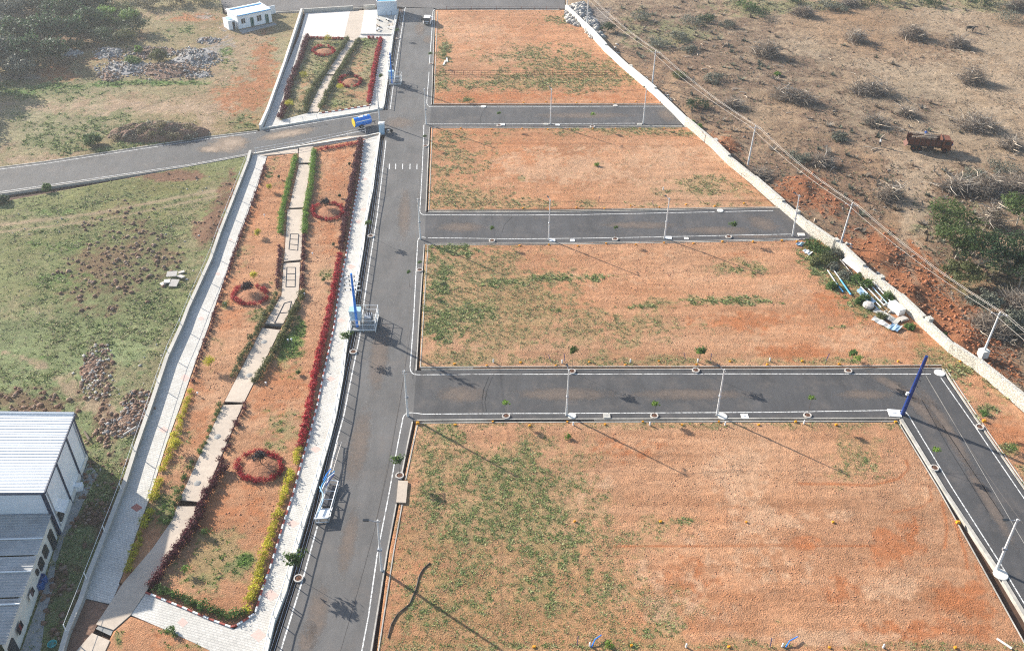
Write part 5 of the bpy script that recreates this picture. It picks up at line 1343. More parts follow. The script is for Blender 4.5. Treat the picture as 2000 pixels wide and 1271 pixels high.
# low shed in front
t = empty('low_shed', 'long low shed with dark grey ribbed roof below the white shed', 'shed')
lA = G(106, 1062); lB = G(35, 1271); lB = lB + (lB - lA) * .12
dl = (lB - lA) / np.linalg.norm(lB - lA); wl = np.array([dl[1], -dl[0], 0]); wl = wl if wl[0] < 0 else -wl
H2 = 3.3; W2 = 7.5
lA0 = lA - dl * .9
panel_wall(t, 'side_wall', lA0, lB, -.1, H2 - .05, 'lime_wash')
panel_wall(t, 'end_wall', lA0, lA0 + wl * W2, -.1, H2, 'white_wall', .1, H2 + .7)
for g0, g1 in ((-.02, .33), (.34, .66), (.67, 1.0)):
    LL = np.linalg.norm(lB - lA0)
    a = lA0 + dl * LL * g0 - wl * .35; b_ = lA0 + dl * LL * g1 - wl * .35
    corrugated('roof_panel', [(a[0], a[1], H2), (a[0] + wl[0] * W2, a[1] + wl[1] * W2, H2 + .7), (b_[0] + wl[0] * W2, b_[1] + wl[1] * W2, H2 + .7), (b_[0], b_[1], H2)], .34, .06, 'roof_grey', t)
for k_ in (.2, .47, .72):
    a = lA0 + dl * np.linalg.norm(lB - lA0) * k_ - wl * .4
    mb = MB(); mb.tube([(a[0], a[1], H2 + .16), (a[0] + wl[0] * W2, a[1] + wl[1] * W2, H2 + .86)], .09, 6); mb.build('roof_pipe', 'white_paint', t)
sl = 1 if np.dot(np.array([dl[1], -dl[0]]), -wl[:2]) > 0 else -1
for s_, w_, zc, h_, nm, mt in ((1.3, 1.0, 1.15, 2.2, 'door', 'window_dark'), (3.3, .95, 1.7, 1.1, 'window', 'window_dark'), (4.9, .95, 1.7, 1.1, 'window', 'window_dark'), (6.1, .4, 1.9, .6, 'window', 'window_dark'), (14.6, 1.2, 1.2, 2.2, 'door', 'window_dark')):
    f_ = on_wall(t, nm, lA0, lB, s_, w_, zc, h_, mt, .32, sl)
    on_wall(t, 'sill', lA0, lB, s_, w_ + .2, zc - h_ / 2 - .05, .08, 'lime_wash', .42, sl, f_)
r_ = random.Random(5)
for i, s_ in enumerate((8.3, 8.7, 9.1, 12.2, 12.6, 12.9)):
    A2 = lA0[:2] + dl[:2] * s_ - wl[:2] * .35
    mb = MB(); h_ = r_.uniform(.5, .9)
    n = 6; vs = []; fs = []
    for j in range(n + 1):
        for k in range(2):
            vs.append((A2[0] + dl[0] * (.4 * j / n - .2) + .05 * math.sin(j * 2.1) * k, A2[1] + dl[1] * (.4 * j / n - .2) + .06 * math.cos(j * 1.7) * k, 2.2 - k * h_))
            vs.append((A2[0] - wl[0] * .03 + dl[0] * (.4 * j / n - .2) + .05 * math.sin(j * 2.1) * k, A2[1] - wl[1] * .03 + dl[1] * (.4 * j / n - .2) + .06 * math.cos(j * 1.7) * k, 2.2 - k * h_))
    for j in range(n):
        b0 = 4 * j; b1 = 4 * (j + 1)
        fs += [(b0, b1, b1 + 2, b0 + 2), (b0 + 1, b0 + 3, b1 + 3, b1 + 1)]
    mb.add(vs, fs)
    tag(mb.build('hanging_clothes', ['dark_cloth', 'cloth_mix', 'white_cloth', 'dark_cloth', 'red_cloth', 'dark_cloth'][i]), ['dark garment, topmost of the washing on the low shed wall', 'mottled garment in the middle of the upper washing', 'pale garment, lowest of the upper washing', 'dark garment, topmost of the lower washing on the shed wall', 'dull red garment in the lower washing', 'dark garment at the bottom of the lower washing'][i], 'clothes', 'washing hung on the low shed wall')
for i, (x, y) in enumerate([(86, 1137), (80, 1149)]):
    c = G(x, y); mb = MB(); mb.lathe([(.38, 0), (.46, .35), (.46, .8), (.40, .98), (.36, .98), (.36, .8)], (0, 0, 0), 14)
    tag(mb.build('water_barrel', 'barrel_blue', None, c), ['blue water barrel by the low shed, the upper one', 'blue water barrel by the low shed, the lower one'][i], 'barrel', 'blue barrels by the shed')
c = G(155, 955); mb = MB(); mb.box((0, 0, .35), (.9, .8, .7), .2); mb.box((0, 0, .74), (.7, .6, .08), .2); tag(mb.build('water_tank', 'white_paint', None, c), 'small white tank on the ground beside the big shed wall', 'tank')
c = G(103, 1259); mb = MB(); mb.lathe([(.35, 0), (.45, .25), (.40, .25), (.3, .05)], (0, 0, 0), 14); tag(mb.build('wash_tub', 'teal_plastic', None, c), 'round teal washing tub on the ground near the shed path', 'tub')
for q, (x, y) in enumerate([(123, 1020), (102, 1275)]):
    pass
slab('path', [(172, 905), (192, 925), (170, 965), (150, 1010), (125, 1050), (108, 1105), (103, 1150), (88, 1200), (78, 1300), (30, 1300), (60, 1220), (85, 1150), (108, 1070), (120, 1040), (148, 960)], -.3, .05, 'grey_concrete')

t = empty('warehouse_wing', 'tall white metal wing standing left of the low shed', 'shed')
wa = lA0 + wl * (W2 + .3) + np.array([0, -.1, 0]); wb = lB + wl * (W2 + .3)
wa = wa - dl * .5
q = [wa, wb, wb + wl * 14, wa + wl * 14]
mb = MB(); mb.prism([(p[0], p[1]) for p in q], -.1, 8.0); mb.build('walls', 'white_wall', t)
corrugated('roof', [(q[0][0] - wl[0] * .3, q[0][1], 8.03), (q[3][0], q[3][1], 8.5), (q[2][0], q[2][1], 8.5), (q[1][0] - wl[0] * .3, q[1][1], 8.03)], .42, .07, 'roof_white', t)

# white cottage top left
t = empty('cottage', 'small white cottage with blue roof trim, green doors and dark windows', 'house')
hA = G(467, 57.5); hB = G(532, 43.5); dh = (hB - hA) / np.linalg.norm(hB - hA); nh = np.array([-dh[1], dh[0], 0]); D_ = 6.2; HH = 3.0
Lh = np.linalg.norm(hB - hA)
mb = MB(); q = [hA, hB, hB + nh * D_, hA + nh * D_]; mb.prism([(p[0], p[1]) for p in q], -.1, HH); mb.build('walls', 'white_wall', t)
mb = MB(); q = [hA - dh * .2 - nh * .15, hB + dh * .2 - nh * .15, hB + dh * .2 + nh * (D_ + .15), hA - dh * .2 + nh * (D_ + .15)]; mb.prism([(p[0], p[1]) for p in q], HH + .002, HH + .14); mb.build('roof', 'roof_white', t)
for off_ in (-.17, D_ - 1.1):
    c = hA + dh * Lh / 2 + nh * off_; mb = MB(); mb.box((c[0], c[1], HH + .17), (Lh - .2, .28 if off_ < 0 else .5, .22), math.atan2(dh[1], dh[0])); mb.build('roof_trim', 'sky_blue', t)
for off_, l_ in ((.1, 1), (Lh - .1, 1)):
    c = hA + dh * off_ + nh * D_ / 2; mb = MB(); mb.box((c[0], c[1], HH + .25), (D_, .22, .24), math.atan2(nh[1], nh[0])); mb.build('parapet', 'white_wall', t)
for s_, w_, zc, h_, nm, mt in ((1.3, .95, 1.7, 1.1, 'window', 'window_dark'), (3.4, .85, 1.1, 2.1, 'door', 'green_door'), (5.2, 1.1, 1.6, 1.3, 'window', 'window_dark'), (7.1, .85, 1.1, 2.1, 'door', 'green_door')):
    s2 = s_ * Lh / 8.3
    f_ = on_wall(t, nm, hA, hB, s2, w_, zc, h_, mt, .06, 1)
    if nm == 'window':
        on_wall(t, 'frame', hA, hB, s2, w_ + .12, zc - h_ / 2 - .04, .07, 'white_paint', .1, 1, f_); on_wall(t, 'frame', hA, hB, s2, .05, zc, h_, 'white_paint', .09, 1, f_)
c = hA - dh * 1.3 + nh * 2.2
mb = MB(); mb.box((c[0], c[1], 1.1), (1.8, 3.2, 2.2), math.atan2(dh[1], dh[0])); mb.build('lean_to', 'white_wall', t)
mb = MB(); c2 = c - nh * 1.62; mb.box((c2[0] + dh[0] * .4, c2[1] + dh[1] * .4, .95), (.6, .05, 1.8), math.atan2(dh[1], dh[0])); mb.build('door', 'window_dark', t)
mb = MB(); mb.box((c[0], c[1], 2.24), (1.3, 2.2, .08), math.atan2(dh[1], dh[0])); mb.build('roof_hatch', 'light_blue', t)
c = hB + dh * 1.8 + nh * 5.4
tt = empty('compound_wall', 'short white wall stub beside the small white cottage', 'wall'); mb = MB(); mb.box((c[0], c[1], 1.0), (3.4, .22, 2.0), math.atan2(dh[1], dh[0])); mb.build('masonry', 'white_wall', tt)
slab('terrace', [(466, 60), (536, 45), (541, 49), (474, 66)], -.3, .06, 'grey_concrete')
# water tower block by the road
t = empty('water_tower', 'pale blue square tower with bright blue top beside the main road', 'tower')
mb = MB(); TA = G(737.5, 31); TB = G(775.5, 30); d_ = (TB - TA)[:2]; LT = np.linalg.norm(d_); d_ = d_ / LT; n_ = np.array([-d_[1], d_[0]])
q = [TA[:2], TB[:2], TB[:2] + n_ * 4.4, TA[:2] + n_ * 4.4]; mb.prism([tuple(p) for p in q], -.1, 3.3); mb.build('walls', 'pale_blue_wall', t)
mb = MB(); q2 = [TA[:2] + n_ * .3 + d_ * .3, TB[:2] + n_ * .3 - d_ * .3, TB[:2] + n_ * 4.1 - d_ * .3, TA[:2] + n_ * 4.1 + d_ * .3]; mb.prism([tuple(p) for p in q2], 3.302, 3.36); mb.build('roof', 'sky_blue', t)
for a, b_ in ((q[0], q[1]), (q[1], q[2]), (q[2], q[3]), (q[3], q[0])):
    mb = MB(); m = (a + b_) / 2; e = b_ - a; mb.box((m[0], m[1], 3.42), (np.linalg.norm(e) + .2, .2, .24), math.atan2(e[1], e[0])); mb.build('parapet', 'white_wall', t)
for s_ in (.45, .72):
    a = TA[:2] + d_ * LT * s_ - n_ * .1; mb = MB(); mb.tube([(a[0], a[1], 0), (a[0], a[1], .9), (a[0] + n_[0] * .3, a[1] + n_[1] * .3, .95)], .05, 6); mb.build('pipe', 'dark_steel', t)
mb = MB(); a = TA[:2] + d_ * LT * .94 - n_ * .06; mb.tube([(a[0], a[1], 0), (a[0], a[1], 3.3)], .04, 5); mb.build('pipe', 'white_paint', t)
# exercise corner benches and gear (small)
for x, y, k, l in [(739, 40, 0, 'low exercise bench beside the tower wall, left'), (757, 41, 0, 'small exercise stand in front of the tower'), (739, 53, 1, 'pale wooden slatted bench on the exercise corner'), (764, 51, 1, 'small wooden box seat on the exercise corner'), (738, 60, 0, 'white bench frame nearest the garden step'), (763, 57, 0, 'white bar stand near the road wall of the exercise corner')]:
    t = empty('exercise_bench', l, 'bench', G(x, y), x * .7)
    mb = MB(); mb.box((0, 0, .45), (1.5, .4, .06)); mb.build('seat', 'path_concrete' if k else 'white_paint', t)
    for sx in (-.6, .6):
        mb = MB(); mb.box((sx, 0, .21), (.08, .35, .42)); mb.build('leg', 'dark_steel', t)
    if not k:
        mb = MB(); mb.tube([(-.6, .15, .4), (-.6, .15, 1.5), (.2, .15, 1.5)], .04, 5); mb.build('bar', 'dark_steel', t)

# ------------------------------------------------------------------ gate pillar and motorcycle
c = G(746, 262); c2 = c + np.array([.0, .4, 0])
t = empty('gate_pillar', 'grey square gate pillar with a white cap at the lane mouth', 'pillar', c2)
mb = MB(); mb.box((0, 0, .95), (1.0, 1.0, 2.1)); mb.build('shaft', 'light_blue', t); mb = MB(); mb.box((0, 0, 2.06), (1.15, 1.15, .12)); mb.box((0, 0, 2.16), (.8, .8, .1)); mb.build('cap', 'white_paint', t)
t = empty('motorcycle', 'dark motorcycle parked beside the gate pillar', 'motorcycle', G(758, 259), .2)
for sx in (-.65, .65):
    mb = MB(); mb.lathe([(.18, -.05), (.30, -.05), (.32, 0), (.30, .05), (.18, .05)], (sx, 0, .32), 14, 'y'); mb.build('wheel', 'tyre', t)
mb = MB(); mb.tube([(-.5, 0, .5), (-.1, 0, .75), (.3, 0, .85), (.5, 0, .7)], .16, 8, .10); mb.build('body', 'dark_steel', t)
mb = MB(); mb.box((-.3, 0, .82), (.7, .24, .1)); mb.build('seat', 'dark_cloth', t); mb = MB(); mb.tube([(.65, 0, .3), (.48, 0, 1.0)], .03, 5); mb.tube([(.45, -.35, 1.02), (.45, .35, 1.02)], .02, 5); mb.build('handlebar', 'steel', t)
mb = MB(); mb.box((0, 0, .4), (.4, .25, .3)); mb.build('engine', 'steel', t)

# ------------------------------------------------------------------ tanker trailer
a, b_ = G(693, 253), G(722, 246); d_ = (b_ - a)[:2]; rz = math.atan2(d_[1], d_[0])
c = (a + b_) / 2; t = empty('tanker_trailer', 'bright blue water tanker trailer with white stripe and yellow end on the lane', 'tanker', (c[0], c[1] + .4, .02), rz)
mb = MB(); mb.lathe([(.3, -1.75), (.82, -1.7), (.86, -1.6), (.86, 1.6), (.82, 1.7), (.3, 1.75)], (0, 0, 1.25), 20, 'x'); mb.build('tank', 'blue_paint', t)
mb = MB(); mb.lathe([(.875, -.05), (.875, .05)], (0, 0, 0), 20, 'x')
mb = MB()
for sgn_ in (-1, 1):
    mb.box((0, sgn_ * .80, 1.55), (3.1, .10, .16), 0, (sgn_ * .38, 0))
mb.build('stripe', 'white_paint', t)
mb = MB(); mb.lathe([(.25, -.02), (.83, 0), (.83, .05)], (-1.79, 0, 1.25), 20, 'x'); mb.build('end_plate', 'tank_yellow', t)
mb = MB(); mb.box((0, 0, .5), (3.4, .9, .14)); mb.box((0, .75, 1.72), (3.3, .08, .08)); mb.build('chassis', 'blue_paint', t)
for sx, sy in ((-.5, -.75), (-.5, .75)):
    mb = MB(); mb.lathe([(.2, -.11), (.40, -.11), (.42, 0), (.40, .11), (.2, .11)], (sx, sy, .42), 16, 'y'); w = mb.build('wheel', 'tyre', t)
    mb = MB(); mb.lathe([(.18, -.12), (.2, .12)], (sx, sy, .42), 10, 'y'); mb.build('rim', 'steel', w)
mb = MB(); mb.tube([(1.7, -.3, .55), (2.9, 0, .55)], .06, 6); mb.tube([(1.7, .3, .55), (2.9, 0, .55)], .06, 6); mb.tube([(2.6, 0, .55), (2.6, 0, 0)], .05, 5); mb.build('drawbar', 'dark_steel', t)
mb = MB(); mb.box((-.2, 0, 2.13), (.9, .5, .08)); mb.lathe([(.25, 0), (.25, .18), (.1, .2)], (.9, 0, 2.05), 12); mb.build('hatch', 'white_paint', t)

# ------------------------------------------------------------------ white van with a dark panel at its side
t = empty('white_car', 'white compact van with a dark side panel at the far end of the main road', 'car', G(834, 50), -.05)
def loft(secs, n=None):
    vs = []; fs = []; k = len(secs[0])
    for s_ in secs: vs += s_
    for i in range(len(secs) - 1):
        for j in range(k):
            fs.append((i * k + j, i * k + (j + 1) % k, (i + 1) * k + (j + 1) % k, (i + 1) * k + j))
    fs += [tuple(range(k))[::-1], tuple(range((len(secs) - 1) * k, len(secs) * k))]
    return vs, fs
def carsec(y, w, zt, zb=.28): return [(-w, y, zb), (w, y, zb), (w * 1.03, y, zb + .3), (w * .98, y, zt - .06), (w * .9, y, zt), (-w * .9, y, zt), (-w * .98, y, zt - .06), (-w * 1.03, y, zb + .3)]
mb = MB(); mb.add(*loft([carsec(0, .78, .95), carsec(.15, .85, 1.05), carsec(3.2, .85, 1.05), carsec(3.9, .82, .95), carsec(4.15, .7, .75)])); mb.build('body', 'white_paint', t)
def cabs(y, w, z0, z1): return [(-w, y, z0), (w, y, z0), (w * .9, y, z1), (-w * .9, y, z1)]
mb = MB(); mb.add(*loft([cabs(.05, .80, 1.0, 1.05), cabs(.22, .80, 1.0, 1.68), cabs(2.2, .80, 1.0, 1.72), cabs(3.2, .78, 1.0, 1.06)])); mb.build('window_band', 'window_dark', t)
mb = MB(); mb.add(*loft([cabs(.22, .80, 1.66, 1.74), cabs(1.2, .80, 1.68, 1.80), cabs(2.25, .80, 1.66, 1.75)])); mb.build('roof', 'white_paint', t)
mb = MB(); mb.box((0, -.02, .62), (1.5, .08, .5)); mb.build('tailgate', 'dark_steel', t); mb = MB(); mb.box((0, -.07, .55), (.5, .03, .14)); mb.build('number_plate', 'white_paint', t)
mb = MB(); mb.box((-1.25, 2.3, .85), (.9, .08, .95), .25); mb.build('door', 'window_dark', t)  # dark upright panel standing out from the left side
for sx in (-.72, .72):
    mb = MB(); mb.box((sx * .95, .0, .9), (.14, .06, .3)); mb.build('tail_light', 'kerb_red', t)
    for sy in (.75, 3.3):
        mb = MB(); mb.lathe([(.16, -.1), (.31, -.1), (.33, 0), (.31, .1), (.16, .1)], (0, 0, 0), 14, 'x'); mb.build('wheel', 'tyre', t, (sx, sy, .33))

# ------------------------------------------------------------------ timber lorry
a, b_ = G(1772, 291), G(1863, 299); d_ = (b_ - a)[:2]; rz = math.atan2(d_[1], d_[0]); c = (a + b_) / 2
t = empty('lorry', 'brown open lorry loaded with pale branches in the scrub', 'lorry', (c[0] - .2, c[1] + .6, 0), rz)
mb = MB(); mb.box((-.9, 0, 1.05), (6.4, 2.3, .16)); mb.build('chassis', 'truck_dark', t)
for sy in (-1.16, 1.16):
    mb = MB(); mb.box((-1.2, sy, 1.85), (5.9, .08, 1.4))
    o = mb.build('side_board', 'truck_brown', t)
    for i in range(7):
        mb = MB(); mb.box((-4.05 + i * .95, sy * 1.045, 1.85), (.12, .07, 1.5)); mb.build('stake', 'truck_dark', o)
    for k_ in (1.2, 2.5):
        mb = MB(); mb.box((-1.2, sy * 1.035, k_), (5.9, .05, .1)); mb.build('rail', 'truck_dark', o)
mb = MB(); mb.box((1.75, 0, 2.0), (.1, 2.3, 1.7)); mb.build('head_board', 'truck_brown', t)
mb = MB(); mb.box((-4.3, 0, 1.0), (.8, 2.2, .08), 0, (0, -.9)); mb.build('tailboard', 'truck_brown', t)
mb = MB(); mb.add(*loft([[(1.9, -1.1, .7), (1.9, 1.1, .7), (1.9, 1.1, 2.55), (1.9, -1.1, 2.55)], [(2.1, -1.15, .6), (2.1, 1.15, .6), (2.1, 1.12, 2.7), (2.1, -1.12, 2.7)], [(3.2, -1.15, .6), (3.2, 1.15, .6), (3.2, 1.08, 2.68), (3.2, -1.08, 2.68)], [(3.55, -1.12, .6), (3.55, 1.12, .6), (3.55, 1.1, 1.6), (3.55, -1.1, 1.6)]])); mb.build('cab', 'truck_orange', t)
for sy in (-1.15, 1.15):
    mb = MB(); mb.box((2.75, sy, 2.0), (.8, .06, .55)); mb.build('side_window', 'window_dark', t)
    mb = MB(); mb.box((3.58, sy * .75, 1.0), (.06, .28, .2)); mb.build('headlight', 'white_paint', t)
    for sx in (-3.0, -1.9, 2.6):
        mb = MB(); mb.lathe([(.25, -.15), (.48, -.15), (.5, 0), (.48, .15), (.25, .15)], (sx, sy * .93, .5), 16, 'y'); w = mb.build('wheel', 'tyre', t)
        mb = MB(); mb.lathe([(.2, -.16), (.24, .16)], (sx, sy * .93, .5), 10, 'y'); mb.build('rim', 'truck_orange', w)
mb = MB(); mb.box((3.42, 0, 2.12), (.06, 1.9, .75), 0, (0, -.3)); mb.build('windscreen', 'window_dark', t)
mb = MB(); mb.box((3.6, 0, .62), (.12, 2.3, .22)); mb.build('bumper', 'truck_dark', t)
mb = MB(); mb.box((0, -1.0, .72), (1.2, .4, .4)); mb.build('fuel_tank', 'truck_dark', t)
cs, sn = math.cos(rz), math.sin(rz)
def T2(x, y, z): return (c[0] - .2 + x * cs - y * sn, c[1] + .6 + x * sn + y * cs, z)
r_ = random.Random(3)
for i in range(34):
    x0 = r_.uniform(-4.0, -1.6); L_ = r_.uniform(1.6, 3.2); y0 = r_.uniform(-.9, .9); z_ = 1.25 + i * .045
    z_ += .5; p0 = T2(x0, y0, z_); p1 = T2(min(1.6, x0 + L_), max(-1, min(1, y0 + r_.uniform(-.6, .6))), z_ + r_.uniform(-.1, .25)); m_ = tuple((p0[k] + p1[k]) / 2 + r_.uniform(-.08, .08) for k in range(3))
    mb = MB(); mb.tube([p0, m_, p1], (.11 if i % 5 == 0 else .06), 6, .035)
    tag(mb.build('cut_branch', 'log_pale'), ('stout' if i % 5 == 0 else 'bent' if i % 2 else 'slim') + ' pale branch ' + ('at the tail' if x0 < -3.2 else 'in the middle' if x0 < -2.3 else 'towards the cab') + ' of the lorry load, ' + ('near side' if y0 < -.3 else 'far side' if y0 > .3 else 'centre') + (', deep' if i < 12 else ', on top' if i > 24 else ''), 'branch', 'cut branches in the lorry')

# ------------------------------------------------------------------ people and animals (skinned figures)
def skinned(name, verts, edges, radii, mat, parent, lvl=1):
    me = bpy.data.meshes.new(name); me.from_pydata(verts, edges, []); me.materials.append(MAT[mat])
    o = link(name, me, parent)
    m = o.modifiers.new('skin', 'SKIN'); m.use_smooth_shade = True
    for i, r in enumerate(radii):
        sv = me.skin_vertices[0].data[i]; sv.radius = (r, r); sv.use_root = (i == 0)
    s_ = o.modifiers.new('sub', 'SUBSURF'); s_.levels = lvl; s_.render_levels = lvl
    return o
def person(px, lab, top, legs, rz=0, bend=0.0, z=0.0, sit=False):
    c = G(*px); t = empty('person', lab, 'person', (c[0], c[1], z), rz)
    f = bend
    hip = (0, 0, .93); ch = (0 + f * .35, 0, 1.32 - f * .12); nk = (f * .48, 0, 1.50 - f * .16); hd = (f * .55, 0, 1.66 - f * .2)
    V = [hip, (f * .15, 0, 1.12), ch, nk, hd, (f * .36, .2, 1.40 - f * .1), (f * .45, .28, 1.12 - f * .05), (f * .6 + .12, .26, .9), (f * .36, -.2, 1.40 - f * .1), (f * .45, -.28, 1.12 - f * .05), (f * .6 + .12, -.26, .9),
         (.0, .1, .85), (.06, .12, .48), (-.03, .13, .07), (.12, .13, .04), (.0, -.1, .85), (.14, -.12, .5), (.12, -.13, .07), (.27, -.13, .04)]
    E = [(0, 1), (1, 2), (2, 3), (3, 4), (2, 5), (5, 6), (6, 7), (2, 8), (8, 9), (9, 10), (0, 11), (11, 12), (12, 13), (13, 14), (0, 15), (15, 16), (16, 17), (17, 18)]
    R = [.15, .14, .17, .065, .10, .07, .05, .04, .07, .05, .04, .11, .075, .05, .04, .11, .075, .05, .04]
    o = skinned('body', V, E, R, top, t)
    V2 = [(0, 0, .95), (.0, .1, .86), (.06, .12, .48), (-.03, .13, .10), (.0, -.1, .86), (.14, -.12, .5), (.12, -.13, .10)]
    skinned('trousers', V2, [(0, 1), (1, 2), (2, 3), (0, 4), (4, 5), (5, 6)], [.165, .125, .09, .065, .125, .09, .065], legs, t)
    mb = MB(); mb.lathe([(.02, -.12), (.08, -.08), (.10, 0), (.09, .06), (.03, .11)], hd, 10); mb.build('head', 'skin', t)
    mb = MB(); mb.lathe([(.105, .02), (.10, .08), (.05, .125)], hd, 10); mb.build('hair', 'dark_cloth', t)
    for h in (7, 10):
        mb = MB(); p = V[h]; mb.box((p[0] + .02, p[1], p[2] - .07), (.07, .03, .09))
        for k in range(4): mb.box((p[0] - .01 + .022 * k, p[1], p[2] - .155), (.016, .02, .09 - .01 * abs(k - 1)))
        mb.box((p[0] + .06, p[1] + .02, p[2] - .07), (.05, .018, .02), .4); mb.build('hand', 'skin', t)
    return t
person((1717, 286), 'person in pale shirt walking with a load on the shoulder, left of the lorry', 'white_cloth', 'dark_cloth', .2, .1)
person((1857, 291), 'person in dark red shirt and pale jeans standing at the front of the lorry', 'red_cloth', 'denim', 2.4, .15)
pc = G(1799, 285)
person((1799, 290), 'person in blue shirt standing up on the lorry load', 'blue_cloth', 'dark_cloth', 1.0, .5, 2.0)
a = G(1716, 286); mb = MB(); mb.tube([(a[0] - .2, a[1] - .1, 1.35), (a[0] + .3, a[1] + .2, 1.85), (a[0] + .8, a[1] + .35, 2.3)], .09, 7, .06); tag(mb.build('carried_log', 'log_pale'), 'pale log carried on the shoulder of the walking person', 'log')
t = empty('cow', 'dark cow with pale patches standing in the upper right clearing', 'cow', G(1893, 62), -.3)
V = [(0, 0, 1.0), (.5, 0, 1.05), (.85, 0, 1.1), (1.1, 0, 1.3), (1.35, 0, 1.32), (1.6, 0, 1.15), (-.55, 0, 1.08), (-.8, 0, 1.1),
     (.7, .2, .8), (.66, .2, .42), (.68, .2, .05), (.7, -.2, .8), (.74, -.2, .42), (.72, -.2, .05), (-.65, .2, .8), (-.75, .2, .45), (-.68, .2, .05), (-.65, -.2, .8), (-.72, -.2, .45), (-.64, -.2, .05), (-.95, 0, .95), (-.98, 0, .5)]
E_ = [(0, 1), (1, 2), (2, 3), (3, 4), (4, 5), (0, 6), (6, 7), (1, 8), (8, 9), (9, 10), (1, 11), (11, 12), (12, 13), (6, 14), (14, 15), (15, 16), (6, 17), (17, 18), (18, 19), (7, 20), (20, 21)]
skinned('body', V, E_, [.36, .34, .26, .17, .14, .10, .32, .2, .14, .07, .055, .14, .07, .055, .16, .07, .055, .16, .07, .055, .03, .04], 'black_fur', t)
for sy in (-1, 1):
    mb = MB(); mb.tube([(1.32, .08 * sy, 1.42), (1.30, .2 * sy, 1.62)], .03, 5, .01); mb.build('horn', 'pale_bark', t)
    mb = MB(); mb.tube([(1.28, .1 * sy, 1.36), (1.25, .3 * sy, 1.34)], .05, 5, .02); mb.build('ear', 'black_fur', t)

# ------------------------------------------------------------------ transformer platforms and the cable cage
def insulator_ladder(t, x, z, w, y=0):
    mb = MB(); mb.box((x, y, z), (w, .08, .08)); o = mb.build('cross_arm', 'white_paint', t)
    for q in (-.48, -.16, .16, .48):
        mb = MB(); mb.lathe([(.05, 0), (.08, .08), (.04, .16), (.08, .22), (.03, .3)], (x + q * w, y, z + .03), 8); mb.build('insulator', 'dark_steel', o)
def transformer(px, lab, h, s_=1.0):
    t = empty('transformer_platform', lab, 'transformer', G(*px))
    mb = MB(); mb.lathe([(.20, 0), (.18, h * .5), (.14, h)], (0, 0, 0), 12); mb.build('pole', 'blue_paint', t)
    for z in (h - .6, h - 1.3, h - 2.0, h - 2.7): insulator_ladder(t, 0, z, 2.2 * s_)
    mb = MB(); mb.box((1.0, .9, .12), (3.4, 3.6, .26)); mb.build('plinth', 'grey_concrete', t)
    mb = MB(); mb.box((-.15, .5, 2.0), (1.5, 1.1, 1.5)); mb.build('cabinet', 'light_blue', t)
    mb = MB(); mb.box((-.15, .5, 2.80), (1.65, 1.25, .08)); mb.build('cabinet_roof', 'light_blue', t)
    for sx in (-.8, .5):
        mb = MB(); mb.box((sx, .5, .65), (.14, .9, 1.25)); mb.build('leg', 'steel', t)
    mb = MB(); mb.box((1.5, .9, .9), (.9, 1.3, 1.2))
    for q in range(6): mb.box((1.5, .35 + q * .22, .85), (1.15, .04, .9))
    mb.build('transformer_tank', 'steel', t)
    for q in (-.3, 0, .3):
        mb = MB(); mb.lathe([(.06, 0), (.10, .1), (.05, .2), (.1, .3), (.03, .42)], (1.5 + q, 1.1, 1.5), 8); mb.build('bushing', 'truck_dark', t)
        mb = MB(); mb.tube([(1.5 + q, 1.1, 1.9), (1.0 + q * .5, .5, 3.0), (.1 + q, 0, h - 2.6)], .03, 5); mb.build('lead', 'hose_black', t)
    x0, x1, y0, y1 = -.75, 2.65, -.95, 2.65
    cr = [(x0, y0), (x1, y0), (x1, y1), (x0, y1)]
    for i in range(4):
        a, b_ = cr[i], cr[(i + 1) % 4]
        for z in (.35, 1.25, 1.95):
            mb = MB(); mb.tube([(*a, z), (*b_, z)], .035, 5); mb.build('cage_rail', 'white_paint', t)
        mb = MB(); mb.box((*a, 1.0), (.08, .08, 2.0)); mb.build('cage_post', 'white_paint', t)
        m = ((a[0] + b_[0]) / 2, (a[1] + b_[1]) / 2); mb = MB(); mb.box((*m, 1.0), (.06, .06, 1.95)); mb.build('cage_post', 'white_paint', t)
    return t
tr = transformer((698, 640), 'transformer in a white cage with tall blue pole beside the main road, nearer one', 9.0)
tr = transformer((766, 165), 'transformer in a white cage with blue pole beside the north garden', 7.0, .6); tr.scale = (.72, .72, 1.0)

# long skid of steel frame, ladder and pipes on the drain edge
t = empty('drain_skid', 'open steel frame skid standing over the drain edge by the main road', 'steel frame')
sk = [np.array(G(x, y)) for x, y in [(616, 1022), (642, 1020), (662, 948), (644, 946)]]
for z in (.15, .75):
    for i in range(4):
        a, b_ = sk[i], sk[(i + 1) % 4]; mb = MB(); mb.tube([(a[0], a[1], z), (b_[0], b_[1], z)], .06, 5); mb.build('rail', 'white_paint' if z > .5 else 'steel', t)
for k_ in (.0, .25, .5, .72, 1.0):
    a = sk[0] * (1 - k_) + sk[3] * k_; b_ = sk[1] * (1 - k_) + sk[2] * k_
    mb = MB(); mb.tube([(a[0], a[1], .72), (b_[0], b_[1], .72)], .045, 5); mb.build('cross_bar', 'steel', t)
    for p in (a, b_):
        mb = MB(); mb.box((p[0], p[1], .38), (.09, .09, .78)); mb.build('post', 'steel', t)
mb = MB(); q = [sk[0] * .97 + sk[2] * .03, sk[1], sk[1] * .75 + sk[2] * .25, sk[0] * .75 + sk[3] * .25]; mb.prism([(p[0], p[1]) for p in q], .60, .70); mb.build('cover_plate', 'white_paint', t)
mb = MB(); q = [sk[0] * .6 + sk[3] * .4, sk[1] * .6 + sk[2] * .4, sk[1] * .05 + sk[2] * .95, sk[0] * .05 + sk[3] * .95]; mb.prism([(p[0], p[1]) for p in q], .1, .25); mb.build('floor_plate', 'dark_steel', t)
t = empty('ladder', 'pale ladder lying along the drain above the steel skid', 'ladder')
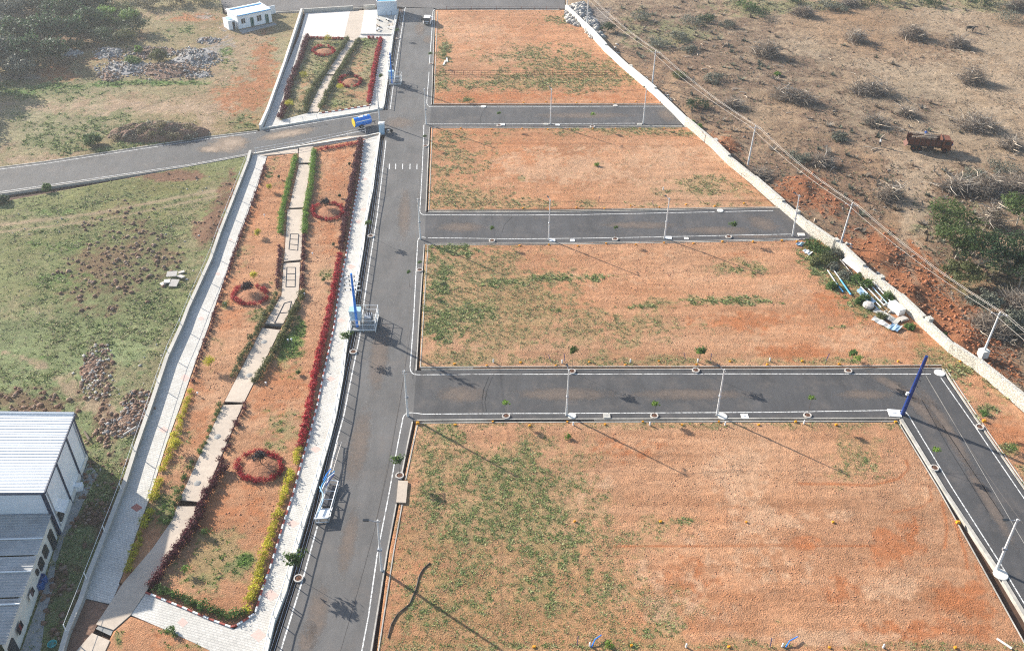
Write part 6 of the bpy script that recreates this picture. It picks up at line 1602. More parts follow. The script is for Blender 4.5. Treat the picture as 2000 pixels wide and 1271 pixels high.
La = [G(645, 935), G(650, 935), G(668, 868), G(661, 868)]
mb = MB(); mb.tube([(La[0][0], La[0][1], .75), (La[3][0], La[3][1], .45)], .05, 5); mb.build('side_rail', 'clay_ring', t); mb = MB(); mb.tube([(La[1][0], La[1][1], .75), (La[2][0], La[2][1], .45)], .05, 5); mb.build('side_rail', 'clay_ring', t)
for i in range(15):
    k_ = i / 14; a = La[0] * (1 - k_) + La[3] * k_; b_ = La[1] * (1 - k_) + La[2] * k_; mb = MB(); mb.tube([(a[0], a[1], .75 - .3 * k_), (b_[0], b_[1], .75 - .3 * k_)], .035, 5); mb.build('rung', 'clay_ring', t)
for i, (p, m, l) in enumerate([([(655, 930), (640, 942), (630, 958), (627, 970)], 'sky_blue', 'blue pipe curving off the skid, outermost'), ([(655, 934), (645, 942), (636, 955), (631, 966)], 'white_paint', 'white pipe curving beside the blue one on the skid'), ([(654, 938), (646, 948), (638, 960)], 'navy_paint', 'navy pipe lying across the upper skid'), ([(626, 962), (632, 974), (633, 990), (624, 1012)], 'light_blue', 'pale blue pipe running down the middle of the skid'), ([(648, 928), (640, 938), (634, 950)], 'blue_paint', 'short blue pipe at the ladder foot')]):
    mb = MB(); P = [G(*q) for q in p]; mb.tube([(q[0], q[1], .86 + .05 * i) for q in P], .07, 6); tag(mb.build('loose_pipe', m), l, 'pipe', 'loose pipes on the skid')

# ------------------------------------------------------------------ leftover materials along the stone wall
def lying(a, b_, r, mat, lab, z=.2, z2=None, name='loose_pipe'):
    A, B_ = G(*a), G(*b_); mb = MB(); mb.tube([(A[0], A[1], z), (B_[0], B_[1], z if z2 is None else z2)], r, 7); tag(mb.build(name, mat), lab, 'pipe', 'pipes lying by the stone wall')
lying((1616, 530), (1634, 557), .08, 'white_paint', 'white pipe lying leftmost in the weeds by the wall')
lying((1634, 557), (1646, 572), .10, 'sky_blue', 'blue end of the leftmost pipe in the weeds by the wall')
lying((1624, 525), (1641, 549), .08, 'white_paint', 'white pipe lying second from the left in the weeds by the wall', .25)
lying((1641, 549), (1661, 578), .11, 'sky_blue', 'blue pipe lying second from the left by the wall', .25)
lying((1640, 510), (1665, 540), .07, 'clay_ring', 'pale pole lying in the weeds behind the two blue pipes', .3)
lying((1664, 544), (1683, 562), .07, 'clay_ring', 'thin pale pole half hidden by weeds, near the wall', .3)
for i in range(6):
    lying((1674 + i * 6, 568 - i * 5), (1714 + i * 6, 606 - i * 3), .08, ['light_blue', 'white_paint', 'white_paint', 'light_blue', 'white_paint', 'clay_ring'][i], ['pale blue pipe at the left of the bundle against the wall', 'white pipe second in the bundle against the wall', 'white pipe third in the bundle against the wall', 'pale blue pipe in the right half of the bundle', 'white pipe beside the last one in the bundle', 'cream pole nearest the wall in the bundle'][i], .25 + .05 * i)
def sheet(px, z, mat, lab, cat='sheet', name='loose_sheet', th=.06, wav=.08):
    P = GL(px); mb = MB(); n = 6; vs = []
    for k in (0, 1):
        for i in range(n + 1):
            for j in range(3):
                u = i / n; v = j / 2; a = P[0] * (1 - u) + P[3] * u; b_ = P[1] * (1 - u) + P[2] * u; p = a * (1 - v) + b_ * v
                vs.append((p[0], p[1], z + wav * math.sin(i * 1.9 + j) - k * th))
    m = 3 * (n + 1); fs = []
    for i in range(n):
        for j in range(2):
            a = i * 3 + j; fs += [(a, a + 1, a + 4, a + 3), (m + a + 3, m + a + 4, m + a + 1, m + a)]
    for i in range(n):
        fs += [(i * 3, i * 3 + 3, m + i * 3 + 3, m + i * 3), (i * 3 + 2, m + i * 3 + 2, m + i * 3 + 5, i * 3 + 5)]
    fs += [(0, m, m + 1, 1), (1, m + 1, m + 2, 2), (3 * n, 3 * n + 1, m + 3 * n + 1, m + 3 * n), (3 * n + 1, 3 * n + 2, m + 3 * n + 2, m + 3 * n + 1)]
    mb.add(vs, fs); tag(mb.build(name, mat), lab, cat)
sheet([(1704, 610), (1712, 603), (1758, 628), (1750, 636)], .22, 'stone_white', 'long pale sheet in the middle of the leftover heap by the wall')
sheet([(1701, 626), (1708, 619), (1742, 638), (1736, 644)], .2, 'lime_wash', 'cream sheet with a torn end nearest the bare plot')
sheet([(1733, 644), (1742, 634), (1762, 640), (1752, 650)], .28, 'light_blue', 'pale blue plastic sheet at the end of the cream sheet')
sheet([(1553, 479), (1560, 475), (1573, 475), (1565, 482)], .2, 'light_blue', 'small pale blue sheet beside the dead end of the middle lane')
sheet([(1567, 492), (1572, 488), (1587, 494), (1580, 500)], .2, 'white_paint', 'white crumpled sheet in weeds near the dead end lane')
sheet([(1672, 572), (1680, 565), (1710, 592), (1700, 598)], .35, 'light_blue', 'blue and white sheet under the pipe bundle')
sheet([(1643, 513), (1650, 508), (1680, 534), (1674, 538)], .5, 'white_paint', 'long white board leaning low against the stone wall', 'board', wav=.02)
c = G(1695, 600); mb = MB(); mb.lathe([(.55, 0), (.8, .25), (.75, .6), (.3, .75)], (0, 0, 0), 12); tag(mb.build('cement_sack', 'clay_ring', None, c), 'grey rounded sack bundle on the blue sheet near the pipes', 'sack')
A, B_ = G(1741, 600), G(1758, 614); m = (A + B_) / 2; e = B_ - A; mb = MB(); mb.box((m[0], m[1], .5), (np.linalg.norm(e) + .5, 1.1, 1.0), math.atan2(e[1], e[0])); tag(mb.build('white_crate', 'white_paint'), 'white oblong box near the wall at the end of the pipe bundle', 'box')
A = G(1763, 624); mb = MB(); mb.box((A[0], A[1], .15), (1.4, 1.0, .12), .4); mb.box((A[0], A[1], .28), (1.1, .8, .1), .45); tag(mb.build('louvred_sheet', 'clay_ring'), 'small pale louvred panel lying beside the white box', 'panel')
for x, y, z in [(873, 118, 0), (868, 124, 0)]:
    A = G(x, y); mb = MB(); mb.box((A[0], A[1], .12), (.35, 2.6, .12), .12 if x == 873 else -.1); tag(mb.build('pale_board', 'lime_wash'), 'upper pale board lying at the left edge of the farthest plot' if x == 873 else 'lower pale board lying at the left edge of the farthest plot', 'board')
A = G(1961, 1258); mb = MB(); mb.tube([(A[0] - .5, A[1] + .6, .1), (A[0] + .5, A[1] - .5, .1)], .12, 6); tag(mb.build('concrete_post', 'lime_wash'), 'short pale concrete post lying at the lower right corner', 'post')
# pile of square slabs on the left field
for i, (x, y, w_, l_, r_z, z, l) in enumerate([(337, 540, 1.5, 1.1, .1, .45, 'large pale slab on top of the slab pile in the left field'), (327, 552, .9, 1.3, .2, .25, 'upright pale slab at the left of the slab pile'), (341, 556, 1.2, 1.4, -.1, .3, 'broad pale slab at the foot of the slab pile'), (354, 543, 1.1, .7, -.5, .3, 'tilted pale slab at the right of the slab pile'), (318, 556, .6, .9, .7, .15, 'small tilted slab left of the slab pile'), (355, 533, .9, .5, .3, .15, 'dark edged slab behind the slab pile')]):
    A = G(x, y); mb = MB(); mb.box((0, 0, 0), (w_, l_, .16), r_z, (random.Random(i).uniform(-.25, .25), random.Random(i + 9).uniform(-.2, .2)))
    tag(mb.build('stone_slab', 'clay_ring', None, (A[0], A[1], z)), l, 'slab', 'square slabs piled in the left field')
mb = MB(); A, B_ = G(242, 853), G(268, 839); mb.tube([(A[0], A[1], .35), (B_[0], B_[1], .5)], .13, 6); tag(mb.build('concrete_post', 'clay_ring'), 'pale concrete post lying by the rubble left of the long garden wall', 'post')
mb = MB(); A, B_ = G(166, 845), G(176, 862); mb.tube([(A[0], A[1], .2), (B_[0], B_[1], .3)], .14, 6); tag(mb.build('wooden_log', 'bark'), 'dark log lying near the corner of the big white shed', 'log')

# ------------------------------------------------------------------ trees
def tree(px, h, R, mat, lab, seed, n=2600, leaf=.32, cat='tree', name='tree', clumps=26, group=None, cr=None, bark='bark', squash=.8, trunk=.18, zc=.62, up=.4, s3=None):
    t = empty(name, lab, cat, G(*px), 0, group)
    g = random.Random(seed)
    Rz = h * (1 - zc) * .8
    V, F = leafcloud(n, (R * .75, R * .75 if s3 is None else R * s3, Rz), R * (cr or .34), leaf, seed, clumps=clumps, squash=squash, up=up, shell=.35, low=.45)
    V[:, 2] += h * zc
    V[:, 2] = np.maximum(V[:, 2], .05)
    link('crown', npmesh('crown', V, F, mat), t)
    lx_, ly_ = g.uniform(-.4, .4), g.uniform(-.4, .4)
    mb = MB(); mb.tube([(0, 0, -.1), (lx_ * .5, ly_ * .5, h * .3), (lx_, ly_, h * .62)], trunk, 7, trunk * .5); mb.build('trunk', bark, t)
    for k in range(6):
        a = g.uniform(0, 6.28); rr = R * g.uniform(.4, .8)
        mb = MB(); mb.tube([(lx_ * .5, ly_ * .5, h * .28), (lx_ + rr * .5 * math.cos(a), ly_ + rr * .5 * math.sin(a), h * .5), (rr * math.cos(a), rr * math.sin(a), h * g.uniform(.62, .85))], trunk * .45, 5, trunk * .15); mb.build('branch', bark, t)
    return t
FOR = [((-75, 185), 12, 6), ((-45, 168), 11, 6), ((-120, 225), 12, 6), ((-25, 40), 9, 6), ((30, 46), 10, 6), ((78, 34), 9, 5.5), ((128, 46), 9, 5.5), ((175, 34), 8, 4.5), ((-20, 84), 9, 6), ((40, 92), 9, 6), ((92, 88), 9, 5.5), ((140, 84), 7, 4.5), ((8, 126), 8, 5.5), ((62, 128), 8, 5), ((108, 122), 7, 4.5), ((-30, 140), 7, 5), ((40, 148), 5, 3.6), ((182, 62), 7, 4.2), ((6, 14), 9, 6), ((60, 8), 9, 6), ((112, 8), 9, 5.5), ((160, 6), 8, 5), ((205, 14), 6, 4), ((-60, 20), 9, 6), ((-60, 95), 9, 6), ((20, -25), 9, 6), ((110, -30), 9, 6), ((190, -30), 8, 5)]
where = ['beyond the left edge, its shade falling on the grass', 'beyond the left edge, above the gravel patch', 'beyond the left edge, nearest the lane', 'at the extreme left edge', 'dark, behind the front rows at the left', 'dark, left of the gap of dry grass', 'dark, in the middle of the wood', 'right of the dark middle trees', 'cut by the left edge, middle row', 'dark, in the middle row at the left', 'in the middle row beside the dry gap', 'right of the dry grass gap', 'in the front row near the left edge', 'in the front row above the red earth', 'front row beside the small stone heap', 'front corner at the left edge', 'low, nearest the grey gravel patch', 'behind the vine covered shrubs', 'back row at the left', 'back row second from the left', 'back row behind the dry gap', 'back row near the yellow green shrubs', 'small, back row at the right', 'off the left edge, back', 'off the left edge, middle', 'beyond the top edge at the left', 'beyond the top edge in the middle', 'beyond the top edge at the right']
for i, (px, h, R) in enumerate(FOR):
    tree(px, h * .8, R, 'leaf_forest' if i % 4 else 'leaf_grey', 'dense dusky woodland tree, ' + where[i], 900 + i, 2300, .40, group='trees of the dark wood', clumps=24, cr=.36, zc=.55)
for i, (px, h, R, m, l) in enumerate([((262, 66), 4.4, 4.2, 'leaf_dark', 'round bush draped in bright vines at the right end of the wood'), ((222, 58), 4, 3.4, 'leaf_green', 'dark green shrub under vines next to the draped bush'), ((206, 84), 4, 4.2, 'leaf_dark', 'dark shrub in front of the vines above the stone heaps'), ((178, 66), 4, 3.4, 'leaf_green', 'bright green vine mound beside the wood'), ((240, 84), 3.0, 3.4, 'leaf_olive', 'olive shrub between the draped bush and the stone heaps'), ((150, 96), 3, 2.6, 'leaf_olive', 'light olive bush in front of the dark wood'),
    ((238, 30), 4, 4.0, 'leaf_olive', 'loose olive shrubs behind the draped bush'), ((200, 20), 4.5, 4.5, 'leaf_olive', 'pale olive tree behind the vine mounds'), ((290, 14), 3.4, 4, 'leaf_dry', 'dry straw coloured thicket left of the cottage'), ((345, 8), 3.2, 4, 'leaf_dry', 'dry thicket in the middle between wood and cottage'), ((398, 4), 3.2, 4.4, 'leaf_olive', 'olive thicket beside the asphalt by the cottage'), ((250, 0), 4.2, 4.6, 'leaf_olive', 'olive thicket at the top edge above the vines'),
    ((310, 120), 2.6, 2.8, 'leaf_olive', 'round olive bush growing among the stone heaps'), ((258, 124), 1.4, 2.4, 'leaf_green', 'low green bush left of the bush among the stones'), ((180, 282), 2.3, 2.0, 'leaf_green', 'lone green bush on the grass above the lane'), ((272, 104), 1.8, 1.0, 'leaf_bright', 'little bright bush on the stone heap'), ((92, 371), 1.1, 1.1, 'leaf_green', 'small bush on the near kerb of the lane'), ((4, 396), 1.1, 1.4, 'leaf_dark', 'small dark bush at the left end of the lane kerb')]):
    tree(px, h, R, m, l, 950 + i, 1500, .22, 'bush', 'bush', 18, None, .36, squash=.7, trunk=.08, zc=.42, up=.7)
# bright vines over the draped bushes
for i, (x, y, z, R) in enumerate([(262, 62, 3.3, 2.6), (205, 62, 2.6, 2.2), (222, 52, 3.2, 2.2), (182, 64, 3.0, 2.2)]):
    c = G(x, y); V, F = leafcloud(800, (R, R * .9, .8), .8, .22, 970 + i, clumps=18, up=1.2); tag(link('vine', npmesh('vine', V, F, 'leaf_bright'), None, (c[0] - .8, c[1] + .2, z + .5)), ['bright green vine over the round draped bush', 'bright vine trailing over the front shrubs of the wood edge', 'bright vine climbing the shrub beside the draped bush', 'bright vine on the mound beside the wood'][i], 'vine')
# long low overgrown mound
c = G(310, 262)
t = empty('overgrown_mound', 'long low mound covered in brown and green scrub above the lane', 'mound', c, .06)
g = np.random.default_rng(5)
hm = MB(); vs = []; fs = []
for i in range(25):
    for j in range(13):
        x = -9.5 + i * 19 / 24; y = -3.6 + j * 7.2 / 12
        e = max(0, 1 - (x / 9.5) ** 2 - (y / 3.6) ** 2) ** .5
        vs.append((x, y, -.2 + 2.5 * e * (.75 + .25 * math.sin(i * .9) * math.cos(j * 1.1)) + (.3 * g.random() if e > 0 else 0)))
for i in range(24):
    for j in range(12): fs.append((i * 13 + j, (i + 1) * 13 + j, (i + 1) * 13 + j + 1, i * 13 + j + 1))
hm.add(vs, fs); hm.build('mound_earth', 'soil_brown', t)
for i in range(16):
    V, F = leafcloud(620, (1.9, 1.3, .5), .8, .16, 990 + i, clumps=11, up=.8)
    a = i / 16; link('foliage', npmesh('foliage', V, F, ['leaf_dry', 'leaf_olive', 'leaf_dry', 'leaf_grey'][i % 4]), t, (-7.5 + 15 * a, (-1.8, 1.5, 0)[i % 3], 1.7 - 1.3 * abs(a - .5) * 1.6 - (.5 if i % 3 < 2 else 0)))
# acacia and thorn trees at the right
for i, (px, h, R, m, l, s_) in enumerate([((1843, 470), 6.8, 5.6, 'leaf_acacia', 'feathery green acacia leaning left of the dark thicket, its pale trunk showing', 3), ((1862, 512), 7.2, 4.6, 'leaf_acacia', 'bright green acacia in front of the dead grey tree', 5),
    ((1905, 535), 6.0, 5.0, 'leaf_dark', 'dark green thorn tree in the middle of the right thicket', 6), ((1955, 520), 6.0, 5.2, 'leaf_dark', 'dark spreading tree near the right edge of the picture', 7), ((1985, 440), 5.5, 4.5, 'leaf_acacia', 'light green acacia at the right edge above the thicket', 8), ((1990, 560), 5.0, 4.5, 'leaf_dark', 'dark bushy tree at the right edge below the thicket', 9),
    ((1870, 555), 3.2, 3.4, 'leaf_olive', 'olive thorn bush at the lower front of the thicket', 10), ((2035, 480), 6, 5, 'leaf_acacia', 'green tree beyond the right edge', 11), ((2030, 560), 5, 5, 'leaf_dark', 'dark tree beyond the right edge', 12), ((1915, 600), 2.2, 3.0, 'leaf_grey', 'low grey thorn scrub below the thicket beside the tracks', 13), ((1980, 640), 2.0, 3.0, 'leaf_grey', 'low grey thorn scrub near the lower right wires', 14)]):
    tree(px, h, R, m, l, 1100 + s_, 2600, .19, 'tree', 'thorn_tree', 30, None, .25, 'pale_bark', .5, .12, .66)
# green scrub bushes scattered at the top right
for i, (x, y, w_, h, m) in enumerate([(1186, 62, 2.6, 2.4, 'leaf_dark'), (1345, 48, 4.5, 2.0, 'leaf_grey'), (1380, 42, 3.0, 1.8, 'leaf_dark'), (1290, 88, 4.0, 1.6, 'leaf_grey'), (1325, 78, 3.0, 1.6, 'leaf_grey'), (1480, 32, 4.5, 2.8, 'leaf_dark'), (1460, 18, 3.5, 2.5, 'leaf_green'), (1250, 40, 3.2, 2.2, 'leaf_grey'),
    (1362, 212, 3.0, 2.0, 'leaf_dark'), (1400, 158, 3.2, 1.3, 'leaf_grey'), (1560, 12, 4.0, 2.2, 'leaf_dark'), (1610, 16, 3.6, 2.0, 'leaf_grey'), (1690, 6, 4.6, 2.4, 'leaf_dark'), (1740, 4, 3.4, 2.2, 'leaf_green'), (1818, 10, 4.2, 2.4, 'leaf_dark'), (1915, 10, 5.0, 2.6, 'leaf_dark'), (1960, 16, 5.0, 2.6, 'leaf_grey'), (1975, 44, 4.8, 2.6, 'leaf_grey'),
    (1345, 100, 2.6, 1.2, 'leaf_grey'), (1420, 52, 3.0, 1.4, 'leaf_grey'), (1565, 312, 3.0, 1.2, 'leaf_grey'), (1640, 272, 2.2, 1.0, 'leaf_grey'), (1325, 150, 2.0, 1.0, 'leaf_olive'), (1518, 148, .9, .9, 'leaf_bright'), (1348, 243, 1.2, .9, 'leaf_bright'), (1362, 250, 1.0, .8, 'leaf_bright'), (1640, 20, 3.0, 1.6, 'leaf_grey'), (1900, 350, 3.4, 1.6, 'leaf_grey'), (1960, 335, 3.6, 1.8, 'leaf_grey')]):
    wh = ['by the far wire pole', 'upper left of the scrub, broad', 'beside a broad grey bush, upper left', 'in front of the pale cut wood', 'behind the pale cut wood', 'round, near the top edge', 'greener, at the top edge', 'between two wire poles', 'dark, beside the second wire pole', 'low, beside pale sticks', 'small, top edge', 'greyish, top edge', 'broad dark, top edge middle', 'greener, top edge middle', 'dark, top edge right of middle', 'dark, top right', 'greyish, top right', 'large greyish, right edge near top',
        'low, below the pale cut wood', 'low, right of the dark round bush', 'low, above the wires', 'low, left of the lorry', 'low, near the wall', 'tiny bright, between brush piles', 'tiny bright, on top of the stone wall', 'tiny bright, creeping over the stone wall', 'low, top edge', 'behind the bleached branches', 'in the right brush tangle'][i]
    tree((x, y), h, w_, m, 'scrub bush, ' + wh, 1200 + i, 900, .17, 'bush', 'scrub_bush', 14, None, .32, squash=.6, trunk=.06, zc=.45, up=.5)

# heaps of felled brush: tangles of thin curved branches over a low dome
def brush(px, W, D, H, lab, seed, n=420, pale=10, leafy=0, mat='twig_grey', big=2.4):
    H = H * 1.45; n = int(n * 1.5)
    g = np.random.default_rng(seed)
    t = empty('brush_pile', lab, 'brush pile', G(*px), g.uniform(-.2, .2), 'felled brush heaps in the scrub')
    KL = int(g.integers(2, 5)); la = g.random(KL) * 6.28; lk = g.random(KL) * .55
    lxy = np.stack([W / 2 * lk * np.cos(la), D / 2 * lk * np.sin(la)], 1); lh = .55 + .6 * g.random(KL)
    def twigs(n, L0, r0, lift=1.0, spread=.9):
        a = g.random(n) * 2 * math.pi; k = g.random(n) ** .6 * spread; li = g.integers(0, KL, n)
        x, y = lxy[li, 0] + W / 2 * .6 * k * np.cos(a), lxy[li, 1] + D / 2 * .65 * k * np.sin(a)
        z = H * lh[li] * (1 - k ** 2) * g.random(n) * lift
        th = g.random(n) * 2 * math.pi; el = g.normal(.25, .4, n)
        L = L0 * (.5 + g.random(n))
        d = np.stack([np.cos(th) * np.cos(el), np.sin(th) * np.cos(el), np.sin(el)], 1)
        bend = g.normal(size=(n, 3)) * .22
        p0 = np.stack([x, y, z], 1); pts = [p0, p0 + d * L[:, None] * .5 + bend * L[:, None] * .3, p0 + d * L[:, None] + bend * L[:, None] * .1]
        rad = [r0, r0 * .75, r0 * .2]; Vs = []
        s1 = np.cross(d, np.array([0, 0, 1.0])); s1 /= np.linalg.norm(s1, axis=1)[:, None] + 1e-6; s2 = np.cross(d, s1)
        rr = (.6 + .8 * g.random(n))[:, None]
        for p, r in zip(pts, rad):
            for q in range(3):
                an = 2.094 * q; Vs.append(p + (s1 * math.cos(an) + s2 * math.sin(an)) * r * rr)
        V = np.stack(Vs, 1).reshape(-1, 3); V[:, 2] = np.maximum(V[:, 2], .0)
        b = np.arange(n)[:, None] * 9; F = []
        for s_ in (0, 3):
            for q in range(3):
                q2 = (q + 1) % 3; F.append(np.stack([b[:, 0] + s_ + q, b[:, 0] + s_ + q2, b[:, 0] + s_ + 3 + q2, b[:, 0] + s_ + 3 + q], 1))
        return V, np.concatenate(F)
    V, F = twigs(n, big * .75, .034); o = link('twig_tangle', npmesh('twig_tangle', V, F, mat, None, 4), t); o['kind'] = 'stuff'
    V, F = twigs(n // 3, big * .8, .03, 1.1); o = link('twig_tangle', npmesh('twig_tangle', V, F, 'log_pale' if seed % 3 == 0 else 'pale_bark', None, 4), t); o['kind'] = 'stuff'
    V, F = twigs(n, big * .3, .022, 1.1); o = link('twig_tangle', npmesh('twig_tangle', V, F, 'twig_brown', None, 4), t); o['kind'] = 'stuff'
    V, F = leafcloud(int(n * 1.3), (W * .34, D * .34, H * .42), min(W, D) * .13, .11, seed + 5, clumps=13, squash=.7)
    V[:, 2] = np.maximum(V[:, 2] + H * .25, 0); o = link('dry_leaves', npmesh('dry_leaves', V, F, 'twig_grey' if not leafy else 'leaf_grey'), t); o['kind'] = 'stuff'
    for i in range(pale):
        a = g.random() * 6.28; k = g.random() * .8; L = big * (.6 + .9 * g.random()); th = g.random() * 6.28; x, y = W / 2 * k * math.cos(a), D / 2 * k * math.sin(a); z = .1 + H * (1 - k * k) * (.3 + .7 * g.random()); e = g.normal(.15, .3)
        mb = MB(); mb.tube([(x, y, z), (x + L * .5 * math.cos(th), y + L * .5 * math.sin(th), max(.05, z + L * .5 * math.sin(e) + .1)), (x + L * math.cos(th + .2), y + L * math.sin(th + .2), max(.04, z + L * math.sin(e)))], .065 + .05 * g.random(), 5, .02)
        mb.build('bare_branch', 'pale_bark' if i % 3 else 'log_pale', t)
    return t
BR = [((1495, 108), 9, 6, 2.2, 'brush heap with bleached branches and a long pale pole, left of centre', 14), ((1548, 198), 10, 6, 2.6, 'dense brush heap below the bleached one, with forked grey trunks', 10), ((1672, 82), 6, 4.5, 2.2, 'compact brush heap with one white stem at its left foot', 6), ((1780, 74), 11, 6, 2.2, 'widest grey brush heap near the top', 5), ((1872, 92), 7, 5, 1.8, 'brown brush heap right of the widest one, two white sticks below', 6),
    ((1712, 180), 13, 7, 1.9, 'long hollow brush heap in the middle with pale forked poles', 9), ((1887, 160), 9, 5, 2.0, 'dark domed brush heap at the right, above the lorry', 7), ((1706, 245), 6, 4, 1.3, 'low greenish brush heap left above the lorry', 4), ((1905, 250), 11, 7, 1.6, 'spread brush heap right of the lorry', 8), ((1738, 385), 6, 5, 1.5, 'small brush heap with upright silvery twigs beside the tyre tracks', 12),
    ((1868, 370), 9, 4, 1.3, 'bleached branch heap above the green acacias', 34), ((1925, 372), 11, 7, 1.9, 'large brown brush tangle near the right edge', 7), ((1985, 372), 9, 7, 2.0, 'dark brush tangle cut by the right edge', 6), ((1935, 438), 6, 5, 3.0, 'grey dead tree top lying between green trees', 16), ((1430, 210), 5, 3, .9, 'flat scatter of grey sticks near the second wire pole', 8), ((1570, 30), 7, 4, 1.4, 'low brush heap near the top edge, left of centre', 5),
    ((1655, 12), 6, 4, 1.2, 'low brush heap at the top edge', 3), ((1975, 290), 6, 4, 1.2, 'low brush heap at the right edge below the lorry shadow', 5), ((1480, 345), 4, 3, .6, 'little brush scatter beside the wire span', 3), ((1610, 325), 6, 4, .9, 'flat brush patch above the wire span', 4), ((1985, 20), 8, 5, 1.8, 'grey brush heap in the top right corner', 5), ((1940, 640), 8, 5, 1.2, 'thorny brush beside the lower wires', 5), ((1990, 600), 8, 5, 1.4, 'thorny brush at the right edge under the trees', 4), ((1770, 225), 3.5, 2.5, .8, 'small leafy brush heap behind the lorry with a pale fork', 5)]
for i, (px, W, D, H, l, pale) in enumerate(BR):
    brush(px, W, D, H, l, 300 + i, 420 if W > 6 else 240, pale, i in (7, 13, 23, 9))
# pale cut logs and sticks lying about
LG = [(1405, 148, 2.2, .5), (1412, 92, 1.3, 1.1), (1376, 84, 1.0, .2), (1370, 88, .9, 1.9), (1300, 93, 1.4, .1), (1312, 92, 1.6, 2.9), (1325, 96, 1.3, .3), (1335, 112, 1.2, 2.6), (1345, 112, 1.6, .2), (1356, 95, 1.5, 1.3), (1362, 108, 1.2, 1.5), (1440, 176, 2.2, .1), (1450, 182, 1.6, 2.8), (1456, 190, 1.4, 1.9), (1435, 174, 1.4, .3), (1376, 136, 1.4, .3), (1384, 132, 1.3, 2.2), (1305, 182, 1.3, .4), (1315, 195, 1.2, 2.1), (1540, 222, 1.0, .2), (1630, 218, .9, .3), (1582, 236, 1.2, .1), (1700, 290, 2.6, 2.9), (1712, 292, 2.2, .3), (1762, 256, 1.6, .4), (1756, 252, 1.8, 2.5), (1790, 237, 1.6, 1.9),
    (1850, 228, 2.6, 2.6), (1862, 234, 2.0, 2.4), (1875, 100, 1.8, 2.3), (1900, 104, 1.5, 2.0), (1580, 76, 1.2, .2), (1602, 110, 1.0, .4), (1620, 116, .9, 2.0), (1666, 145, 1.2, 2.4), (1800, 298, 1.2, .2), (1985, 302, 1.5, .5), (1972, 310, 1.8, 2.7), (1870, 352, 3.6, 2.4), (1520, 130, 2.4, 2.7), (1675, 448, 1.4, .4), (1590, 432, 1.2, 1.2)]
for i, (x, y, L, a) in enumerate(LG):
    c = G(x, y); mb = MB(); mb.tube([(-L / 2 * math.cos(a), -L / 2 * math.sin(a), .12), (.08, .05, .2), (L / 2 * math.cos(a), L / 2 * math.sin(a), .14)], .10, 6, .06)
    nb = min(range(len(BR)), key=lambda k: math.hypot(BR[k][0][0] - x, 2 * (BR[k][0][1] - y)))
    ref2 = ' '.join(BR[nb][4].split(',')[0].split()[:9])
    ref = 'by the second wire pole' if x < 1460 and y < 200 else ('near the lorry' if 1690 < x < 1880 and 220 < y < 305 else ('among the upper brush heaps' if y < 240 else 'in the lower scrub'))
    tag(mb.build('cut_log', 'log_pale', None, (c[0], c[1], 0)), ('short' if L < 1.25 else 'long' if L > 1.9 else 'pale') + ' cut log ' + ('left' if x < BR[nb][0][0] else 'right') + ' of the ' + ref2, 'log', 'pale cut logs ' + ref)

# ------------------------------------------------------------------ stones
def stones(name, n, sampler, size, mats, seed, lab=None, par=None):
    g = np.random.default_rng(seed)
    P = sampler(n, g); n = len(P)
    base = np.array([[1, 0, 0], [-1, 0, 0], [0, 1, 0], [0, -1, 0], [0, 0, 1], [0, 0, -1], [.6, .6, .6], [-.6, .6, .6], [.6, -.6, .6], [-.6, -.6, .6]])
    fc = np.array([[0, 6, 8], [6, 4, 8], [8, 4, 9], [4, 7, 9], [6, 7, 4], [6, 2, 7], [0, 2, 6], [2, 1, 7], [7, 1, 9], [9, 1, 3], [8, 9, 3], [0, 8, 3], [0, 5, 2], [2, 5, 1], [1, 5, 3], [3, 5, 0]])
    S = size * (.4 + g.random((n, 1, 1)) ** 2 * 1.6) * (.65 + .7 * g.random((n, 1, 3)))
    B = base[None] * S * (.8 + .4 * g.random((n, 10, 1)))
    th = g.random(n) * 6.28; c, s_ = np.cos(th)[:, None], np.sin(th)[:, None]
    X = B[..., 0] * c - B[..., 1] * s_; Y = B[..., 0] * s_ + B[..., 1] * c
    V = np.stack([X, Y, B[..., 2]], -1) + P[:, None, :]
    F = fc[None] + (np.arange(n) * 10)[:, None, None]
    mi = np.repeat(g.integers(0, len(mats), n), len(fc))
    o = link(name, npmesh(name, V.reshape(-1, 3), F.reshape(-1, 3), mats, None, 3, mi), par); o['kind'] = 'stuff'
    if lab: tag(o, lab, 'stones')
    return o
def blobs(bl):
    def f(n, g):
        out = []
        tot = sum(b[2] * b[3] for b in bl)
        for (x, y, rx, ry, h) in bl:
            m = int(n * rx * ry / tot); a = g.random(m) * 6.28; k = g.random(m) ** .5
            px_ = x + rx * k * np.cos(a); py_ = y + ry * k * np.sin(a)
            for i in range(m):
                q = G(px_[i], py_[i]); out.append((q[0], q[1], h * (1 - k[i] ** 2) * (.7 + .3 * g.random())))
        return np.array(out)
    return f
ST = ['stone_grey', 'stone_brown', 'stone_grey', 'stone_white']
HEAPS = [(215, 104, 26, 10, 1.2), (300, 100, 40, 8, .7), (245, 133, 45, 12, 1.0), (330, 138, 60, 14, 1.3), (380, 112, 40, 16, 1.3), (215, 148, 20, 9, .7), (288, 108, 22, 6, .5), (140, 104, 18, 6, .7), (405, 78, 22, 5, .5), (395, 146, 18, 6, .5)]
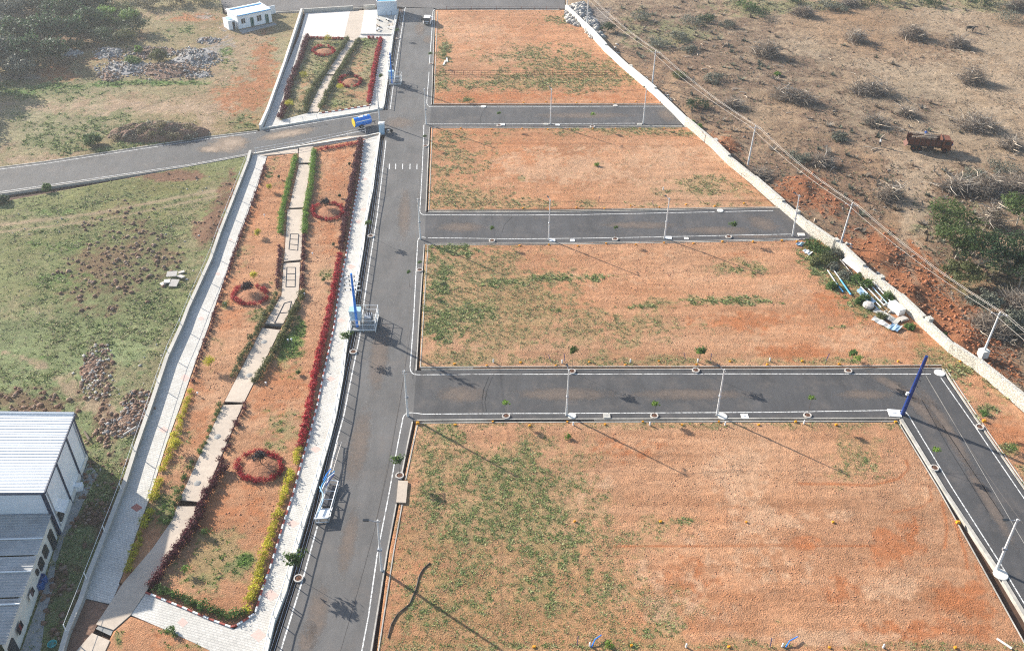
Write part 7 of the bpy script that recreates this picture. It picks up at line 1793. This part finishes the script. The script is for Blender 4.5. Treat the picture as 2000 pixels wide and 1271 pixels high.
for i, (x, y, rx, ry, h) in enumerate(HEAPS):
    lab = ['grey stone heap with white boulders nearest the wood', 'low brown rubble heap at the back of the stone field', 'mixed stone heap in the middle left', 'long brown and grey rubble heap at the front', 'large grey rubble heap at the right of the stone field', 'brownish rubble heap at the lower left corner', 'small rubble rise behind the round bush', 'small grey stone heap at the edge of the dark wood', 'small rubble heap nearest the cottage', 'pale gravel heap at the front right of the stone field'][i]
    sx = rx / G_scale(x, y); sy = ry / 3.0
    t = empty('rubble_heap', lab, 'rubble heap')
    hp = heap('heap_earth', x, y, sx, sy, h * .6, 'soil_brown' if i in (1, 3, 5, 6) else 'stone_grey', None, jag=.4); hp.parent = t
    stones('rubble', int(sx * sy * 24), blobs([(x, y, rx, ry, h * .8), (x, y + 2, rx * 1.4, ry * 1.3, .08)]), .19 if i != 9 else .15, ['stone_grey', 'stone_brown', 'stone_brown'] if i in (1, 3, 5, 6) else ST, 40 + i, par=t)
t = empty('rubble_heap', 'pile of broken brown stones beside the long garden wall', 'rubble heap'); hp = heap('heap_earth', 258, 816, 1.9, 1.9, .35, 'soil_brown', None, jag=.4); hp.parent = t
stones('rubble', 900, blobs([(258, 816, 24, 24, .3), (270, 790, 34, 30, .05), (235, 835, 40, 20, .03)]), .15, ['stone_brown', 'stone_grey', 'soil_brown'], 60, par=t)
t = empty('rubble_heap', 'scattered pinkish stones lying in the left field', 'rubble heap'); hp = heap('heap_earth', 178, 718, 1.3, 2.2, .25, 'soil_brown', None, jag=.4); hp.parent = t
stones('rubble', 620, blobs([(176, 720, 18, 34, .15), (195, 695, 24, 26, .04), (190, 750, 34, 30, .03)]), .13, ['stone_brown', 'stone_brown', 'soil_brown', 'stone_white'], 61, par=t)
t = empty('rubble_heap', 'white rubble beyond the far end of the stone wall', 'rubble heap'); hp = heap('heap_earth', 1135, 38, 4, 5, .5, 'stone_grey', None, jag=.4); hp.parent = t
stones('rubble', 800, blobs([(1130, 30, 26, 22, .6), (1155, 55, 14, 14, .4), (1165, 72, 14, 6, .2)]), .38, ['stone_white', 'stone_grey'], 62, par=t)
# clods on the turned earth patches and loose stones
def scat(patch, key, n, thr=.3):
    def f(n_, g):
        X, Y = patch.sample(n, int(g.integers(0, 9999))); patch.color(X, Y); d = patch.D[key]
        ok = (g.random(len(X)) < d) & (d > thr); Z = patch.height(X, Y)
        return np.stack([X[ok], Y[ok], Z[ok]], 1)
    return f
stones('clods', 0, scat(pL2, 'brown', 12000), .17, ['soil_brown', 'soil_brown', 'stone_brown'], 70, 'dark brown clods of turned earth in the left field')
stones('clods', 0, scat(pL2, 'turned', 4000), .14, ['soil_red', 'soil_brown'], 71, 'reddish clods along the heaps beside the garden wall')
stones('clods', 0, scat(pS, 'redbank', 16000), .15, ['soil_red', 'bank_soil', 'bank_soil'], 72, 'red brown clods of the banked earth beyond the stone wall')
stones('clods', 0, scat(pS, 'scrubd', 9000), .12, ['twig_brown', 'twig_grey', 'soil_brown'], 73, 'dark litter and clods scattered over the cleared scrub')
stones('loose_stones', 0, scat(pL2, 'dry', 1500), .10, ['stone_white', 'clay_ring', 'stone_grey'], 74, 'small pale stones scattered in the left field')
stones('loose_stones', 0, lambda n, g: blobs([(1700, 545, 20, 26, .1), (1740, 590, 20, 26, .1), (1650, 480, 14, 14, .1), (1300, 195, 14, 10, .2), (1260, 160, 14, 10, .2), (1205, 95, 14, 10, .2)])(160, g), .2, ['stone_white', 'clay_ring'], 75, 'pale stones along the back of the stone wall')
def soilclods(patch, n, size, seed, mats, lab, rej=('green',)):
    def f(n_, g):
        X, Y = patch.sample(n, seed); patch.color(X, Y); d = sum(patch.D.get(r, 0) for r in rej)
        c_ = fbm(X, Y, .25, 3, 55)
        ok = g.random(len(X)) < sstep(c_, .35, .65) * (1 - np.clip(d, 0, 1)); Z = patch.height(X, Y)
        return np.stack([X[ok], Y[ok], Z[ok] - .01], 1)
    stones('clods', 0, f, size, mats, seed, lab)
plain('clod_soil', (.44, .21, .12), .95, .25, 1.0)
soilclods(pD, 26000, .04, 81, ['clod_soil'], 'fine earth clods over the large near plot')
soilclods(pC, 14000, .045, 82, ['clod_soil'], 'fine earth clods over the third plot')
soilclods(pB2, 5000, .05, 83, ['clod_soil'], 'fine earth clods in the long right garden bed')
soilclods(pB1, 4000, .05, 84, ['clod_soil'], 'fine earth clods in the long left garden bed')

# ------------------------------------------------------------------ grass and weeds
GRN, MIX, DRY = [G1, G2, G3, G2], [G2, G3, DRY1, DRY2], [DRY1, DRY2, DRY3]
tufts(pD, 'grass', 170000, {'green': 1.0}, GRN, .15, seed=11, label='green weeds growing over the left half of the large near plot')
tufts(pD, 'grass', 190000, {'olive': .8, 'green': .6}, MIX + [G1], .12, .03, seed=12, label='thin dry and green grass on the large near plot')
tufts(pC, 'grass', 90000, {'green': 1.0}, GRN, .22, seed=13, label='green weed patches of the third plot')
tufts(pC, 'grass', 120000, {'olive': .8}, MIX, .15, .06, seed=14, label='thin dry grass over the third plot')
tufts(pB, 'grass', 60000, {'olive': .8, 'green': .9}, MIX, .20, .07, seed=15, label='thin grass over the second plot')
tufts(pA, 'grass', 60000, {'olive': .7, 'green': 1.0}, MIX + [G2], .26, .06, seed=16, label='thin grass over the farthest plot')
tufts(pV, 'grass', 6000, {'olive': .9, 'green': 1.0}, MIX, .26, seed=17, label='verge grass between the slanting lane and the wall')
for i, (p_, n_, l_) in enumerate([(pB1, 9000, 'left'), (pB2, 14000, 'right'), (pB3, 2500, 'lowest')]):
    tufts(p_, 'grass', n_, {'green': 1.0, 'lush': 1.2, 'olive': .6}, [G1, G2, (.11, .2, .03)], .22, .03, seed=18 + i, label='weeds in the %s bed of the long garden' % l_)
tufts(pN1, 'grass', 5000, {'green': 1.0, 'olive': .9}, MIX, .3, .1, seed=22, label='grass in the left bed of the north garden')
tufts(pN2, 'grass', 5000, {'green': 1.0, 'lush': 1.2, 'olive': .7}, MIX, .3, .1, seed=23, label='grass in the right bed of the north garden')
tufts(pL1, 'grass', 70000, {'green': 1.0, 'lush': 1.2}, GRN, .34, .15, seed=24, label='grass and weeds of the field north of the lane')
tufts(pL2, 'grass', 110000, {'green': 1.0, 'lush': 1.2}, [(.17, .23, .08), G2, G3, DRY3], .24, .30, seed=25, label='grass and weeds of the field south of the lane')
tufts(pS, 'grass', 90000, {'sage': 1.0, 'scrubd': .45}, [(.16, .17, .10), (.26, .215, .15), DRY2, (.17, .13, .09)], .34, .12, seed=26, label='dry scrub litter over the cleared land')
# tall weeds between plot and wall
for i, (x, y, R, h, m) in enumerate([(1585, 482, 1.6, 1.4, 'leaf_green'), (1600, 495, 2.2, 1.7, 'leaf_green'), (1612, 510, 1.8, 1.4, 'leaf_olive'), (1630, 500, 1.8, 1.2, 'leaf_grey'), (1592, 515, 1.3, .9, 'leaf_olive'), (1628, 525, 1.2, .8, 'leaf_grey'), (1690, 560, 1.5, 1.2, 'leaf_green'), (1672, 548, 1.3, 1.1, 'leaf_green'), (1625, 562, 1.2, .8, 'leaf_green'), (1690, 585, 1.2, .8, 'leaf_green'), (1735, 585, 1.2, 1.2, 'leaf_green'), (1650, 540, 1.6, .7, 'leaf_grey'), (1840, 660, 1.0, .7, 'leaf_green'), (1777, 640, .9, .5, 'leaf_green'), (1675, 590, .9, .6, 'leaf_green'), (1722, 620, 1.0, .5, 'leaf_olive')]):
    w_ = ['nearest the dead end lane', 'tallest, in the corner by the wall', 'olive, right of the tallest', 'greyish, against the wall', 'olive, beside the bare plot', 'greyish, above the left pipes', 'bright, against the wall at the middle', 'bright, above the thin pale pole', 'at the foot of the left pipes', 'beside the grey sack', 'above the white box', 'flat and grey between the pipes', 'under the wall near the bend', 'small, right of the cream sheet', 'left of the blue sheet', 'low, on the long pale sheet'][i]
    t = empty('weed_clump', 'weed clump by the stone wall, ' + w_, 'weeds', G(x, y)); V, F = leafcloud(620, (R * .6, R * .6, h * .4), R * .4, .15, 1500 + i, clumps=12, up=1.0); V[:, 2] = np.maximum(V[:, 2] + h * .35, 0); link('foliage', npmesh('foliage', V, F, m), t)
for i, (x, y) in enumerate([(440, 597), (520, 752), (387, 772), (611, 499), (595, 578), (563, 668), (570, 667), (517, 424)]):
    c = G(x, y); mb = MB(); mb.lathe([(.03, 0), (.03, .35), (.12, .36), (.13, .5), (.04, .56)], (0, 0, 0), 8); tag(mb.build('garden_light', 'white_paint', None, c), 'small white garden light ' + ['left of the middle flower ring', 'below the green patch, middle right bed', 'left of the lower path slab', 'right of the laddered slabs', 'beside the olive hedge bend', 'in the lush patch, left one', 'in the lush patch, right one', 'high in the left bed'][i], 'garden light', 'small lights in the garden')

# ------------------------------------------------------------------ fine litter of sticks over the cleared ground
def sticks(patch, n, L, seed, cols, lab):
    X, Y = patch.sample(n, seed); Z = patch.height(X, Y); r = np.random.default_rng(seed)
    c_ = fbm(X, Y, .3, 3, 61); ok = r.random(n) < sstep(c_, .36, .62); X, Y, Z = X[ok], Y[ok], Z[ok]; n = len(X)
    th = r.random(n) * 6.28; l = L * (.4 + r.random(n) ** 2 * 1.8); w = .022 + .03 * r.random(n)
    d = np.stack([np.cos(th), np.sin(th), r.normal(0, .12, n)], 1) * l[:, None]; s_ = np.stack([-np.sin(th), np.cos(th), 0 * th], 1) * w[:, None]
    p = np.stack([X, Y, Z + .07], 1); up = np.array([0, 0, .07])
    V = np.stack([p - d - s_, p - d + s_, p + d, p + up], 1).reshape(-1, 3)
    F = (np.array([[0, 2, 3], [2, 1, 3], [1, 0, 3]])[None] + (np.arange(n) * 4)[:, None, None]).reshape(-1, 3)
    C = np.repeat(np.array(cols)[r.integers(0, len(cols), n)], 4, axis=0)
    o = link('stick_litter', npmesh('stick_litter', V, F, 'grass_blades', C)); o['kind'] = 'stuff'; tag(o, lab, 'sticks')
tufts(pS, 'brush_litter', 3500, {'scrubd': .9, 'sage': .9}, [(.20, .165, .13), (.28, .235, .185), (.15, .115, .085), (.17, .17, .12)], .75, .05, seed=66, label='low dead brush scattered over the cleared land', blades=9, flat=.9)
sticks(pS, 26000, .45, 5, [(.42, .34, .25), (.30, .24, .18), (.16, .12, .09), (.22, .16, .12)], 'broken sticks littering the cleared scrub land')

# ------------------------------------------------------------------ thin morning haze
hz = MB(); hz.box((0, 520, 41.2), (1840, 1210, 85.2)); 
m = bpy.data.materials.new('haze_air'); m.use_nodes = True; MAT['haze_air'] = m
nt = m.node_tree; nt.nodes.remove(nt.nodes['Principled BSDF'])
pv = nt.nodes.new('ShaderNodeVolumePrincipled'); pv.inputs['Color'].default_value = (.90, .94, 1.0, 1); pv.inputs['Density'].default_value = .00026; pv.inputs['Anisotropy'].default_value = .45
nt.links.new(pv.outputs[0], nt.nodes['Material Output'].inputs['Volume'])
h_ = hz.build('haze', 'haze_air'); h_['kind'] = 'stuff'
